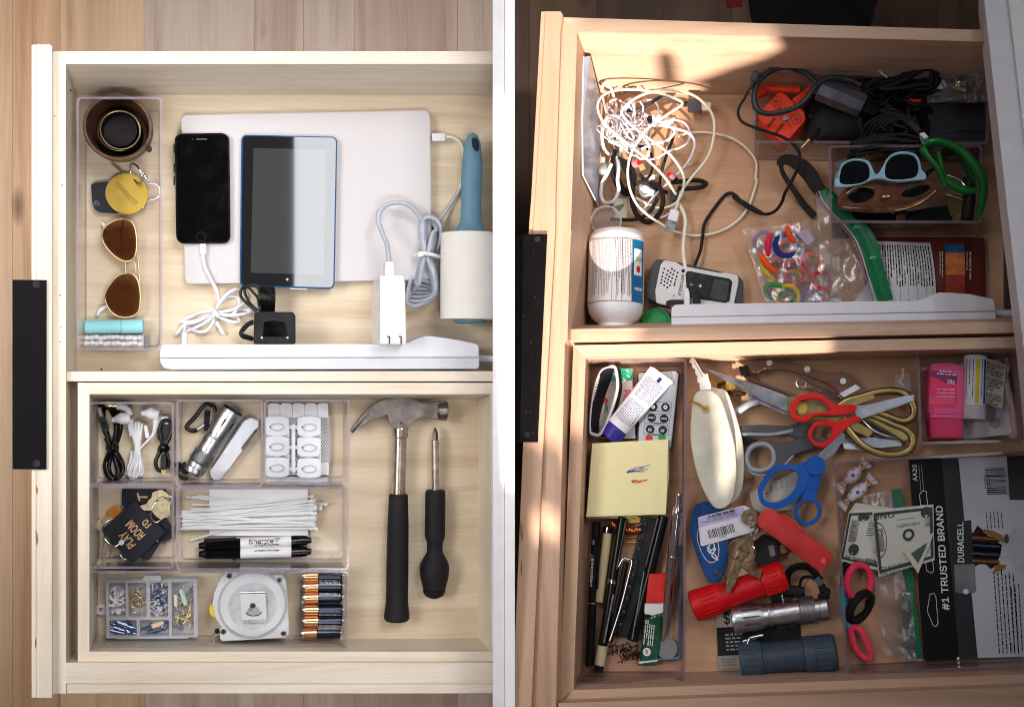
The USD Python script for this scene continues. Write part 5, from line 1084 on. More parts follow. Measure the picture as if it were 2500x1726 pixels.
t = T('two_way_radio', 'white and charcoal two-way radio lying on its back behind the power strip', 'radio', at=rf(1250, 1060), h=0)
t.add('back_shell', ext(rf(800, 870, 850, 810, 950, 812, 1050, 835, 1560, 945, 1690, 975, 1740, 1030, 1740, 1290, 940, 1285, 850, 1250, 760, 1210, 740, 1150, 745, 1060, 790, 980), 0, 54, r=6, b=6), CHARC)
fr = t.add('white_front', ext(rf(890, 870, 930, 818, 1050, 838, 1120, 880, 1500, 950, 1560, 945, 1690, 975, 1690, 1060, 1640, 1290, 1000, 1290, 845, 1255, 838, 1130), 52, 66, r=8, b=5), M('radio_white', (206, 204, 206), 0.5, var=0.03))
t.add('black_panel', ext(rf(1170, 930, 1600, 1010, 1630, 1040, 1600, 1240, 1560, 1258, 1165, 1200, 1150, 960), 64, 68, r=4, b=1), BLACK, parent=fr)
sc = t.add('screen', ext(rf(1440, 1010, 1600, 1040, 1570, 1240, 1400, 1205), 67.5, 69, r=2), M('lcd_grey', (66, 68, 66), 0.2), parent=fr)
for i, (y0, xs) in enumerate(((910, (932, 1010)), (930, (970, 1035)), (950, (920, 995, 1068)), (968, (958, 1022)), (988, (912, 982, 1058)), (1005, (945, 1012)), (1022, (905, 972, 1048)), (1040, (935, 1000)), (1055, (898, 962, 1040)), (1078, (930, 990, 1035)), (1100, (962,)))):
    for x in xs: t.add('speaker_hole', disc(rf(x, y0), 2.6, 65.6, 66.4, n=5), INK, parent=fr)
t.add('speaker_hole', disc(rf(1030, 1185), 2, 65.6, 66.4, n=5), INK, parent=fr)
t.add('lettering', text('MOTOROLA', rf(1110, 970)[0], rf(1072, 1180)[0], 7, 66, bold=True), INK, parent=fr)
t.add('logo_disc', disc(rf(1125, 930), 4.5, 65.8, 66.6, n=10), INK, parent=fr)
for x, y in ((1205, 970), (1320, 995), (1210, 1070), (1300, 1085), (1195, 1165), (1310, 1170)):
    bt = t.add('button', disc(rf(x, y), 9, 67.5, 70, n=12, b=1), M('btn%d' % x, (30, 30, 32), 0.5), parent=fr)
t.add('plus_mark', cat([bar(rf(1285, 1085)[0], rf(1318, 1085)[0], 1.8, 70, 70.5), bar(rf(1300, 1068)[0], rf(1300, 1100)[0], 1.8, 70, 70.6)]), WHITE_INK, parent=fr)
t.add('minus_mark', bar(rf(1200, 1068)[0], rf(1218, 1072)[0], 1.8, 70, 70.5), WHITE_INK, parent=fr)
t.add('belt_clip', ext(rf(950, 1240, 1000, 1225, 1130, 1225, 1130, 1285, 950, 1285), 40, 68, r=3), BLACK)
t.add('thread', cord(np.vstack([rf(730, 730, 800, 850), rf(1740, 1180)[0:0]]), 20, 1.6, sm=0), LILAC) if 0 else None

t = T('thin_cable', 'thin black cable snaking from a jack plug over the wooden floor', 'cable', at=rg(300, 270), h=2)
pth = np.vstack([rb(95, 690, 60, 760, 10, 850, 15, 920, 60, 965, 150, 1000, 330, 1060, 430, 1120, 485, 1200, 480, 1290, 430, 1400, 370, 1510), rg(440, 180, 385, 255, 310, 283, 220, 262, 120, 205, 40, 140), rf(1930, 335, 1820, 285, 1720, 215, 1650, 148, 1600, 135, 1540, 170, 1430, 310, 1345, 450, 1322, 600, 1300, 730, 1250, 860, 1228, 960, 1240, 1060)])
t.add('cable', cord(pth, np.interp(np.arange(len(pth)), [0, 4, 9, 16, 24, 31, 35, 37], [150, 148, 120, 20, 6, 60, 84, 90]), np.interp(np.arange(len(pth)), [0, 10, 30], [3.2, 4.0, 4.2])), BLK, smooth=True)
t.add('jack_plug', lathe(F.loc(rb(165, 565), 160)[0], F.loc(rb(92, 700), 150)[0], [(0, 10), (0.1, 13), (0.5, 12), (0.6, 7), (0.9, 5.5), (1, 4)], 16), CHARC, smooth=35)
t.add('wall_plug', ext(rf(1215, 1140, 1285, 1130, 1308, 1290, 1222, 1290), 66, 96, r=3, b=3), BLACK)

t = T('power_strip', 'white power strip on its edge along the divider of the cluttered drawer', 'power strip', at=P(2000, 770), h=0)
g0 = rf(1002, 1400, 1005, 1310, 1040, 1278, 1100, 1272); g1 = rg(700, 1012, 1200, 1003, 1500, 1005, 1600, 990, 1660, 965, 1740, 930, 1850, 934, 2000, 945, 2190, 985, 2200, 1000, 2215, 1085)
t.add('top_half', ext(np.vstack([g0, g1, rf(1005, 1403)]), 0, 128, b=4), PSW)
t.add('lower_half', ext(np.vstack([rf(1002, 1407), rg(2215, 1090, 2218, 1172, 2150, 1180, 400, 1212), rf(1030, 1510, 1003, 1500)]), 0, 126, b=4), PSW)
t.add('power_cord', cord(rg(2210, 1108, 2330, 1105, 2450, 1100), 70, 9, sm=0), PSW, smooth=True)

# top right tray
t = T('travel_plug', 'orange-red travel plug adapter, a rounded square turned on its corner', 'plug', at=rb(345, 910), h=6)
o = rb(320, 722, 365, 728, 525, 880, 530, 935, 395, 1095, 335, 1108, 165, 935, 165, 885)
bd = t.add('body', ext(o, 30, 96, r=4, b=4), ORANGE)
for q in (rb(232, 985, 285, 915, 303, 925, 250, 998), rb(295, 1030, 350, 955, 368, 968, 312, 1045)): t.add('slot', ext(q, 95.5, 97), DKRED, parent=bd)
t.add('metal_screw', disc(rb(375, 925), 7, 96, 99), CHROME, parent=bd)
t.add('groove', ext(rb(280, 860, 295, 845, 430, 980, 415, 1000), 95.5, 96.6), M('plug_shade', (196, 46, 16), 0.5), parent=bd)
for q in (rb(300, 790), rb(330, 850), rb(460, 930)): t.add('moulded_mark', cat([disc(q, 13, 95.6, 96.5, hole=11), disc(q, 6, 95.6, 96.5)]), M('mm%d' % int(q[0][0]), (150, 40, 20), 0.5), parent=bd)
t.add('slider', ext(rb(425, 775, 575, 665, 600, 720, 490, 835), 60, 104, r=3, b=3), ORANGE)
t.add('prong_pin', cord(rb(470, 825, 500, 800), 98, 4, sm=0), CHROME)
t = T('orange_cable', 'orange-red cable end with a moulded plug above the travel plug', 'cable', at=rb(300, 700), h=6)
t.add('plug_body', ext(rb(150, 665, 225, 665, 232, 725, 160, 745), 70, 96, r=3, b=3), ORANGE); t.add('cable', cord(rb(225, 695, 350, 700, 485, 705), 84, 10, sm=0), ORANGE, smooth=True)
t.add('cable', tube(F.loc(rb(770, 585, 870, 570, 1000, 570, 1115, 585), 110), (2, 8, 8, 7), 10), ORANGE, smooth=True)
t = T('orange_cable', 'orange ring-shaped cable end right of the grey charger brick', 'cable', at=rb(1400, 780), h=6)
t.add('ring', cord(rb(1345, 770, 1360, 735, 1410, 725, 1450, 740, 1455, 775, 1400, 790), 100, 7, closed=True), ORANGE, smooth=True)
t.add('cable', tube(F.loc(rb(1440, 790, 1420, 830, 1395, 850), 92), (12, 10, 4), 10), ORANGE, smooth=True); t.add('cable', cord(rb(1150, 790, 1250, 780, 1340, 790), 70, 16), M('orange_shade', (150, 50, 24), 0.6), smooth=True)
GUN = M('gunmetal', (104, 104, 116), 0.3, 0.7, var=0.06)
t = T('charger_brick', 'gunmetal car charger barrel with a dark end, slanting across the tray', 'charger', at=rb(830, 760), h=20)
a, b = F.loc(rb(640, 690), 122)[0], F.loc(rb(985, 830), 118)[0]
t.add('barrel', lathe(a, b, [(0, 28), (0.02, 31), (0.97, 31), (1, 29)], 8), GUN); a2 = F.loc(rb(1085, 868), 112)[0]
t.add('end_piece', lathe(b, a2, [(0, 27), (0.9, 26), (1, 22)], 8), BLACK)
t.add('cable', cord(rb(620, 700, 600, 640, 540, 575, 460, 540, 360, 525, 260, 555, 180, 620, 135, 720, 135, 810, 175, 872, 260, 888, 360, 872, 470, 830, 540, 770, 590, 700, 650, 640, 740, 605, 850, 620, 960, 665), (140, 146, 150, 152, 154, 152, 148, 144, 140, 138, 140, 142, 144, 146, 150, 152, 150, 140), 7), M('rubber_cable', (46, 50, 54), 0.25, var=0.1), smooth=True)
t = T('black_case', 'soft black pouch lying under the charger barrel', 'pouch', at=rb(760, 930), h=6)
t.add('pouch', sheet(patch(rb(515, 730, 1350, 800, 1400, 1110, 560, 1085), 60, 14, 12, 10, 3, fn=lambda u, v: 26*np.sin(np.pi*np.clip(u, 0, 1))*np.sin(np.pi*v)), 6), BLK, smooth=True); t.add('snap', disc(rb(570, 905), 4, 78, 82, hole=2.5), CHARC)
t = T('flat_case', 'flat dark navy case at the right end of the charger tray', 'case', at=rb(1720, 970), h=6)
t.add('case', ext(rb(1480, 800, 1930, 800, 1930, 1140, 1500, 1120), 10, 96, r=6, b=6), M('navy_case', (20, 22, 34), 0.5, var=0.12, bump=0.2)); t.add('case_band', ext(rb(1480, 1020, 1930, 1020, 1930, 1030, 1480, 1030), 96, 97), BLACK)
t.add('lettering', lay(dashes(1, 32, 4, 3, 3), rb(1585, 1030), rb(1690, 1030), 97), CHARC)
t = T('cable_coil', 'thick hank of black cable looped round at the back of the charger tray', 'cable', at=rb(1400, 620), h=40)
for k in range(9):
    r_ = 20 + k*9; c_ = np.array([1440.0, 610])
    q = rb(1100, 640+k*9, 1260, 600+k*7, 1400, 520+k*10-4*k, 1480, 500+k*5, 1565-k*7, 560, 1570-k*8, 640, 1500, 700-k*7, 1380, 700-k*5, 1240, 690, 1100, 700)
    t.add('cable', cord(q, [140 + k*2 + 5*math.sin(k*1.3+i) for i in range(10)], 5.0), BLK, smooth=True)
t = T('cable_bundle', 'flat bundle of black cables over the front of the charger tray', 'cable', at=rb(1100, 1110), h=60)
for k in range(12):
    y = 1060 + k*11; t.add('cable', cord(rb(880+rng.uniform(-20, 30), y+60, 1000, y+20+rng.uniform(-12, 12), 1150, y+rng.uniform(-10, 10), 1300, y-10+rng.uniform(-12, 12), 1420+rng.uniform(-20, 40), y+rng.uniform(0, 30)), [140+rng.uniform(-8, 8) for _ in range(5)], 4.6), BLK, smooth=True)
for k in range(5): t.add('cable', cord(rb(960+k*30, 1080, 1020+k*40, 960, 1200+k*40, 880+k*10, 1320+k*20, 960, 1420, 1030), [100, 120, 116, 120, 130], 4.2), BLK, smooth=True)
t = T('black_cable', 'loose heap of black cable filling the middle of the charger tray', 'cable', at=rb(1300, 820), h=60)
for k in range(30):
    cx, cy, l1, l2, a_ = rng.uniform(1080, 1420), rng.uniform(680, 1000), rng.uniform(90, 240), rng.uniform(40, 120), rng.uniform(0, 3.1)
    q = [(cx + math.cos(a_)*math.cos(s_)*l1 - math.sin(a_)*math.sin(s_)*l2, min(cy + math.sin(a_)*math.cos(s_)*l1*0.6 + math.cos(a_)*math.sin(s_)*l2, 1100)) for s_ in np.linspace(0, 5.4, 9)]
    t.add('cable', cord(rb(*np.array(q).ravel()), [96 + 22*math.sin(i*0.8 + k*1.7) for i in range(9)], 4.4), BLK, smooth=True)
t = T('usb_cable', 'black cable ending in a bright silver plug above the green glasses', 'cable', at=rb(1455, 1080), h=60)
t.add('metal_plug', ext(rb(1420, 1040, 1455, 1030, 1490, 1070, 1488, 1128, 1440, 1130, 1425, 1090), 120, 166, b=1), CHROME); t.add('plug_top', ext(rb(1422, 1040, 1456, 1031, 1490, 1068, 1455, 1078), 166, 168), WHITE)
t.add('cable', cord(rb(1430, 1040, 1350, 970, 1260, 930), (140, 120, 100), 8), CHARC, smooth=True)
t = T('usb_cable', 'silver plug poking out left of the blue sunglasses', 'cable', at=rb(810, 1275), h=60)
t.add('metal_plug', ext(rb(770, 1262, 848, 1240, 852, 1290, 772, 1308), 146, 160, b=1), CHROME); t.add('plug_body', ext(rb(800, 1285, 850, 1275, 850, 1305, 810, 1312), 140, 150), BLK)
t = T('jack_cable', 'small gold jack plug resting on the rim of the charger tray', 'jack', at=rb(530, 1120), h=60)
t.add('jack', lathe(F.loc(rb(498, 1158), 140)[0], F.loc(rb(566, 1092), 146)[0], [(0, 1.5), (0.1, 3.2), (0.3, 3.2), (0.32, 2.6), (0.36, 3.2), (0.55, 3.2), (0.57, 2.6), (0.6, 4), (0.75, 5), (1, 6)], 14), GOLD, smooth=35)
t.add('plug_body', lathe(F.loc(rb(562, 1096), 146)[0], F.loc(rb(640, 1010), 120)[0], [(0, 7), (0.6, 8), (1, 5)], 14), BLK, smooth=35)
def crumple(t, name, c4, h, nu, nv, bump, seed, freq, mat=FILM, fn=None, th=1.0, parent=None):
    g = patch(c4, h, nu, nv, bump, seed, freq, fn); return t.add(name, sheet(g, th), mat, parent, smooth=True)
t = T('plastic_bag', 'crumpled clear plastic bag over the black coil in the top right corner', 'bag', at=rb(1500, 600), h=90)
crumple(t, 'film', rb(1010, 425, 1500, 400, 1600, 600, 1180, 610), (150, 160, 150, 140), 30, 24, 26, 5, 0.03, FILM_GREY)
crumple(t, 'film', rb(1500, 480, 1800, 560, 1780, 800, 1480, 790), (140, 140, 120, 120), 26, 26, 28, 9, 0.03, FILM_GREY)
crumple(t, 'film', rb(1760, 560, 1990, 600, 1985, 790, 1740, 800), (140, 150, 130, 120), 24, 24, 24, 12, 0.035, FILM_GREY)
t.add('folded_edge', cord(rb(1010, 425, 1060, 500, 1110, 560, 1168, 605), (152, 152, 150, 146), 2.4), FROST, smooth=True)
t.add('silver_clip', ext(rb(1555, 640, 1625, 615, 1630, 690, 1560, 695), 118, 126, b=1), SATIN)
crumple(t, 'foil', rb(1690, 620, 1780, 640, 1780, 720, 1700, 710), 148, 14, 14, 14, 20, 0.12, M('crumpled_foil', (190, 180, 160), 0.25, 0.9))
t.add('inner_cable', cord(rb(1060, 560, 1120, 470, 1240, 450, 1330, 480, 1300, 560, 1200, 590), 120, 5), CHARC, smooth=True)

# glasses tray
def glasses(t, outer, l1, l2, z0, z1, mat, lens, nm='front', smooth=4, b=3):
    g = poly(outer, z1, smooth=smooth); h1, h2 = poly(l1, z1, smooth=smooth), poly(l2, z1, smooth=smooth)
    fr = t.add(nm, ext(g.difference(h1.union(h2)), z0, z1, b=b), mat)
    for h_ in (h1, h2): t.add('lens', prism(h_.buffer(1.5), z0+2, z0+5), lens)
    return fr
DKLENS = M('dark_lens', (14, 15, 20), 0.1, var=0.05)
t = T('sunglasses', 'pale blue plastic sunglasses with dark lenses on top of the heap', 'sunglasses', at=re_(1200, 260), h=60)
SKY_ = M('pale_blue_frame', (146, 190, 208), 0.35, var=0.03)
glasses(t, re_(845, 408, 835, 350, 862, 320, 880, 240, 905, 200, 1000, 165, 1110, 180, 1150, 230, 1175, 290, 1205, 292, 1240, 240, 1285, 160, 1350, 115, 1440, 103, 1520, 125, 1560, 180, 1580, 265, 1612, 290, 1610, 340, 1540, 350, 1400, 362, 1300, 355, 1240, 340, 1150, 345, 1060, 385, 950, 405),
        re_(885, 375, 880, 300, 905, 225, 980, 185, 1080, 190, 1125, 235, 1130, 320, 1080, 365, 980, 385), re_(1265, 300, 1275, 210, 1330, 145, 1430, 125, 1510, 145, 1545, 200, 1545, 290, 1500, 330, 1380, 345, 1290, 335), 170, 182, SKY_, DKLENS, b=4)
t.add('temple', tube(F.loc(re_(850, 330, 900, 250, 980, 200), (176, 150, 140)), (6, 4, 4), 8), SKY_, smooth=True)
t.add('temple', tube(F.loc(re_(1600, 310, 1680, 250, 1740, 200), (176, 150, 140)), (7, 4, 4), 8), BLK, smooth=True)
TORT = M('tortoise_frame', (92, 56, 38), 0.18, var=0.5, scale=70, coat_weight=0.6)
t = T('sunglasses', 'brown tortoiseshell cat-eye sunglasses below the pale blue pair', 'sunglasses', at=re_(1300, 480), h=50)
glasses(t, re_(880, 590, 865, 500, 930, 420, 1060, 385, 1200, 375, 1330, 380, 1480, 350, 1640, 355, 1715, 400, 1700, 440, 1600, 520, 1480, 580, 1330, 600, 1150, 600),
        re_(945, 480, 1010, 425, 1110, 415, 1175, 440, 1160, 490, 1090, 530, 1000, 540), re_(1400, 470, 1470, 410, 1580, 390, 1650, 400, 1640, 430, 1560, 475, 1470, 495), 140, 160, TORT, DKLENS, b=8)
GLT = M('gold_trim', (220, 180, 130), 0.15, 0.9)
t.add('temple', tube(F.loc(re_(890, 585, 1050, 600, 1250, 605, 1450, 580, 1580, 525, 1700, 440), (158, 162, 164, 166, 168, 168)), (6, 8, 8, 7, 7, 6), 10, flat=0.8), TORT, smooth=True)
t.add('temple_trim', cord(re_(1350, 610, 1470, 585, 1590, 530, 1700, 440), (174, 174, 176, 176), 2.0), GLT, smooth=True)
t.add('temple_trim', cord(re_(930, 470, 1000, 420, 1090, 405, 1170, 420), 164, 2.0), GLT, smooth=True)
t.add('hinge', ball(F.loc(re_(1270, 493), 164)[0], 7, 2, (1.6, 0.7, 0.7)), GLT, smooth=True)
GREENP = M('green_frame', (24, 112, 40), 0.35, var=0.08)
t = T('sunglasses', 'green plastic glasses with curved temples at the right of the heap', 'glasses', at=re_(1900, 250), h=50)
t.add('temple', tube(F.loc(re_(1600, 40, 1700, 20, 1800, 40, 1900, 90, 2000, 190, 2080, 310, 2105, 430, 2090, 560, 2060, 690), (170, 172, 172, 172, 172, 168, 160, 150, 140)), (7, 9, 9, 10, 11, 11, 10, 8, 5), 10, flat=1.3), GREENP, smooth=True)
t.add('temple', tube(F.loc(re_(1575, 70, 1640, 160, 1720, 260, 1780, 400), (168, 166, 160, 150)), (10, 7, 7, 6), 10), GREENP, smooth=True)
t.add('temple', cord(re_(1720, 110, 1740, 200, 1760, 300, 1770, 420), 150, 6), GREENP, smooth=True)
t.add('front', tube(F.loc(re_(1760, 320, 1850, 400, 1960, 440, 2050, 440), (150, 146, 144, 144)), (8, 10, 10, 8), 10), GREENP, smooth=True)
t.add('trim', cord(re_(1640, 15, 1730, 10, 1800, 30), 181, 2.0), M('light_green', (90, 190, 110), 0.3), smooth=True)
t.add('lens', sheet(patch(re_(1880, 180, 2010, 200, 2050, 420, 1980, 330), (150, 160, 150, 140), 8, 8), 2), M('green_lens', (18, 70, 34), 0.3))
t = T('sunglasses', 'black wrap sunglasses at the bottom of the heap', 'sunglasses', at=re_(1300, 640), h=20)
t.add('lens', ext(re_(900, 600, 1200, 600, 1360, 640, 1360, 700, 1050, 700, 930, 660), 60, 110, r=6, b=6), M('wrap_lens', (22, 20, 24), 0.15)); t.add('lens', ext(re_(1450, 620, 1650, 580, 1820, 560, 1820, 650, 1960, 660, 1960, 690, 1440, 700), 60, 110, r=6, b=6), DKLENS)
t.add('bridge', cord(re_(1350, 640, 1400, 620, 1460, 640), 108, 6), BLK); t.add('temple', cord(re_(1760, 300, 1900, 350, 1960, 420), 140, 4), CHROME, smooth=True)
t.add('temple', cord(re_(1980, 330, 1985, 500, 1960, 700), 130, 14, n=10), BLK, smooth=True)
YEL = clear('yellow_lens', (0.6, 0.58, 0.22), 0.08, haze=0.15, hazecol=(0.3, 0.3, 0.12))
t = T('reading_glasses', 'clear yellow-lensed glasses between the brown pair and the green temple', 'glasses', at=re_(1890, 520), h=40)
t.add('lens', ext(re_(1800, 480, 1960, 500, 1990, 560, 1900, 640, 1820, 640), 116, 120, smooth=3), YEL); t.add('wire_frame', cord(re_(1780, 470, 1850, 490, 1930, 520, 1990, 550), 126, 1.8), CHROME, smooth=True)

t = T('webbing_strap', 'dark woven strap in a loop beside the glasses tray', 'strap', at=re_(550, 300), h=4)
WEB = M('dark_webbing', (48, 42, 42), 0.8, var=0.25, scale=900, bump=0.6, bscale=2500)
t.add('strap', tube(F.loc(re_(370, 230, 380, 190, 430, 175, 500, 200, 570, 250, 630, 320, 670, 390, 730, 470), (70, 76, 80, 80, 76, 70, 66, 60)), (9, 12, 14, 17, 20, 20, 18, 16), 10, flat=0.25), WEB, smooth=True)
t.add('strap', tube(F.loc(re_(370, 230, 400, 310, 480, 430, 570, 560, 660, 660), (70, 50, 30, 16, 10)), (5, 6, 7, 8, 9), 8, flat=0.4), WEB, smooth=True)

# snack pouch
t = T('snack_pouch', 'dark brown snack pouch with a long white facts label, behind the power strip', 'pouch', at=re_(1650, 1080), h=0)
BRN = M('pouch_brown', (98, 40, 32), 0.4, var=0.12, scale=20, bump=0.3, bscale=150)
pf = lambda u, v: 30*np.sin(np.pi*v)*np.sin(np.pi*np.clip(u*0.9+0.05, 0, 1))
c4 = re_(1090, 850, 2110, 850, 2110, 1480, 1090, 1480); g = patch(c4, 24, 24, 20, 3, 31, 0.03, fn=pf)
bd = t.add('pouch', sheet(g, 10), BRN, smooth=True)
g2 = patch(re_(1140, 872, 1650, 890, 1700, 1480, 1140, 1480), 42, 20, 20, 2, 31, 0.03, fn=lambda u, v: 30*np.sin(np.pi*v)*np.sin(np.pi*np.clip(0.08+u*0.5, 0, 1)))
lb = t.add('facts_label', sheet(g2, 1.2), M('facts_white', (206, 206, 210), 0.5, var=0.02), parent=bd, smooth=True)
vs = []
for k in range(22):
    x = 0.06 + k*0.042; m_ = dashes(1, 1.0, 1, 0.02, k+60, depth=0.2, wmin=4, wmax=16); vv = m_.vertices; m_ = trimesh.Trimesh(np.stack([x + vv[:, 1]*0.9, 0.05 + vv[:, 0]*0.62, vv[:, 2]], 1), m_.faces[:, ::-1], process=False); vs.append(m_)
t.add('fine_print', onto(cat(vs), g2, 1.0), INK, parent=lb)
rules = [trimesh.creation.box([0.006, 0.92, 0.1], trimesh.transformations.translation_matrix([x, 0.5, 0.1])) for x in (0.13, 0.22, 0.31, 0.46, 0.58, 0.72, 0.86, 0.96)]
t.add('label_rule', [onto(r_.subdivide().subdivide().subdivide(), g2, 1.0) for r_ in rules], INK, parent=lb)
g3 = patch(re_(1770, 905, 1935, 905, 1935, 1330, 1770, 1330), 40, 6, 12, 0, fn=lambda u, v: 22*np.sin(np.pi*(0.1+v*0.7)))
for (y0, y1, c_) in ((0, 0.24, (30, 90, 140)), (0.24, 0.68, (196, 110, 50)), (0.68, 1.0, (150, 44, 34))):
    i0, i1 = int(y0*11), int(y1*11)+1; t.add('flavour_panel', sheet(g3[i0:max(i1, i0+2)], 1.0), M('flav%d' % int(y0*100), c_, 0.5, var=0.3, scale=90), parent=bd)
for k, (x, l_) in enumerate(((1985, 0.8), (1960, 0.5), (1750, 0.7), (1730, 0.6))):
    m_ = dashes(1, 330*l_/3.5, 4, 4 if k == 0 else 2.4, k+9); q = re_(x, 960, x, 1320); t.add('pouch_print', lay(m_, q[0], q[1], 58 if k > 1 else 50), M('pp%d' % k, (190, 176, 170), 0.6), parent=bd)

# hair ties in the green-striped bag
def torus_at(t, px, h, r, w, tilt=0.0, az=0.0, mat=None, sq=1.0):
    c_ = F.loc(px, h)[0]; x_ = np.array([math.cos(az), math.sin(az), 0]); y_ = np.array([-math.sin(az)*math.cos(tilt), math.cos(az)*math.cos(tilt), math.sin(tilt)])
    return t.add('ring', ring3(c_, r, (x_, y_*sq), w, 28), mat, smooth=True)
HT_ = [((425, 905), 30, 8, 0.0, 'navy', (24, 40, 118), 46, 'navy blue hair tie on top of the others in the bag', (1, 1)), ((505, 1130), 30, 6, 0.2, 'rose', (206, 34, 70), 34, 'rose red hair tie below the navy one', (1, 1)),
       ((635, 1065), 27, 6, 0.3, 'orange', (240, 78, 36), 30, 'orange hair tie right of the rose red one', (1, 1)), ((720, 1215), 24, 6, 0.4, 'crimson', (196, 24, 66), 34, 'crimson hair tie at the right of the bag', (1, 1)),
       ((715, 1320), 24, 6, 1.1, 'coral', (224, 46, 60), 24, 'coral hair tie on edge at the bottom right of the bag', (1, 1)), ((430, 1345), 29, 6, 0.3, 'yellow', (196, 160, 30), 30, 'yellow hair tie at the bottom of the bag', (1, 1)),
       ((405, 1290), 28, 7, 0.4, 'dusty', (190, 110, 118), 22, 'dusty pink hair tie behind the yellow one', (1, 1)), ((320, 1300), 26, 6, 1.0, 'leaf', (44, 138, 62), 20, 'green hair tie at the bottom left of the bag', (1, 1)),
       ((290, 915), 30, 7, 1.25, 'pink', (224, 34, 90), 30, 'hot pink hair tie standing left of the navy one', (1, 1)), ((275, 1060), 30, 7, 1.2, 'fire', (244, 84, 24), 28, 'orange hair tie on edge at the left of the bag', (1, 1)),
       ((490, 810), 26, 7, 0.9, 'tanger', (240, 76, 30), 40, 'orange hair tie at the top of the bag', (1, 1)), ((475, 1200), 24, 5, 0.6, 'ochre', (200, 140, 50), 18, 'ochre hair tie under the rose red one', (1, 1)),
       ((620, 1370), 22, 7, 0.6, 'violet', (124, 84, 168), 20, 'violet hair tie at the bottom right corner of the bag', (1, 1)), ((215, 870), 24, 5, 0.7, 'mauve', (168, 120, 176), 26, 'mauve hair tie in the top left corner of the bag', (1, 1)),
       ((430, 1370), 18, 5, 0.3, 'moss', (60, 140, 60), 16, 'small green hair tie inside the yellow one', (1, 1)), ((395, 1060), 24, 6, 1.1, 'red', (216, 50, 56), 22, 'red hair tie folded below the navy one', (1, 1)), ((270, 1130), 30, 6, 1.2, 'gold', (198, 168, 50), 20, 'gold hair tie on edge at the left below the orange one', (1, 1)),
       ((430, 925), 20, 5, 0.8, 'salmon', (230, 70, 60), 30, 'salmon hair tie seen through the navy ring', (1, 1))]
for (q, r_, w_, tl, nm, c_, h_, lb, _) in HT_:
    t = T('hair_tie', lb, 'hair tie', at=re_(*q), h=4)
    torus_at(t, re_(*q), h_, r_*0.92, w_, tl, {'pink': 1.45, 'fire': 2.2, 'gold': 2.2, 'coral': -0.3, 'tanger': 2.0, 'mauve': 0.6}.get(nm, rng.uniform(-.4, .4)), M('tie_' + nm, c_, 0.75, var=0.12, scale=400, bump=0.4, bscale=2500))
t = T('hair_bow', 'pale lilac ribbon bow at the top of the hair tie bag', 'bow', at=re_(550, 830), h=6)
BOW = M('lilac_ribbon', (206, 176, 206), 0.5, var=0.05)
for q in (re_(500, 800, 620, 760, 670, 850, 600, 910), re_(340, 790, 430, 780, 430, 880, 350, 860)): t.add('ribbon', sheet(patch(q, (40, 46, 44, 40), 8, 8, 8, 3, 0.05), 2), BOW, smooth=True)
t.add('ribbon', sheet(patch(re_(530, 930, 575, 930, 575, 1060, 530, 1050), 40, 4, 8, 4, 7, 0.05), 2), BOW)
t = T('zip_bag', 'clear zip bag with a green seal strip, full of bright hair ties', 'bag', at=re_(600, 1050), h=0)
crumple(t, 'film', re_(40, 770, 690, 690, 900, 1390, 240, 1390), (50, 60, 50, 40), 40, 34, 14, 14, 0.016)
crumple(t, 'film', re_(670, 470, 770, 560, 1230, 1390, 720, 1390), (90, 96, 60, 50), 30, 40, 18, 22, 0.016)
GSEAL = M('green_seal', (4, 108, 66), 0.3, var=0.15, scale=40)
seal = spl(F.loc(re_(745, 430, 850, 570, 980, 700, 1090, 830, 1150, 980, 1190, 1130, 1270, 1390), (110, 110, 106, 100, 92, 84, 70)), 8)
side = np.array([[1, 0.35, 0]])*1.0; hw_ = np.interp(np.linspace(0, 1, len(seal)), [0, .08, .5, 1], [10, 15, 19, 17])[:, None]
t.add('seal_strip', sheet(np.stack([seal - side*hw_, seal + side*hw_*0, seal + side*hw_]) + np.array([0, 0, 1])*np.array([[[0]], [[4]], [[0]]]), 2.4), GSEAL, smooth=True)
t.add('seal_edge', tube(seal - side*hw_ + [-3, 0, 1], 1.6, 6, sm=0), FROST, smooth=True)
t.add('seal_edge', tube(seal - side*hw_ + [-9, -2, 0], 1.1, 6, sm=0), M('lilac_line', (150, 120, 180), 0.5), smooth=True)
for k in range(9):
    i = 4 + k*5; t.add('seal_mark', sheet(np.stack([np.stack([seal[i] + [dx, dy, 6] for dx in (-7, 7)]) for dy in (4, -4)]) + nrg.normal(0, 1.5, (2, 2, 3))*[1, 1, 0.2], 0.5), M('seal_light%d' % k, (96, 170, 130), 0.3)) if k % 3 == 0 else None
t.add('film_back', sheet(patch(re_(1000, 1390, 1130, 1200, 1220, 1390, 1120, 1390), (50, 60, 50, 50), 6, 6, 4, 2, .05), 1), FROST)
# ================================================================ RIGHT DRAWER, lower half
hF = HB + 6
acrylic('tall clear tray on the left of the insert, holding the pens and sticky notes', P(1426, 876, 1676, 876, 1672, 1674, 1401, 1673), P(1432, 893, 1668, 893, 1666, 1640, 1410, 1640), HB+1, 190, None)
acrylic('small clear tray in the top right corner, holding the pink bottle', P(2238, 853, 2472, 848, 2500, 1078, 2246, 1084), P(2240, 870, 2462, 866, 2488, 1072, 2248, 1078), HB+1, 170, None)
acrylic('large clear tray in the bottom right corner, holding the battery pack and the banknotes', P(2036, 1126, 2545, 1098, 2560, 1622, 2067, 1649), P(2040, 1128, 2540, 1102, 2552, 1602, 2068, 1624), HB+1, 180, None)

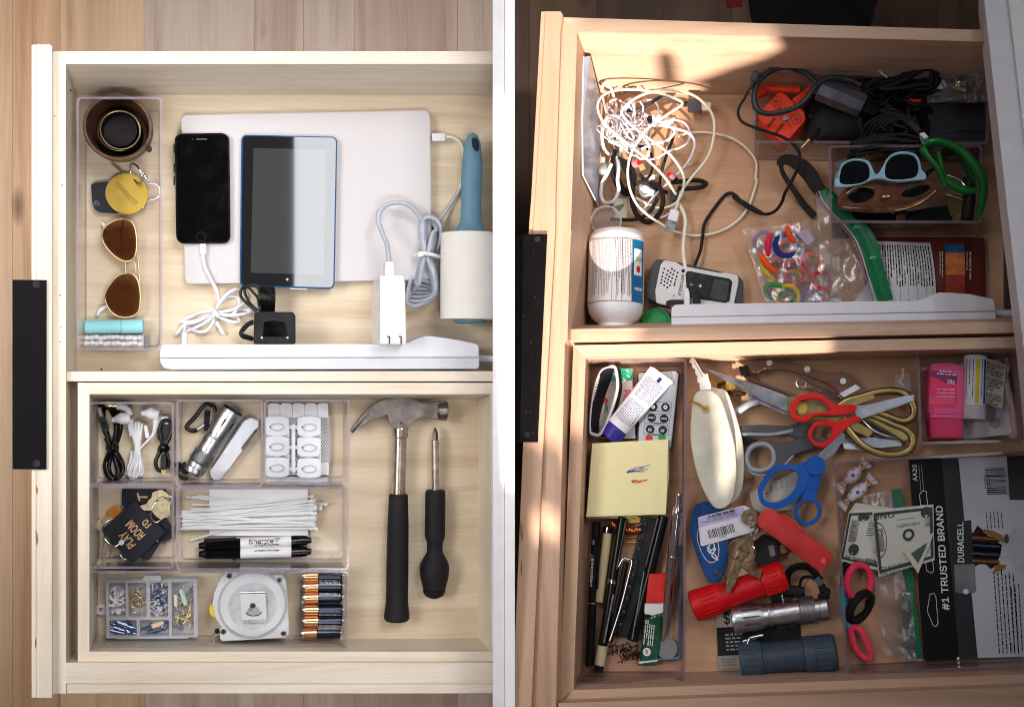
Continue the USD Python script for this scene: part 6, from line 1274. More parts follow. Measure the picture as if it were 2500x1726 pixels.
# --- tall tray
t = T('wrist_strap', 'black and white rubber wrist strap in a loop beside the ointment tube', 'strap', at=rh(280, 450), h=hF)
BAND = M('strap_black', (24, 24, 32), 0.7, var=0.15, bump=0.3, bscale=2000); BANDG = M('strap_grey', (196, 196, 208), 0.6)
A_ = spl(F.loc(rh(345, 130, 255, 175, 195, 330, 165, 520, 155, 650, 158, 750), 134), 6); B_ = spl(F.loc(rh(372, 160, 350, 240, 300, 380, 260, 520, 232, 650, 214, 745), 92), 6)
t.add('band', sheet(np.stack([A_, B_]), 3.0), BAND, smooth=True)
g = spl(F.loc(rh(345, 130, 385, 140, 402, 200, 410, 320, 385, 440, 345, 560, 295, 690, 235, 768, 160, 752), 132), 6)
t.add('band', sheet(np.stack([g, g + [6, 0, -44]]), 3.0), BAND, smooth=True)
t.add('band_edge', tube(g + [0, 0, 1], 3.8, 8, sm=0), BANDG); t.add('band_edge', tube(A_ + [0, 0, 1], 2.2, 8, sm=0), BANDG)
t.add('print_band', [disc(rh(236-i*7, 230+i*26), 2.4, 122, 134.5, n=4) for i in range(9)], WHITE_INK)
t = T('sachet_card', 'white and green printed sachet standing behind the ointment tube', 'sachet', at=rh(420, 480), h=hF)
bd = t.add('card', ext(rh(240, 800, 240, 560, 340, 150, 545, 150, 545, 230, 575, 800), 84, 92, b=1), M('sachet_white', (206, 200, 200), 0.45, var=0.04))
t.add('green_band', ext(rh(345, 152, 543, 152, 543, 260, 318, 268), 92, 92.8), M('sachet_green', (28, 150, 110), 0.45), parent=bd)
t.add('lettering', text('PRO', rh(465, 350)[0], rh(465, 470)[0], 17, 92.8, bold=True), M('sachet_red', (206, 30, 44), 0.5), parent=bd)
t.add('lettering', text('BIO', rh(385, 440)[0], rh(385, 560)[0], 9, 92.8, bold=True), M('sachet_green2', (20, 130, 96), 0.5), parent=bd)
t.add('lettering', text('MIL', rh(292, 480)[0], rh(292, 560)[0], 7, 92.8, bold=True), M('sachet_green3', (20, 130, 96), 0.5), parent=bd)
rd = t.add('red_seal', disc(rh(293, 445), 7, 92, 93), M('sachet_red2', (206, 30, 44), 0.5), parent=bd); t.add('lettering', text('1', rh(289, 452)[0], rh(297, 452)[0], 6, 93), WHITE_INK, parent=bd)
t.add('white_dashes', [bar(rh(x, y)[0], rh(x+24, y+26)[0], 2, 92.8, 93.4) for x, y in ((370, 190), (490, 160), (500, 210), (460, 240), (400, 240))], WHITE_INK, parent=bd)
t = T('ointment_tube', 'white ointment tube with small print and a dark blue cap, lying aslant', 'tube', at=rh(620, 470), h=hF+40)
qa, qb = F.loc([rh(815, 205)[0], rh(410, 695)[0]], (112, 126)); d = (qb-qa)/np.linalg.norm(qb-qa); e = np.array([-d[1], d[0], 0]); e /= np.linalg.norm(e); L = np.linalg.norm(qb-qa)
rows_ = []
for s in np.linspace(0, 1, 12):
    w = 33 - 14*s*0.35; hh = 4 + 16*min(1, s*1.6); an = np.linspace(-math.pi/2, 1.5*math.pi, 20, endpoint=False)
    rows_.append(qa + d*L*s + np.outer(np.cos(an)*w, e) + np.outer(np.sin(an)*hh, [0, 0, 1.0]))
n = 20; V = np.vstack(rows_ + [qa[None], qb[None]]); fs = []
for i in range(11):
    for k in range(n): l = (k+1) % n; fs += [[i*n+k, i*n+l, (i+1)*n+l], [i*n+k, (i+1)*n+l, (i+1)*n+k]]
for k in range(n): l = (k+1) % n; fs += [[12*n, l, k], [12*n+1, 11*n+k, 11*n+l]]
TUBEW = M('tube_white', (226, 226, 236), 0.3, var=0.02)
bd = t.add('tube_body', trimesh.Trimesh(V, np.array(fs)[:, ::-1], process=False), TUBEW, smooth=40)
t.add('crimp', ext(rh(735, 135, 925, 270, 905, 300, 705, 165), 104, 120, r=3, b=2), TUBEW, parent=bd)
t.add('cap', lathe(F.loc(rh(415, 690), 128)[0], F.loc(rh(335, 790), 122)[0], [(0, 26), (0.05, 28), (0.95, 27), (1, 25)], 28, z=0.75), M('tube_cap', (56, 50, 150), 0.35), smooth=35)
def ontube(mesh, s0, off): 
    v = mesh.vertices; x = s0 + v[:, 0]; y = off + v[:, 1]; ss = np.clip(x/L, 0, 1); w = 33-14*ss*.35; hh = 4+16*np.minimum(1, ss*1.6)
    return trimesh.Trimesh(qa + np.outer(x, d) + np.outer(y, e) + np.outer(hh*np.sqrt(np.clip(1-(y/w)**2, 0.05, 1)) + 0.6 + v[:, 2], [0, 0, 1.0]), mesh.faces, process=False)
t.add('fine_print', ontube(dashes(11, L*0.36, 4.6, 1.6, 5, wmin=4, wmax=12), L*0.13, 24), M('tube_ink', (70, 70, 120), 0.5), parent=bd)
t.add('fine_print', ontube(dashes(10, L*0.36, 4.6, 1.6, 8, wmin=4, wmax=12), L*0.54, 22), M('tube_ink2', (70, 70, 120), 0.5), parent=bd)
t.add('dark_square', ontube(trimesh.creation.box([16, 9, 0.4]).subdivide().subdivide(), L*0.03+8, 6), M('tube_mark', (40, 36, 90), 0.5), parent=bd)
t = T('remote_control', 'silver remote control with round black buttons, half under the sticky notes', 'remote', at=rh(790, 550), h=hF)
bd = t.add('body', ext(rh(600, 190, 950, 170, 975, 200, 905, 870, 895, 900, 600, 900, 610, 560), hF, 104, r=5, b=4), M('remote_silver', (168, 176, 186), 0.4, 0.3, var=0.06))
t.add('dark_edge', ext(poly(rh(600, 190, 950, 170, 975, 200, 905, 870, 895, 900, 600, 900), 98, 5).buffer(2.5), hF, 98), BLACK, parent=bd)
for (x, y, tx) in ((738, 505, ''), (853, 508, ''), (725, 607, 'Light'), (840, 615, 'Candle'), (710, 712, '8H'), (828, 722, '4H')):
    bt = t.add('button', disc(rh(x, y), 10.2, 103, 108, n=20, b=1.5), BLACK, parent=bd)
    if tx: t.add('lettering', text(tx, rh(x+28 if len(tx) > 2 else x+16, y-5)[0], rh(x-28 if len(tx) > 2 else x-16, y-8)[0], 4.0 if len(tx) > 2 else 6.5, 108, bold=True), WHITE_INK, parent=bd)
    else: t.add('button_mark', disc(rh(x, y), 5, 107.6, 108.5, hole=2 if x > 800 else 0), WHITE_INK, parent=bd)
for (x, y, c_) in ((700, 795, (190, 30, 40)), (820, 795, (30, 140, 60))): t.add('button', disc(rh(x, y), 8.5, 103, 108, n=20, b=1.5), M('rb%d' % x, c_, 0.4), parent=bd)
for tx, x0, x1, y in (('MODE', 815, 745, 652), ('TIMER', 805, 730, 758)): t.add('lettering', text(tx, rh(x0, y)[0], rh(x1, y-2)[0], 4, 104, bold=True), INK, parent=bd)
for q in (rh(690, 455, 915, 465, 905, 555, 680, 545), rh(665, 565, 905, 575, 890, 665, 655, 655), rh(655, 670, 890, 682, 880, 770, 650, 760)):
    g = poly(q, 104); t.add('button_frame', prism(g.difference(g.buffer(-0.9)), 104, 104.5), INK, parent=bd)
NOTE = M('sticky_yellow', (238, 229, 176), 0.75, var=0.02)
t = T('sticky_notes', 'pad of pale yellow sticky notes with a blue and a red scribble', 'sticky notes', at=rh(510, 1170), h=hF+30)
t.add('pad', ext(rh(178, 848, 880, 808, 882, 1150, 850, 1505, 130, 1525, 165, 1160), 108, 134), NOTE)
nt = t.add('top_note', sheet(patch(rh(175, 845, 880, 806, 858, 1500, 120, 1525), (140, 140, 138, 148), 10, 14, 0, fn=lambda u, v: -3*np.sin(np.pi*u)*np.sin(np.pi*v)), 0.8), NOTE, smooth=True)
for col, nm, pl in (((52, 70, 150), 'scribble_blue', [(405, 1145, 560, 1095, 705, 1045), (440, 1140, 560, 1075, 650, 1060), (450, 1135, 540, 1110, 665, 1105), (480, 1120, 580, 1085, 690, 1080), (500, 1105, 600, 1100, 650, 1090)]),
                    ((190, 60, 56), 'scribble_red', [(375, 1245, 520, 1205, 690, 1180), (400, 1240, 500, 1210, 600, 1195), (480, 1215, 560, 1185, 640, 1200), (520, 1200, 600, 1210, 680, 1185), (540, 1190, 620, 1205)])):
    t.add('scribble', [ext(LineString(spl(F.loc(rh(*p), 139)[:, :2], 6)).buffer(0.8), 137.4, 138.9) for p in pl], M(nm, col, 0.6), parent=nt)
t = T('paper_slip', 'corner of a yellow note sticking out below the pad', 'note', at=rh(540, 1530), h=hF)
t.add('slip', ext(rh(105, 1500, 560, 1515, 640, 1535, 130, 1545), 100, 101.5), NOTE)

def pen(name, lab, pa, pb, z0, z1, r, mat, prof=None, group=None):
    t = T(name, lab, 'pen', at=(np.array(pa)+np.array(pb))/2, h=min(z0, z1)-r)
    a, b = F.loc([pa, pb], (z0, z1))
    t.add('barrel', lathe(a, b, prof or [(0, r*.6), (0.004, r), (0.996, r), (1, r*.6)], 20), mat, smooth=35); return t, a, b, np.linalg.norm(b-a)
BARREL = M('pen_black', (16, 18, 22), 0.25, var=0.1)
t, a, b, L = pen('pen', 'black rollerball pen lettered PRECISE V7 at the far left of the tray', rj(205, 120)[0], rj(140, 1398)[0], 92, 88, 10.5, BARREL)
t.add('lettering', wrap(flat_text('PRECISE', 68, 5.5, True), b, a, 10.5, L*0.55, 0.15, 1), WHITE_INK, parent=t.path+'/barrel'); t.add('lettering', wrap(flat_text('V7', 16, 9, True), b, a, 10.5, L*0.725, 0.2, 1), WHITE_INK, parent=t.path+'/barrel')
t.add('lettering', wrap(flat_text('PILOT', 12, 3.5, True), b, a, 10.5, L*0.84, 0.2, 1), WHITE_INK, parent=t.path+'/barrel')
t.add('ring_band', lathe(b, a, [(0.43, 10.8), (0.436, 10.8)], 20), SATIN); t.add('clip', cord(rj(228, 280, 212, 715), 104, 2.2, sm=0), BARREL)
t, a, b, L = pen('marker', 'beige fine-line marker with a clear black-ringed cap end', rj(310, 160)[0], rj(225, 830)[0], 90, 88, 11, M('marker_beige', (196, 180, 140), 0.45, var=0.04))
t.add('cap_ring', lathe(a, b, [(0, 10), (0.01, 12), (0.09, 12)], 20), BARREL, smooth=35); t.add('cap_shine', lathe(a, b, [(0.015, 12.2), (0.08, 12.2)], 6, arc=(-.3, .1)), CHROME)
t, a, b, L = pen('marker', 'black marker with a cream taped end and a chrome band', rj(435, 80)[0], rj(222, 1450)[0], 104, 96, 11, BARREL)
t.add('band', lathe(a, b, [(0.405, 12), (0.428, 12)], 20), CHROME, smooth=35); t.add('taped_end', lathe(a, b, [(0.83, 12.6), (0.955, 12.6)], 20), M('tape_cream', (196, 184, 150), 0.6, var=0.08), smooth=35)
t.add('clip', cord(rj(465, 110, 385, 540), 118, 1.8, sm=0), CHROME); t.add('highlight_clip', cord(rj(355, 765, 270, 1190), 110, 2.2, sm=0), SATIN)
t, a, b, L = pen('pen', 'slim black pen with a long bright wire clip in the middle of the tray', rj(470, 470)[0], rj(320, 1190)[0], 116, 100, 7, BARREL)
t.add('clip', cord(rj(400, 520, 435, 455, 470, 450, 515, 470, 500, 560, 420, 870, 320, 1180), 124, 2.4), CHROME, smooth=True)
t = T('ruler', 'black plastic ruler with fine white marks', 'ruler', at=rj(520, 650), h=hF)
g = ext(rj(608, 80, 760, 85, 530, 1165, 350, 1120), 82, 88); bd = t.add('blade', g, BARREL)
tk = []
for i in range(60):
    s = i/60; p = rj(606, 95)[0]*(1-s) + rj(352, 1115)[0]*s; tk.append(bar(p, p + np.array([5 if i % 5 else 11, 1.5]), 0.8, 88, 88.4))
t.add('tick_marks', tk, GREY_INK, parent=bd, kind='stuff')
for k in range(9): s = 0.04+k*0.11; p = rj(640, 110)[0]*(1-s) + rj(395, 1120)[0]*s; t.add('number_mark', text(str(k+1), p, p+np.array([4, -1]), 6, 88, depth=0.5), GREY_INK, parent=bd)
t, a, b, L = pen('pen', 'long black pen right of the ruler with a thin chrome clip line', rj(800, 70)[0], rj(520, 1175)[0], 108, 96, 13, BARREL)
t.add('clip', cord(rj(750, 85, 640, 520), 124, 1.8, sm=0), CHROME); t.add('trim_line', cord(rj(625, 560, 520, 1160), 114, 1.6, sm=0), SATIN)
t, a, b, L = pen('pen', 'silver metal pen standing tallest at the right of the tray', rj(925, -10)[0], rj(790, 1180)[0], 150, 96, 12, CHROME, [(0, 9), (0.02, 11), (0.05, 12), (0.36, 12), (0.365, 10.5), (0.37, 12), (0.75, 11), (0.93, 6), (0.98, 2.4), (1, 1)])
t.add('push_button', lathe(a - (b-a)/L*32, a, [(0, 5), (0.1, 6.5), (1, 6.5)], 16), CHROME, smooth=35)
t = T('glue_stick', 'glue tube with a red cap, a white collar and a green foil body', 'glue', at=rj(700, 900), h=hF)
t.add('cap', ext(rj(668, 582, 820, 580, 800, 840, 640, 842), 86, 124, r=2, b=4), REDP); t.add('cap_facet', ext(rj(735, 585, 800, 583, 775, 838, 712, 840), 124, 126, b=1), REDP)
t.add('collar', ext(rj(632, 842, 802, 838, 788, 930, 700, 950, 626, 935), 88, 120, r=3, b=5), WHITE)
bd = t.add('tube_body', sheet(patch(rj(640, 965, 785, 935, 745, 1390, 582, 1390), (104, 104, 92, 92), 10, 16, 5, 4, 0.05, fn=lambda u, v: 12*np.sin(np.pi*u)*(1-v*0.8)), 3), M('tube_green', (48, 110, 84), 0.25, 0.5, var=0.25, scale=80), smooth=True)
t.add('crimp', ext(rj(582, 1360, 750, 1340, 748, 1352, 582, 1376), 94, 99), WHITE)
t.add('white_badge', disc(rj(650, 1272), 9.5, 101, 102.5), WHITE); t.add('badge_mark', text('b', rj(640, 1285)[0], rj(662, 1285)[0], 9, 102.5, bold=True), INK)
t.add('fine_print', lay(dashes(5, 60, 5, 2, 4), rj(715, 1000), rj(690, 1250), 113), WHITE_INK)
t = T('hex_key', 'blue-grey hex key lying along the right side of the tray', 'hex key', at=rj(930, 900), h=hF)
t.add('rod', tube(F.loc(rj(935, 325, 945, 700, 945, 1200, 940, 1300, 915, 1330, 750, 1340), 86), 5.0, 6, sm=4), M('hex_blue', (128, 150, 176), 0.3, 0.8))
t = T('clear_scoop', 'small clear round-ended plastic scoop below the silver pen', 'scoop', at=rj(830, 1240), h=hF)
t.add('bowl', disc(rj(828, 1245), 24, 82, 90, b=2), CLEARBOX); t.add('bowl_rim', disc(rj(828, 1245), 24, 90, 92, hole=21.5), GREYP); t.add('stem', ext(rj(820, 1160, 870, 950, 885, 950, 870, 1170), 82, 87), CLEARBOX)
t.add('embossed_print', lay(dashes(3, 26, 5, 1.6, 3), rj(785, 1235), rj(870, 1235), 90.4), GREYP)
t = T('hair_clip', 'dark frayed tuft of false lashes at the bottom of the ruler', 'tuft', at=rj(460, 1270), h=hF)
hr = []
for k in range(46):
    p = rj(rng.uniform(330, 600), rng.uniform(1180, 1300))[0]; a_ = rng.uniform(0.2, 2.2); l_ = rng.uniform(10, 26)
    hr.append(cord(np.array([p, p + np.array([math.cos(a_), math.sin(a_)])*l_*0.5 + nrg.normal(0, 3, 2), p + np.array([math.cos(a_+0.5), math.sin(a_+.5)])*l_]), (84, 96, 88), 1.3, n=4, sm=3))
t.add('tuft', hr, M('tuft_brown', (34, 22, 18), 0.7), kind='stuff')
t = T('coin_wire', 'coil of copper wire under the sticky notes with a yellow disc', 'wire', at=rj(500, 170), h=hF)
COPW = M('copper_wire', (206, 120, 70), 0.3, 1.0)
t.add('coil', tube(np.array([F.loc(rj(320+ (s-0.0)*330, 120 + 80*math.sin(s*math.pi*0.8)), 92)[0] + np.array([0, math.cos(s*150)*9, math.sin(s*150)*9]) for s in np.linspace(0, 0.85, 260)]), 1.5, 5, sm=0), COPW)
for y in (255, 300): t.add('strand', cord(rj(430, y, 500, y+6, 560, y+4), 84, 1.8), COPW)
t.add('yellow_disc', ext(rj(465, 95, 600, 90, 585, 130, 490, 135), 84, 96, r=4), M('disc_yellow', (214, 168, 40), 0.4))

# --- middle: keychains, keys, scissors
FLOATW = M('float_cream', (200, 196, 182), 0.65, var=0.2, scale=30, bump=0.6, bscale=140)
t = T('float_keychain', 'long cream oval float keychain with a key at its top end, worn and dented', 'keychain', at=ri(320, 850), h=hF)
o1 = ri(100, 560, 130, 420, 220, 385, 310, 420, 370, 520, 450, 800, 475, 1000, 470, 1200, 435, 1330, 360, 1390, 280, 1370, 200, 1240, 130, 1040, 88, 780)
o2 = ri(250, 400, 330, 375, 395, 400, 440, 500, 500, 690, 535, 860, 540, 1060, 525, 1220, 480, 1310, 420, 1340, 380, 1200, 320, 800)
t.add('float_half', ext(o2, 100, 138, smooth=4, b=6, steps=4), FLOATW); t.add('float_half', ext(o1, 136, 172, smooth=4, b=6, steps=4), FLOATW, label='upper cream oval float with the chain hole')
t.add('chain_hole', disc(ri(222, 548), 8, 175, 177.5, hole=4), BRASS)
t.add('ball_chain', [ball(F.loc(ri(90+i*15, 470+i*9 + 3*math.sin(i)), 180)[0], 3.0, 1) for i in range(9)] + [ball(F.loc(ri(100+6*i, 460-i*14), 170)[0], 2.6, 1) for i in range(5)], BRASS)
kq = t.add('key', ext(ri(75, 150, 95, 110, 125, 125, 190, 240, 215, 255, 235, 250, 245, 300, 262, 340, 262, 385, 170, 390, 165, 330, 148, 325, 150, 270, 130, 255, 128, 210, 105, 205, 100, 165), 168, 174, b=1), M('bright_nickel', (224, 222, 220), 0.45, 0.3))
t.add('key_groove', bar(ri(120, 150)[0], ri(195, 280)[0], 2.4, 174, 174.6), GREYP, parent=kq)
t = T('keys', 'two small brass keys and a dark jump ring behind the cream float', 'keys', at=ri(420, 330), h=hF)
k0 = t.add('key', ext(ri(225, 250, 245, 250, 335, 350, 300, 365, 270, 350), 100, 106, b=1), BRASS); k1 = t.add('key', ext(ri(385, 345, 405, 255, 445, 265, 455, 310, 435, 390, 400, 390), 112, 120, b=1), BRASS)
t.add('jump_ring', cord(ri(330, 350, 380, 330, 420, 370, 400, 410, 350, 390), 112, 4, closed=True), M('dark_brass', (70, 52, 30), 0.35, 1.0), smooth=True)
t.add('dark_clasp', [ball(F.loc(ri(440+i*22, 415+8*math.sin(i*2)), 108)[0], 7, 1, (1.3, 0.7, 0.8)) for i in range(5)], M('dark_brass2', (60, 46, 34), 0.35, 1.0))
t.add('key_teeth', [ball(F.loc(ri(458, 285+i*20), 116)[0], 3.5, 1) for i in range(5)], BRASS, parent=k1)

BLADE = M('blade_steel', (150, 152, 160), 0.3, 1.0, var=0.10, scale=50)
BRONZE = M('bronze_handle', (146, 128, 84), 0.35, 1.0, var=0.12)
t = T('tailor_shears', 'large old tailor shears with bronze handles and a long grey blade', 'shears', at=ri(1100, 550), h=hF)
b1 = t.add('blade', ext(ri(212, 205, 330, 240, 760, 380, 940, 450, 920, 580, 880, 560, 700, 480, 480, 360, 260, 240), 116, 124, b=3), BLADE)
t.add('bevel_line', bar(ri(330, 240)[0], ri(640, 430)[0], 1.6, 124, 124.6), COPPER, parent=b1)
t.add('blade', ext(ri(560, 410, 920, 590, 960, 640, 900, 600, 600, 470), 104, 112), BLADE)
t.add('shank', ext(ri(925, 440, 1010, 450, 1090, 480, 1250, 550, 1500, 660, 1640, 740, 1600, 790, 1400, 700, 1240, 640, 1000, 640, 905, 575), 118, 132, r=3, b=4), BRONZE)
t.add('pivot_screw', disc(ri(1030, 540), 14, 131, 138, b=3), BRASS); t.add('pivot_washer', disc(ri(1030, 540), 18, 130, 134, b=1), M('washer', (120, 110, 90), 0.4, 1.0))
def strip(t, name, px, z, w, mat, h=16): return t.add(name, tube(F.loc(px, z), w*1.25, 10, sm=8, flat=0.5), mat, smooth=True)
strip(t, 'finger_loop', ri(1350, 640, 1420, 720, 1540, 850, 1680, 920, 1840, 935, 1950, 890, 1975, 800, 1920, 730, 1800, 680, 1640, 610, 1560, 600), 132, 7, BRONZE)
strip(t, 'finger_loop', ri(1330, 540, 1420, 480, 1560, 440, 1660, 410, 1780, 395, 1880, 410, 1950, 470, 1985, 560, 1960, 630, 1880, 650, 1760, 610, 1680, 580), 134, 7, BRONZE)
t.add('shank', ext(ri(1330, 540, 1400, 470, 1640, 400, 1650, 460, 1480, 520, 1400, 570), 124, 138, r=3, b=4), BRONZE)
t.add('shank', ext(ri(1540, 600, 1660, 600, 1880, 720, 1940, 800, 1900, 820, 1740, 720), 122, 134, r=3, b=3), BRONZE)
REDS = M('scissor_red', (218, 14, 22), 0.35, var=0.04)
def scissors(name, lab, loops, blades, mats, z, cat_='scissors', at=None):
    t = T(name, lab, cat_, at=at, h=z-20)
    for i, (o, h_, zz) in enumerate(loops):
        g = poly(o, zz, smooth=4)
        if h_ is not None: g = g.difference(poly(h_, zz, smooth=4))
        t.add('handle', ext(g, zz-14, zz, b=5, steps=4), mats[0])
    for o, zz in blades: t.add('blade', ext(o, zz-4, zz, b=1.5), mats[1])
    return t
scissors('scissors', 'small red-handled scissors lying on top of the bronze shears', [
    (ri(935, 590, 940, 510, 990, 450, 1080, 420, 1200, 425, 1270, 480, 1330, 510, 1485, 515, 1485, 570, 1380, 600, 1260, 605, 1150, 605, 1080, 650, 1000, 655, 950, 625), ri(985, 590, 985, 530, 1030, 480, 1120, 465, 1200, 475, 1250, 530, 1275, 560, 1180, 575, 1090, 590, 1030, 610), 160),
    (ri(1090, 790, 1095, 720, 1150, 660, 1230, 645, 1330, 650, 1430, 625, 1500, 605, 1535, 630, 1460, 680, 1370, 750, 1300, 820, 1230, 870, 1150, 860), ri(1120, 780, 1135, 720, 1190, 690, 1260, 690, 1290, 730, 1270, 790, 1210, 830, 1150, 825), 154)],
    [(ri(1470, 515, 1560, 520, 1900, 440, 1985, 430, 1985, 450, 1900, 490, 1600, 610, 1500, 640), 152), (ri(1490, 560, 1700, 500, 1985, 460, 1985, 474, 1700, 580, 1520, 640), 147)], (REDS, BLADE), 150, at=ri(1300, 620))
GRIPG = M('grip_grey', (74, 74, 80), 0.5, var=0.08); GRIPL = M('grip_light', (150, 156, 168), 0.45, var=0.05)
t = T('scissors', 'grey-handled kitchen scissors under the red pair, one loop showing left', 'scissors', at=ri(800, 880), h=hF)
g = poly(ri(545, 960, 560, 880, 620, 830, 720, 815, 900, 820, 1000, 800, 1250, 790, 1280, 830, 1080, 900, 960, 940, 870, 1040, 790, 1090, 690, 1110, 600, 1090, 555, 1030), 126, smooth=4); h_ = poly(ri(565, 960, 590, 890, 650, 850, 730, 850, 785, 900, 795, 980, 760, 1040, 690, 1070, 610, 1060, 575, 1010), 126, smooth=4)
t.add('handle', ext(g.difference(h_), 104, 126, b=5), GRIPG); t.add('loop_ring', tube(np.c_[np.array(h_.exterior.coords)[:-1:2], np.full(len(np.array(h_.exterior.coords)[:-1:2]), 124)], 6, 8, True, 0), GRIPL, smooth=True)
t.add('handle_trim', cord(ri(560, 1000, 600, 1080, 690, 1108, 790, 1088, 870, 1035, 960, 940), 122, 4), GRIPL, smooth=True)
t.add('handle', ext(ri(500, 690, 700, 680, 920, 690, 1000, 660, 1100, 690, 1100, 800, 990, 800, 930, 770, 520, 765), 96, 116, r=4, b=5), GRIPG); t.add('handle_trim', cord(ri(520, 762, 760, 766, 900, 745, 960, 730), 116, 4.5), GRIPL, smooth=True)
t.add('handle', tube(F.loc(ri(450, 590, 500, 560, 600, 500, 700, 480), 104), 9, 10), GRIPL, smooth=True)
t.add('handle_back', ext(ri(450, 770, 560, 790, 700, 820, 560, 850, 480, 830), 92, 108, r=3), BLACK)
t.add('blade', ext(ri(1240, 790, 1700, 790, 1870, 820, 1880, 860, 1700, 880, 1260, 830), 98, 104, b=1), BLADE); t.add('blade', ext(ri(1380, 840, 1500, 845, 1640, 880, 1620, 905, 1390, 885), 104, 112, b=1), SATIN)
t.add('blade_spine', cord(ri(1540, 640, 1620, 720, 1740, 775, 1850, 790), 112, 6), CHROME, smooth=True); t.add('spring_arm', ext(ri(1560, 640, 1650, 680, 1760, 760, 1880, 800, 1700, 800, 1600, 760), 100, 110), GRIPG)
BLUES = M('scissor_blue', (4, 84, 176), 0.35, var=0.04)
scissors('scissors', 'blue-handled scissors with two unequal loops, tips up under the shears', [
    (ri(660, 1230, 700, 1150, 760, 1070, 860, 1020, 980, 1020, 1070, 1000, 1110, 1090, 1060, 1230, 1000, 1310, 900, 1370, 800, 1395, 690, 1350), ri(705, 1250, 745, 1170, 810, 1090, 900, 1065, 980, 1080, 1005, 1130, 975, 1220, 900, 1300, 800, 1340, 720, 1320), 138),
    (ri(1120, 1090, 1190, 1080, 1180, 1230, 1150, 1290, 1190, 1350, 1205, 1420, 1170, 1500, 1090, 1540, 1010, 1520, 965, 1450, 975, 1370, 1030, 1320, 1040, 1270), ri(1000, 1430, 1010, 1370, 1070, 1330, 1130, 1340, 1165, 1390, 1160, 1450, 1110, 1495, 1050, 1500, 1010, 1470), 134)],
    [(ri(1160, 950, 1360, 745, 1400, 760, 1390, 810, 1290, 950, 1230, 980), 120)], (BLUES, BLADE), 130, at=ri(1000, 1250))
t = T('scissor_pivot', 'round blue pivot boss of the blue scissors', 'pivot', at=ri(1150, 1030), h=hF) if 0 else None
bs = [p for p in stage.GetPrimAtPath('/World').GetChildren() if p.GetCustomDataByKey('label') and 'blue-handled scissors' in p.GetCustomDataByKey('label')][0]
class Q(T):
    def __init__(s, prim, f, base): s.prim, s.path, s.f, s.base = prim, str(prim.GetPath()), f, base
tb = Q(bs, F, F.loc(ri(1000, 1250), 110)[0]); tb.add('pivot_boss', disc(ri(1150, 1030), 23, 118, 144, b=5), BLUES); tb.add('blade_etching', lay(dashes(2, 26, 7, 4, 2, wmin=2, wmax=4), ri(1240, 930), ri(1320, 850), 120.3), GREYP)
tb.add('handle', ext(ri(1080, 1050, 1200, 1040, 1200, 1130, 1170, 1240, 1100, 1250, 1060, 1200, 1110, 1120), 118, 136, r=4, b=5), BLUES)

RW = wood('rosewood', (132, 92, 74), (84, 54, 42), 'x', 2.0, 0.35)
t = T('pruning_shears', 'pruning shears with riveted rosewood handles at the back of the insert', 'pruners', at=ri(950, 250), h=hF)
o = ri(590, 160, 640, 135, 740, 128, 860, 135, 960, 165, 1100, 200, 1230, 235, 1300, 250, 1370, 225, 1440, 280, 1510, 350, 1430, 420, 1370, 440, 1320, 380, 1200, 310, 1060, 260, 900, 215, 760, 205, 690, 240, 640, 245, 600, 220)
h0_ = t.add('handle', ext(o, 110, 132, r=2, b=7), RW)
for q in (ri(758, 158), ri(1078, 212), ri(1382, 313)): t.add('rivet', disc(q, 7, 131, 134, b=1), SATIN, parent=h0_)
t.add('end_cap', ext(ri(495, 190, 580, 175, 590, 250, 520, 265), 104, 132, r=2, b=4), BLACK); t.add('latch_hook', cord(ri(610, 230, 660, 240, 700, 215, 740, 200, 790, 205), 134, 2.6), CHROME, smooth=True)
t.add('collar', ext(ri(1350, 420, 1490, 340, 1530, 375, 1390, 450), 112, 136, b=2), SATIN)
t.add('spring', cord(ri(1370, 455, 1260, 430, 1100, 370, 1060, 370, 1010, 375, 985, 335, 1000, 300, 1040, 295, 1070, 320, 1060, 355, 1020, 360), 120, 3.0), CHROME, smooth=True); t.add('spring', cord(ri(1060, 310, 1130, 360, 1240, 400, 1350, 440), 122, 2.4), CHROME, smooth=True)
t.add('handle', ext(ri(530, 270, 640, 250, 640, 300, 800, 360, 960, 420, 940, 440, 700, 350, 600, 310), 82, 104, r=2, b=5), RW)
t = T('clear_hook', 'clear plastic hook by the wall of the small top right tray', 'hook', at=ri(1890, 320), h=hF)
t.add('plate', ext(ri(1815, 255, 1945, 250, 1960, 400, 1825, 380), 110, 118, r=2), CLEARBOX); t.add('hook_arm', cord(ri(1890, 200, 1885, 280, 1860, 320, 1900, 350), 122, 3), FROST)

# lower middle
t = T('price_card', 'small grey card with figures, lying under the blue scissors', 'card', at=ri(820, 1230), h=hF)
bd = t.add('card', ext(ri(585, 1260, 990, 1075, 1050, 1330, 960, 1400, 690, 1430, 620, 1400), 84, 87, r=4), M('card_grey', (176, 172, 164), 0.6))
for k in range(5): t.add('print_line', text(('$ 2.00', 'ISBN 0', '52 12 0', '16120', '2 11 16')[k], ri(745+k*45, 1270-k*16)[0], ri(725+k*45, 1170-k*14)[0], 7, 87), M('figure_ink%d' % k, (60, 70, 110), 0.6), parent=bd)
t = T('blue_float_tag', 'dark blue foam float tag with white script, on a bead chain', 'float', at=rk(290, 530), h=hF)
bd = t.add('float', ext(rk(165, 245, 210, 205, 290, 195, 370, 240, 415, 330, 430, 500, 415, 660, 380, 770, 320, 805, 270, 790, 210, 660, 160, 520, 135, 400), 84, 112, smooth=4, b=7), M('float_blue', (14, 70, 132), 0.6, var=0.06, bump=0.2, bscale=1200))
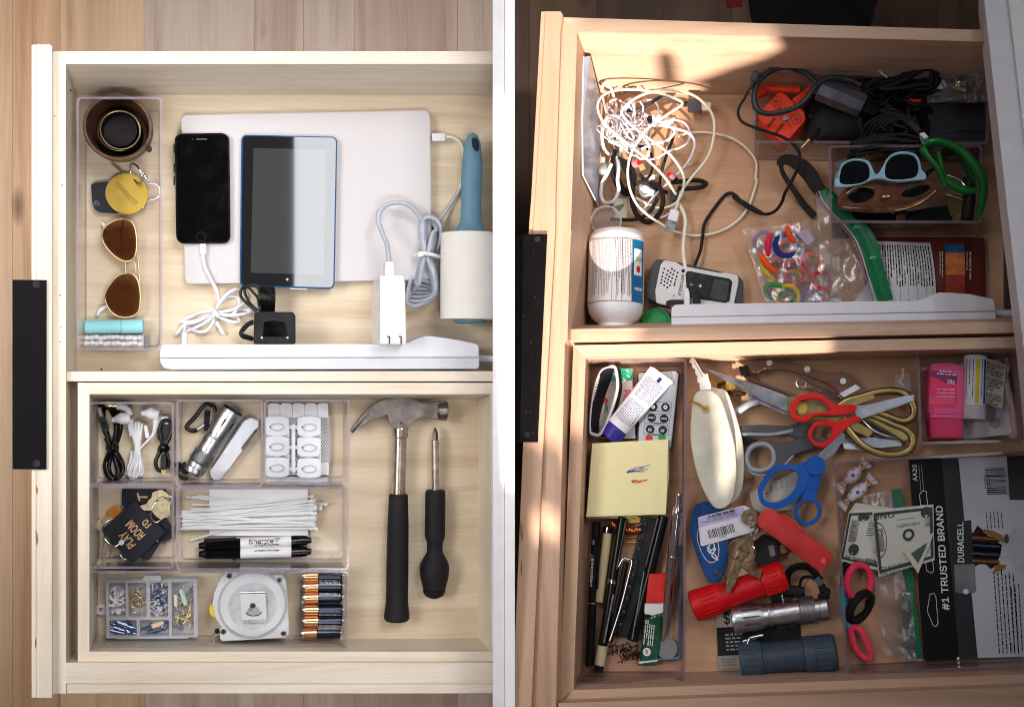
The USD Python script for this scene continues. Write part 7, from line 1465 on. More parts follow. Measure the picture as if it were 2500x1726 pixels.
g = Polygon(spl(F.loc(rk(190, 430, 240, 340, 320, 420, 355, 540, 340, 630, 290, 655, 240, 610, 200, 520), 112)[:, :2], 6, True)); t.add('oval_line', prism(g.difference(g.buffer(-1.4)), 111.8, 112.6), WHITE_INK, parent=bd)
t.add('script', [ext(LineString(spl(F.loc(rk(*p), 112)[:, :2], 6)).buffer(1.3), 112, 112.7) for p in ((300, 500, 270, 560, 320, 590, 345, 630), (290, 560, 330, 550, 300, 600, 345, 635), (285, 500, 320, 520, 310, 560))], WHITE_INK, parent=bd)
t.add('lettering', text('TER', rk(255, 530)[0], rk(280, 590)[0], 7, 112, bold=True), WHITE_INK, parent=bd)
t.add('ball_chain', [ball(F.loc(rk(325+i*12, 722+i*7), 114)[0], 3.2, 1) for i in range(8)], CHROME)
t = T('barcode_tag', 'white store tag with a barcode and a lilac printed band', 'tag', at=rk(380, 380), h=hF+34)
bd = t.add('tag', ext(rk(195, 315, 540, 225, 590, 250, 620, 390, 600, 425, 235, 530, 215, 525), 116, 119, r=5), M('tag_white', (222, 220, 232), 0.4, var=0.02))
t.add('lilac_band', ext(rk(200, 322, 535, 232, 550, 300, 212, 392), 119, 119.5), M('tag_lilac', (186, 180, 220), 0.45), parent=bd)
t.add('fine_print', lay(dashes(1, 70, 8, 3, 2, wmin=3, wmax=9), rk(275, 315), rk(490, 262), 119.6), INK, parent=bd)
t.add('lettering', text('FOR QUESTIONS CONCERNING', rk(265, 335)[0], rk(480, 282)[0], 4.4, 119.6), INK, parent=bd); t.add('lettering', text('THIS CARD CALL OR VISIT', rk(235, 362)[0], rk(500, 298)[0], 4.4, 119.6), INK, parent=bd)
x = 0; bc = []
while x < 62: w = rng.choice([0.9, 1.4, 2.2]); bc.append(trimesh.creation.box([w, 20, 0.4], trimesh.transformations.translation_matrix([x+w/2, 10, 0]))); x += w + rng.choice([0.9, 1.3, 2])
t.add('barcode', lay(cat(bc), rk(285, 475), rk(470, 425), 119.4), INK, parent=bd, kind='stuff'); t.add('lettering', text('72328', rk(355, 475)[0], rk(408, 462)[0], 5, 119.4), INK, parent=bd)
t.add('tag_end', disc(rk(575, 315), 17, 116, 120.4, hole=8), M('tag_grey', (140, 128, 120), 0.4))
t = T('keys', 'two worn nickel keys on a wire ring with a bead chain, over the red flashlight', 'keys', at=rk(540, 640), h=hF+60)
KM = M('worn_nickel', (132, 116, 88), 0.32, 1.0, var=0.12, scale=200)
ka = t.add('key', ext(rk(520, 470, 570, 440, 600, 470, 585, 560, 540, 620, 520, 700, 470, 820, 430, 885, 405, 870, 410, 800, 460, 660, 500, 580), 170, 177, b=1.5), KM); t.add('key_groove', bar(rk(470, 640)[0], rk(415, 810)[0], 2.2, 177, 177.5), COPPER, parent=ka)
t.add('key_teeth', [ball(F.loc(rk(535-i*11, 625+i*24), 174)[0], 3.2, 1) for i in range(10)], CHROME, parent=ka)
t.add('key', ext(rk(520, 690, 545, 660, 620, 720, 680, 700, 660, 775, 600, 750), 164, 170, b=1.5), KM)
for c_, r_ in ((rk(500, 560), 20), (rk(560, 580), 18)): t.add('ring', ring3(F.loc(c_, 168)[0], r_*1.15, (np.array([1, 0, 0.2]), np.array([0, 1, 0.15])), 1.6), CHROME)
t.add('ball_chain', [ball(F.loc(rk(600+rng.uniform(-14, 50), 350+rng.uniform(0, 130)*(1 if i % 2 else 0.6)), 170+rng.uniform(0, 8))[0], 3.4, 1) for i in range(26)], CHROME)
t.add('key_bow', disc(rk(585, 310), 18, 128, 134, hole=7), KM)
t = T('leather_case', 'bright red leather case with rounded ends, lying aslant', 'case', at=rk(930, 480), h=hF+20)
REDL = M('red_leather', (206, 16, 12), 0.28, var=0.14, scale=40, bump=0.5, bscale=900, specular_ior_level=0.6)
t.add('case', ext(rk(640, 345, 660, 290, 720, 245, 770, 262, 1180, 560, 1215, 600, 1210, 640, 1135, 725, 1110, 735, 1060, 690, 760, 460, 650, 390), 96, 168, r=7, b=22, steps=5), REDL, smooth=30); t.add('flap', ext(rk(800, 275, 850, 295, 920, 340, 1010, 420, 990, 425, 900, 370), 140, 160, r=2, b=3), REDL)
t.add('snap_dent', disc(rk(1135, 640), 7, 165, 169.5, b=2), M('snap_red', (236, 90, 80), 0.2))
t = T('key_fob', 'black car key fob with a grey button, beside the red leather case', 'fob', at=rk(710, 580), h=hF)
t.add('body', ext(rk(610, 500, 690, 440, 800, 500, 815, 630, 680, 675, 620, 640), 90, 118, r=5, b=5), BLK); t.add('button', ext(rk(722, 528, 765, 520, 778, 600, 738, 610), 117.5, 120, r=3, b=1), M('fob_grey', (120, 110, 100), 0.5)); t.add('metal_tab', ext(rk(805, 525, 850, 515, 870, 575, 815, 590), 100, 106, r=2, b=1), KM)
def torch(name, lab, pa, pb, z, secs, h0=None):
    t = T(name, lab, 'flashlight', at=(pa+pb)/2, h=h0 or hF); a, b = F.loc([pa, pb], z)
    for nm, prof, m_ in secs: t.add(nm, lathe(a, b, prof, 36), m_, smooth=30)
    return t, a, b, np.linalg.norm(b-a)
RF = M('flash_red', (206, 10, 18), 0.45, var=0.06)
t, a, b, L = torch('flashlight', 'red plastic flashlight with ribbed ends, lying aslant under the keys', rk(155, 985)[0], rk(850, 745)[0], 128, [
    ('head', [(0, 30), (0.01, 36), (0.05, 37), (0.3, 35), (0.33, 32)], RF), ('body', [(0.33, 30), (0.75, 30)], RF), ('tail_cap', [(0.75, 33), (0.76, 35), (0.97, 35), (1, 31)], RF)])
t.add('groove', [lathe(a, b, [(s, 30.5), (s+0.004, 30.5)], 36) for s in (0.40, 0.46, 0.52, 0.58, 0.64, 0.7)], M('red_groove', (130, 14, 18), 0.5))
for s0, s1, r_ in ((0.12, 0.26, 36.6), (0.82, 0.93, 35.4)):
    t.add('grip_rib', [tube(onaxis(a, b, r_, L*np.array([s0, s1]), np.array([th, th])), 1.6, 6, sm=0) for th in (-1.0, -0.7, -0.4, -0.1, 0.2, 0.5, 0.8)], RF)
t, a, b, L = torch('flashlight', 'silver metal flashlight with a knurled end, between the red and the grey ones', rk(455, 1080)[0], rk(1175, 990)[0], 122, [
    ('head', [(0, 26), (0.005, 31), (0.05, 33), (0.3, 31), (0.36, 27), (0.38, 26), (0.385, 29), (0.395, 29), (0.40, 26), (0.44, 25)], SATIN), ('body', [(0.44, 26), (0.7, 26.5)], SATIN),
    ('knurled_grip', [(0.70, 29)] + [(0.705+i*0.0043, 32 if i % 2 else 30.6) for i in range(36)] + [(0.86, 29)], SATIN), ('tail_cap', [(0.86, 25), (0.905, 25), (0.91, 28), (0.985, 28), (1.0, 24)], SATIN)])
for th in (-1.0, -0.45, 0.1, 0.65, 1.1): t.add('flute', trimesh.Trimesh(onaxis(a, b, 32.6, L*np.array([.1, .13, .26, .31, .26, .13]), th+np.array([0, .07, .06, 0, -.06, -.07])), np.array([[0, 1, 2], [0, 2, 3], [0, 3, 4], [0, 4, 5]])), GUN)
t.add('wrist_cord', cord(rk(1150, 940, 1140, 880, 1090, 800, 1040, 760, 980, 770, 960, 830, 990, 900), (126, 132, 140, 130, 110, 96, 90), 3.5), BLK, smooth=True)
t.add('cord_lock', ext(rk(1065, 785, 1100, 755, 1145, 800, 1105, 835), 136, 150, r=2, b=2), CHROME); t.add('cord_knot', [ball(F.loc(rk(1140+rng.uniform(-25, 30), 870+rng.uniform(-40, 40)), 138)[0], rng.uniform(6, 10), 1) for _ in range(12)], BLK)
GF = M('flash_grey', (62, 76, 92), 0.45, var=0.06)
t, a, b, L = torch('flashlight', 'slate grey plastic flashlight at the bottom of the insert', rk(510, 1385)[0], rk(1235, 1320)[0], 118, [
    ('head', [(0, 36), (0.008, 41), (0.22, 41), (0.25, 38)], GF), ('body', [(0.25, 35.5), (0.66, 35.5)], GF), ('tail_cap', [(0.66, 38), (0.67, 41), (0.97, 41), (1, 36)], GF)])
t.add('groove', [lathe(a, b, [(s, 36), (s+0.004, 36)], 36) for s in np.arange(0.28, 0.65, 0.035)], M('grey_groove', (32, 40, 50), 0.5))
for s0, s1 in ((0.06, 0.18), (0.80, 0.93)):
    for th in (-1.1, -0.8, -0.5, -0.2, 0.1, 0.4, 0.7, 1.0): t.add('grip_rib', tube(onaxis(a, b, 41, L*np.array([s0, s1]), np.array([th, th])), 1.6, 6, sm=0), GF)
t.add('seam', [lathe(a, b, [(s, 41.4), (s+0.004, 41.4)], 36) for s in (0.21, 0.24, 0.78)], M('grey_seam', (32, 40, 50), 0.5))
t = T('carabiner', 'small steel clip hook between the silver and the grey flashlights', 'carabiner', at=rk(590, 1230), h=hF)
t.add('hook', cord(rk(690, 1195, 620, 1210, 580, 1225, 570, 1260, 550, 1285, 520, 1270), 130, 4), CHROME, smooth=True); t.add('hook', cord(rk(640, 1215, 600, 1225, 530, 1245), 124, 4), CHROME, smooth=True)
t = T('black_strap', 'black nylon lanyard strap curling between the red case and the silver flashlight', 'strap', at=rk(950, 760), h=hF)
t.add('strap', tube(F.loc(rk(860, 830, 870, 740, 920, 690, 1000, 680, 1060, 720, 1120, 790), (90, 100, 110, 116, 118, 126)), 9, 10, flat=0.35), BLK, smooth=True); t.add('strap', tube(F.loc(rk(740, 900, 830, 870, 930, 870, 990, 880), 100), 14, 10, flat=0.5), BLK, smooth=True)
t.add('black_tip', lathe(F.loc(rk(740, 920), 112)[0], F.loc(rk(830, 905), 112)[0], [(0, 12), (0.8, 13), (1, 11)], 20), BLK, smooth=35); t.add('tip_ring', lathe(F.loc(rk(822, 906), 112)[0], F.loc(rk(832, 905), 112)[0], [(0, 14), (1, 14)], 20), SATIN)
t = T('black_card', 'black and pale printed card with a dollar sign, under the two flashlights', 'card', at=rk(640, 1230), h=hF)
bd = t.add('card', ext(rk(332, 1030, 960, 1040, 970, 1230, 700, 1440, 350, 1452), 72, 76, r=3), BLK)
t.add('pale_strip', ext(rk(334, 1032, 620, 1036, 620, 1125, 336, 1140), 76, 76.6), M('strip_pale', (190, 182, 178), 0.6), parent=bd); t.add('pale_strip', ext(rk(346, 1352, 640, 1340, 640, 1440, 352, 1450), 76, 76.6), M('strip_pale2', (166, 158, 156), 0.6), parent=bd)
t.add('lettering', text('$', rk(392, 1112)[0], rk(440, 1108)[0], 24, 76.6, bold=True), INK, parent=bd); t.add('fine_print', lay(dashes(5, 40, 8.6, 4, 4, wmin=2, wmax=6), rk(400, 1200), rk(540, 1192), 76.3), GREYP, parent=bd); t.add('fine_print', lay(dashes(3, 34, 6, 2.2, 6), rk(372, 1385), rk(500, 1380), 76.7), GREY_INK, parent=bd)
t.add('heading_line', lay(dashes(1, 45, 8, 6, 9, wmin=6, wmax=9), rk(785, 1150), rk(940, 1130), 76.3), CHARC, parent=bd)
t = T('grey_pliers', 'grey-bladed tool end poking out from the blue card corner', 'card', at=rk(1150, 745), h=hF) if 0 else None

# --- small top right tray
t = T('pink_bottle', 'hot pink stick with a darker pink cap, upside down in the small tray', 'bottle', at=rm(480, 800), h=hF)
PK, PK2 = M('pink_body', (228, 76, 140), 0.35, var=0.04), M('pink_cap', (206, 22, 88), 0.35, var=0.04)
bd = t.add('body', ext(rm(280, 380, 330, 348, 560, 345, 700, 380, 740, 440, 740, 760, 710, 1000, 680, 1060, 290, 1050, 260, 960, 262, 560), 90, 168, r=5, b=18, steps=4), PK, smooth=30)
t.add('cap', ext(rm(268, 1050, 690, 1055, 710, 1120, 702, 1330, 300, 1325, 280, 1260), 92, 164, r=3, b=12), PK2, smooth=30); t.add('shoulder', ext(rm(275, 1030, 690, 1040, 692, 1075, 272, 1062), 96, 168, b=4), PK)
lb = t.add('label', ext(rm(278, 450, 620, 458, 625, 880, 580, 940, 270, 930), 168, 169, r=3), M('pink_label', (232, 40, 100), 0.4, var=0.05), parent=bd)
t.add('plum_panel', ext(rm(278, 452, 618, 460, 622, 610, 540, 625, 440, 600, 340, 540, 278, 520), 169, 169.6, r=2), M('plum', (130, 16, 100), 0.4), parent=bd)
t.add('lettering', text('P&G', rm(585, 572)[0], rm(495, 572)[0], 9, 169.6, bold=True), WHITE_INK, parent=bd)
t.add('fine_print', lay(dashes(2, 42, 6, 2.4, 4), rm(612, 500), rm(400, 485), 169.7), WHITE_INK, parent=bd); t.add('fine_print', lay(dashes(3, 40, 8, 3, 6), rm(590, 780), rm(380, 775), 169.2), M('pale_pink', (240, 170, 200), 0.5), parent=bd); t.add('fine_print', lay(dashes(4, 54, 4.6, 1.6, 8), rm(575, 870), rm(280, 865), 169.2), M('pale_pink2', (236, 130, 170), 0.5), parent=bd)
t = T('white_tube', 'white tube with a yellow and a blue stripe in the small tray', 'tube', at=rm(840, 640), h=hF)
a, b = F.loc(rm(860, 250), 150)[0], F.loc(rm(840, 905), 150)[0]; a2 = F.loc(rm(832, 1095), 150)[0]
bd = t.add('tube_body', lathe(a, b, [(0, 18), (0.02, 23), (0.05, 25), (0.98, 25), (1, 24)], 32), TUBEW, smooth=35); t.add('cap', lathe(b, a2, [(0, 24), (0.02, 26), (0.95, 26), (1, 23)], 32), M('tube_cap_lilac', (206, 190, 206), 0.4), smooth=35)
L = np.linalg.norm(b-a)
for th0, th1, c_ in ((-0.12, 0.22, (214, 200, 20)), (0.66, 0.92, (24, 66, 150))): t.add('stripe', lathe(a, b, [(0.1, 25.4), (0.97, 25.4)], 6, arc=(th0, th1)), M('stripe%d' % c_[0], c_, 0.4), parent=bd)
for th in (-0.95, -0.65, -0.35, 0.42): t.add('fine_print', wrap(dashes(1, L*0.8, 3, 1.8, int(th*10)+20), a, b, 25.2, L*0.1, th, 1), M('tp%d' % int(th*100), (70, 66, 110), 0.5), parent=bd)
t = T('folded_leaflet', 'folded paper leaflet of small print leaning on the white tube', 'leaflet', at=rm(1090, 620), h=hF+40)
bd = t.add('leaflet', sheet(patch(rm(985, 280, 1255, 385, 1205, 955, 930, 860), (150, 152, 148, 146), 8, 8, 3, 3, .04), 6), M('leaflet_grey', (196, 190, 178), 0.65, var=0.02))
for k, (x, y) in enumerate(((1000, 340), (990, 535), (965, 730))): t.add('fine_print', lay(dashes(6, 42, 5, 2.2, k+4, para=0.4), rm(x, y), rm(x+215, y+70), 157), INK, parent=bd)
t = T('white_card', 'pale blister card with a punched hole under the tube and leaflet', 'card', at=rm(1000, 1050), h=hF)
bd = t.add('card', ext(rm(660, 360, 1150, 300, 1190, 330, 1330, 1240, 1290, 1280, 700, 1340, 640, 900), 84, 90, r=6), M('blister_card', (206, 204, 210), 0.5, var=0.03)); t.add('hole', disc(rm(1115, 1135), 10, 90, 91.5, b=0.5), M('hole_pale', (180, 168, 172), 0.5), parent=bd); t.add('hole_rim', disc(rm(1112, 1135), 11.5, 90, 90.8), GREYP, parent=bd)
t.add('perforation', [bar(rm(875+i*5, 1120+i*30)[0], rm(877+i*5, 1136+i*30)[0], 1.2, 90, 90.5) for i in range(7)], GREYP, parent=bd); t.add('notch_mark', ext(LineString(F.loc(rm(715, 1130, 750, 1150, 755, 1200), 90)[:, :2]).buffer(1), 90, 90.5), GREYP, parent=bd)
t = T('tray_divider', 'dark inner shadow card', 'card', at=rm(600, 250), h=hF) if 0 else None

# --- large bottom right tray
WRAPC = M('candy_wrap', (206, 200, 214), 0.4, var=0.06, bump=0.4, bscale=400); GOLDP = M('candy_gold', (206, 160, 70), 0.35, 0.3)
def candy(lab, px, L_, w_, az):
    t = T('wrapped_candy', lab, 'candy', at=px, h=HB+8); c_ = F.loc(px, HB+26)[0]; d = np.array([math.cos(az), math.sin(az), 0]); a, b = c_ - d*L_/2, c_ + d*L_/2
    bd = t.add('candy', lathe(a, b, [(0, 5), (0.12, w_*0.75), (0.35, w_), (0.65, w_), (0.88, w_*0.75), (1, 5)], 16), WRAPC, smooth=40)
    e = np.array([-d[1], d[0], 0])
    for p, s in ((a, -1), (b, 1)):
        g_ = np.array([[p + d*s*r*24 + e*(k-2.5)*(1.6 + r*5) + np.array([0, 0, 4*math.sin(k*2.3+r*4)]) for k in range(6)] for r in np.linspace(0, 1, 5)]); t.add('twist_end', sheet(g_, 1.0), WRAPC)
        t.add('gold_print', sheet(g_[1:3] + [0, 0, 1.0], 0.6), GOLDP)
    t.add('gold_print', [trimesh.Trimesh(onaxis(a, b, w_+0.8, L_*(s_+0.05*np.cos(np.linspace(0, 6.28, 9)[:-1])), th+0.28*np.sin(np.linspace(0, 6.28, 9)[:-1])), np.array([[0, i, i+1] for i in range(1, 7)])) for s_, th in ((0.3, -0.7), (0.7, -0.6), (0.3, 0.8), (0.72, 0.75))], GOLDP, parent=bd)
    t.add('blue_print', trimesh.Trimesh(onaxis(a, b, w_+0.8, L_*(0.5+0.09*np.cos(np.linspace(0, 6.28, 9)[:-1])), 0.3*np.sin(np.linspace(0, 6.28, 9)[:-1])), np.array([[0, i, i+1] for i in range(1, 7)])), M('candy_blue%d' % int(px[0]), (70, 76, 170), 0.4), parent=bd)
candy('wrapped candy in white and gold paper, the upper of the pair', rl(168, 222)[0], 46, 15, 0.75); candy('wrapped candy in white and gold paper, the lower of the pair', rl(200, 335)[0], 54, 14, 0.72)
t = T('zip_bag', 'empty clear zip bag with a green seal strip under the banknotes', 'bag', at=rl(470, 900), h=HB+6)
crumple(t, 'film', rl(230, 360, 470, 315, 640, 1470, 380, 1420), (84, 84, 84, 84), 30, 44, 9, 41, 0.02)
t.add('seal_strip', ext(rl(435, 315, 500, 310, 640, 1450, 610, 1450), 90, 92), GSEAL); t.add('seal_edge', bar(rl(432, 318)[0], rl(606, 1450)[0], 1.6, 92, 93), M('purple_line', (84, 70, 130), 0.5))
crumple(t, 'film', rl(500, 1000, 570, 1000, 600, 1460, 500, 1470), (98, 98, 96, 96), 14, 30, 12, 44, 0.035)

BILL = M('banknote', (206, 207, 197), 0.7, var=0.04); BINK = M('banknote_ink', (62, 70, 66), 0.7); BGRN = M('banknote_green', (40, 110, 80), 0.7)
def bill(t, c4, hz, bump, seed, marks):
    g = patch(c4, hz, 20, 12, bump, seed, 0.02); bd = t.add('note', sheet(g, 0.9), BILL, smooth=True)
    fl = [trimesh.creation.box([0.96, 0.05, 0.1], trimesh.transformations.translation_matrix([0.5, y, 0])) for y in (0.07, 0.93)] + [trimesh.creation.box([0.05, 0.86, 0.1], trimesh.transformations.translation_matrix([x, 0.5, 0])) for x in (0.04, 0.96)]
    t.add('engraved_border', [onto(m_.subdivide().subdivide().subdivide().subdivide(), g, 1.0) for m_ in fl], BINK, parent=bd)
    dots = dashes(60, 1.0, 0.014, 0.006, seed, depth=0.2, wmin=2, wmax=9); v = dots.vertices; k = {'n': 0}
    def frac(x0, y0, x1, y1, rows, th, sd, mat=BINK, nm='engraving'):
        m_ = dashes(rows, 1.0, 1.0, th, sd, depth=0.2, wmin=3, wmax=10); v = m_.vertices; t.add(nm, onto(trimesh.Trimesh(np.stack([x0+(x1-x0)*v[:, 0], y0+(y1-y0)*(-v[:, 1]/max(rows, 1)), v[:, 2]], 1), m_.faces[:, ::-1], process=False), g, 1.0), mat, parent=bd)
    def oval(cx, cy, rx, ry, mat, nm, hole=0.0):
        o = Polygon([(cx+rx*math.cos(a_), cy+ry*math.sin(a_)) for a_ in np.linspace(0, 6.28, 28)[:-1]])
        if hole: o = o.difference(Polygon([(cx+rx*hole*math.cos(a_), cy+ry*hole*math.sin(a_)) for a_ in np.linspace(0, 6.28, 28)[:-1]]))
        t.add(nm, [onto(m_, g, 1.2) for m_ in prism(o, 0, 0.2)], mat, parent=bd)
    def word(tx, x0, y0, x1, y1, w_, mat=BINK, bold=True):
        v, f = glyphs(tx, bold); v = v.copy(); xs = (v[:, 0]-v[:, 0].min())/(v[:, 0].max()-v[:, 0].min()); d = np.array([x1-x0, y1-y0]); n_ = np.array([d[1], -d[0]]); n_ = n_/np.linalg.norm(n_)*w_
        p = np.array([x0, y0]) + xs[:, None]*d + (v[:, 1]/10)[:, None]*n_; t.add('lettering', onto(trimesh.Trimesh(np.c_[p, v[:, 2]*0.4], f, process=False), g, 1.4), mat, parent=bd)
    marks(frac, oval, word); return g, bd
t = T('banknote', 'creased one-dollar note, the left-hand one, half under the other', 'banknote', at=rl(220, 640), h=HB+20)
def mk1(frac, oval, word):
    oval(0.36, 0.14, 0.13, 0.07, BINK, 'numeral_disc'); word('1', 0.40, 0.18, 0.33, 0.18, 0.09, BILL); oval(0.28, 0.74, 0.13, 0.11, BINK, 'numeral_disc'); word('1', 0.31, 0.80, 0.24, 0.80, 0.12, BILL)
    frac(0.1, 0.2, 0.3, 0.62, 26, 0.5, 3); frac(0.5, 0.25, 0.7, 0.5, 6, 0.3, 5); word('AMERICA', 0.98, 0.86, 0.62, 0.84, 0.06); word('A 659', 0.95, 0.70, 0.78, 0.69, 0.05, BGRN); frac(0.1, 0.88, 0.9, 0.93, 3, 0.5, 7)
bill(t, rl(145, 460, 450, 440, 345, 860, 85, 795), (96, 112, 108, 92), 6, 3, mk1); t.add('folded_corner', sheet(patch(rl(150, 460, 190, 405, 450, 440, 300, 450), (98, 104, 108, 104), 8, 5), 0.9), BILL)
t = T('banknote', 'folded one-dollar note lying upside down on top of the other, one corner turned back', 'banknote', at=rl(510, 660), h=HB+30)
def mk2(frac, oval, word):
    word('ONE', 0.36, 0.06, 0.02, 0.06, 0.085); oval(0.88, 0.13, 0.09, 0.10, BINK, 'numeral_disc'); word('1', 0.91, 0.18, 0.85, 0.18, 0.12, BILL); oval(0.57, 0.46, 0.1, 0.1, BINK, 'seal', 0.55); word('K', 0.60, 0.50, 0.54, 0.50, 0.08)
    word('K 93719459 A', 0.76, 0.27, 0.38, 0.27, 0.05, BGRN); word('UNITED STATES', 0.60, 0.90, 0.05, 0.86, 0.07); word('FEDERAL RESERVE NOTE', 0.62, 0.985, 0.04, 0.965, 0.045); oval(0.06, 0.46, 0.14, 0.27, BINK, 'portrait', 0.92); frac(0.0, 0.3, 0.15, 0.65, 22, 0.6, 9); frac(0.4, 0.2, 0.7, 0.22, 1, 0.5, 4); frac(0.86, 0.25, 0.95, 0.4, 8, 0.5, 8)
g, bd = bill(t, rl(300, 455, 712, 415, 720, 790, 345, 905), (118, 124, 118, 112), 5, 8, mk2)
tc = t.add('turned_corner', sheet(patch(rl(515, 735, 715, 600, 690, 680, 610, 880), (126, 128, 130, 126), 6, 6), 0.9), BILL); t.add('engraving', sheet(patch(rl(560, 745, 672, 670, 650, 720, 610, 810), (129, 131, 133, 129), 5, 5), 0.6), M('note_green', (66, 96, 84), 0.7, var=0.4, scale=900), parent=tc)

t = T('battery_pack', 'black and silver battery blister card lettered trusted brand, its window torn open', 'package', at=rl(930, 780), h=HB+8)
PKB, PKG = M('pack_black', (13, 13, 17), 0.45, var=0.08, specular_ior_level=0.15), M('pack_silver', (196, 196, 206), 0.45, var=0.08, scale=12)
zP = 96
bd = t.add('black_panel', ext(rl(548, 122, 562, 112, 765, 108, 885, 1445, 880, 1455, 665, 1468, 650, 1455), zP-6, zP, r=2), PKB)
t.add('grey_panel', ext(rl(766, 108, 880, 104, 1010, 1446, 886, 1453), zP-5, zP-0.5), M('pack_charcoal', (46, 46, 52), 0.4, var=0.1, specular_ior_level=0.2), parent=bd)
hole_ = poly(rl(940, 650, 975, 610, 1010, 555, 1050, 600, 1130, 660, 1180, 690, 1160, 760, 1130, 830, 1100, 850, 1040, 800, 960, 860, 945, 800), zP)
sg = poly(rl(881, 104, 1205, 92, 1330, 80, 1330, 1435, 1011, 1446), zP).difference(hole_)
t.add('silver_panel', prism(sg, zP-5, zP), PKG, parent=bd)
for i, q in enumerate(((1005, 560, 1040, 582, 1110, 590, 1180, 625, 1180, 670, 1140, 650, 1060, 600), (1140, 820, 1200, 820, 1195, 845, 1130, 868, 1110, 880))): t.add('torn_edge', ext(Polygon(F.loc(rl(*q), zP+4)[:, :2]), zP, zP+3+3*i), M('torn_card%d' % i, (150, 108, 58), 0.8), parent=bd)
t.add('bare_card', ext(rl(1170, 700, 1260, 570, 1330, 580, 1330, 910, 1230, 780, 1165, 775), zP, zP+2), M('card_lilac', (186, 186, 198), 0.7), parent=bd)
t.add('inner_back', ext(rl(935, 540, 1240, 540, 1240, 900, 935, 900), zP-14, zP-10), M('inner_brown', (30, 22, 18), 0.5), parent=bd)
for k, y in enumerate((640, 690, 745, 795)): t.add('battery', lathe(F.loc(rl(965, y), zP-9)[0], F.loc(rl(1150, y+12), zP-9)[0], [(0, 8), (0.01, 11), (0.3, 11), (0.31, 10.8), (1, 10.8)], 18), M('shaded_bronze_battery%d' % k, (96, 62, 40), 0.35, 0.7) if k in (0, 3) else BATB, smooth=35)  # bronze darkened to carry the shade inside the torn window
t.add('punched_flap', ext(rl(1185, 640, 1205, 612, 1222, 640, 1215, 678, 1190, 670), zP+6, zP+8), BLACK, parent=bd)
# printed battery and lettering on the card
pb_ = t.add('printed_battery', ext(rl(828, 540, 965, 520, 1000, 1000, 860, 1000), zP, zP+0.5), M('printed_dark', (22, 22, 27), 0.4), parent=bd); t.add('printed_battery_end', ext(rl(850, 820, 990, 815, 1000, 995, 985, 1012, 875, 1012, 860, 998), zP+0.5, zP+1), M('printed_silver', (110, 110, 116), 0.35, 0.4, var=0.3, scale=30), parent=bd); t.add('printed_battery_end', disc(rl(930, 1000), 6, zP+1, zP+1.6), SATIN, parent=bd)
t.add('lettering', text('DURACELL', rl(918, 805)[0], rl(912, 535)[0], 13, zP+0.6, bold=True), WHITE_INK, parent=bd)
t.add('lettering', text('#1 TRUSTED BRAND', rl(820, 1125)[0], rl(772, 425)[0], 14.5, zP, bold=True), WHITE_INK, parent=bd)
t.add('lettering', text('AA20', rl(604, 258)[0], rl(600, 148)[0], 9.5, zP), WHITE_INK, parent=bd); t.add('fine_print', lay(dashes(2, 60, 6, 1.2, 3), rl(630, 320), rl(615, 150), zP), GREYP, parent=bd)
for q in ((628, 420, 620, 350, 640, 325, 662, 330, 672, 420), (700, 875, 670, 860, 650, 740, 690, 660, 700, 720, 712, 860), (672, 1130, 690, 1020, 715, 1012, 728, 1040, 742, 1210, 730, 1232, 712, 1228)):
    g = Polygon(F.loc(rl(*q), zP)[:, :2]).buffer(2).buffer(-1); t.add('hang_hole_line', prism(g.difference(g.buffer(-1.1)), zP, zP+0.5), WHITE_INK, parent=bd)
def bars(t, pa, pb, L_, w_, seed):
    r_ = random.Random(seed); x = 0; out = []
    while x < L_: w = r_.choice([1, 1.6, 2.6]); out.append(trimesh.creation.box([w, w_, 0.4], trimesh.transformations.translation_matrix([x+w/2, w_/2, 0]))); x += w + r_.choice([1, 1.5, 2.2])
    t.add('barcode', lay(cat(out), pa, pb, zP+0.3), INK, parent=bd, kind='stuff')
bars(t, rl(1205, 345), rl(1190, 180), 60, 42, 5)
t.add('dark_corner', ext(rl(1205, 92, 1330, 85, 1330, 385, 1225, 385), zP, zP+0.5), M('pack_corner', (50, 48, 54), 0.5), parent=bd)
t.add('bar_numbers', text('041333776613', rl(1222, 365)[0], rl(1206, 165)[0], 5, zP+0.6), GREY_INK, parent=bd); t.add('lettering', text('LR6', rl(1218, 395)[0], rl(1214, 360)[0], 6, zP+0.6, bold=True), WHITE_INK, parent=bd)
t.add('fine_print', lay(dashes(3, 32, 5, 1.6, 3), rl(1065, 310), rl(1055, 220), zP), INK, parent=bd); t.add('fine_print', lay(dashes(5, 40, 8, 2, 6), rl(1080, 580), rl(1068, 440), zP), INK, parent=bd)
t.add('fine_print', lay(dashes(6, 185, 8, 2.4, 21, para=0.1), rl(1160, 1415), rl(1125, 905), zP), INK, parent=bd); t.add('lettering', text('WARRANTY:', rl(1168, 1412)[0], rl(1163, 1355)[0], 4.5, zP+0.3, bold=True), INK, parent=bd) if 0 else None
t.add('lettering', text('CAUTION:', rl(1248, 1405)[0], rl(1243, 1345)[0], 4.5, zP+0.3, bold=True), INK, parent=bd); t.add('fine_print', lay(dashes(3, 150, 8, 2.4, 23), rl(1262, 1400), rl(1240, 1000), zP), INK, parent=bd)
t.add('nail_head', disc(rl(878, 1448), 3, zP, zP+2), CHROME, parent=bd)
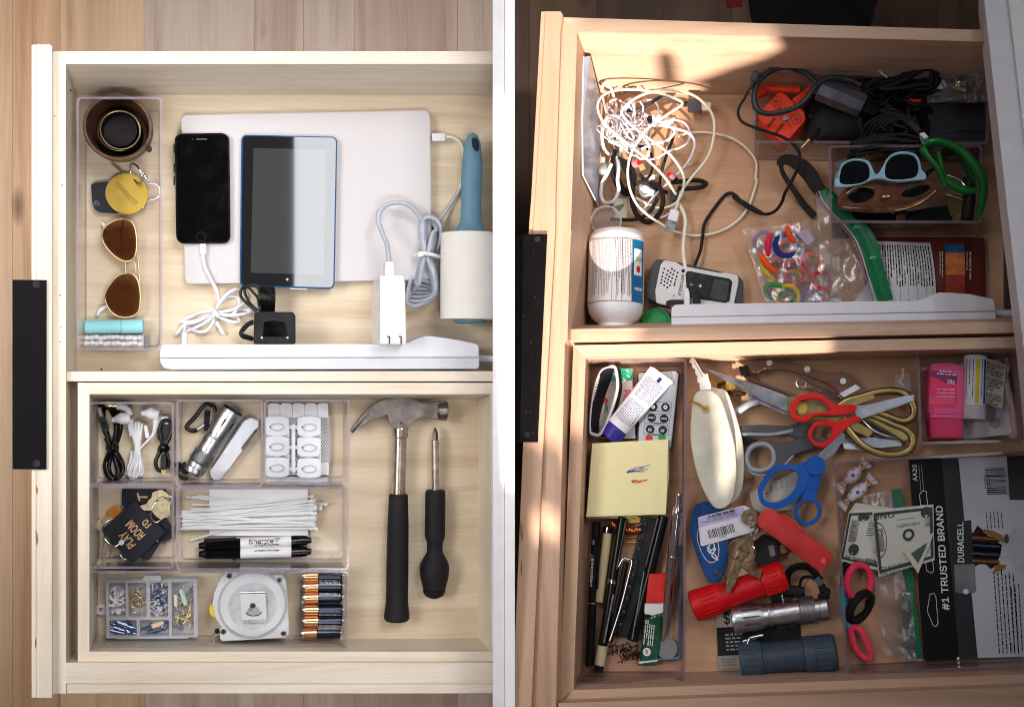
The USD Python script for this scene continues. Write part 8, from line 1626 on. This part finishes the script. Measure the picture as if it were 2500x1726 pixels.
# hair ties by the banknotes
def tie(lab, nm, px, r_, w_, tl, az, c_, sq=1.0, z=100):
    t = T('hair_tie', lab, 'hair tie', at=px, h=HB+6); torus_at(t, px, z, r_, w_, tl, az, M('tie_'+nm, c_, 0.75, var=0.1, scale=400, bump=0.4, bscale=2500), sq)
tie('neon pink hair tie standing under the left banknote', 'neon', rl(212, 935)[0], 38, 8.5, 0.62, 1.45, (250, 60, 92), 0.9, 112); tie('black hair tie below the neon pink one', 'blacktie', rl(220, 1105)[0], 36, 10, 1.0, 1.0, (22, 22, 24), 1.0, 96)
t = T('hair_tie', 'stretched neon pink hair tie at the bottom of the blue one', 'hair tie', at=rl(230, 1350), h=HB+6); t.add('ring', tube(F.loc(rl(160, 1250, 220, 1260, 285, 1390, 285, 1440, 255, 1448, 200, 1400, 170, 1320), (96, 100, 96, 92, 90, 92, 94)), 8, 10, True), M('tie_neon2', (250, 70, 100), 0.75, var=0.1, bump=0.4, bscale=2500), smooth=True)
t = T('hair_tie', 'sky blue hair tie pressed against the tray wall', 'hair tie', at=rl(130, 1100), h=HB+6); t.add('ring', tube(F.loc(rl(105, 960, 112, 1080, 130, 1200, 155, 1240), (104, 100, 96, 92)), (9, 10, 10, 7), 10), M('tie_sky', (60, 160, 206), 0.75, var=0.1, bump=0.4, bscale=2500), smooth=True)
t = T('hair_tie', 'black hair tie end above the sky blue one', 'hair tie', at=rl(120, 880), h=HB+6); t.add('ring', tube(F.loc(rl(135, 810, 115, 860, 110, 960), (100, 102, 102)), 9, 10), M('tie_black2', (20, 20, 22), 0.75, bump=0.4, bscale=2500), smooth=True)

# --- dark clothing on the floor beyond the cluttered drawer
F = Flat(-200.0)
t = T('dark_coat', 'black garment heaped on the floor beyond the cluttered drawer, a red scrap beside it', 'coat', at=P(1980, 0), h=-280)
CLOTH = M('black_cloth', (10, 10, 11), 0.9, var=0.2, bump=0.3, bscale=400, sheen_weight=0.1)
gx = patch(P(1820, -80, 2175, -80, 2130, 72, 1850, 78), -225, 30, 20, 16, 6, 0.02, fn=lambda u, v: 40*np.sin(np.pi*u)*np.sin(np.pi*np.clip(v*0.8+0.2, 0, 1)) - 40)
t.add('cloth', sheet(gx, 6), CLOTH, smooth=True); t.add('red_scrap', sheet(patch(P(1770, -30, 1815, -30, 1812, 18, 1775, 20), -290, 6, 6, 8, 3, 0.08), 3), M('scrap_red', (120, 24, 30), 0.8))
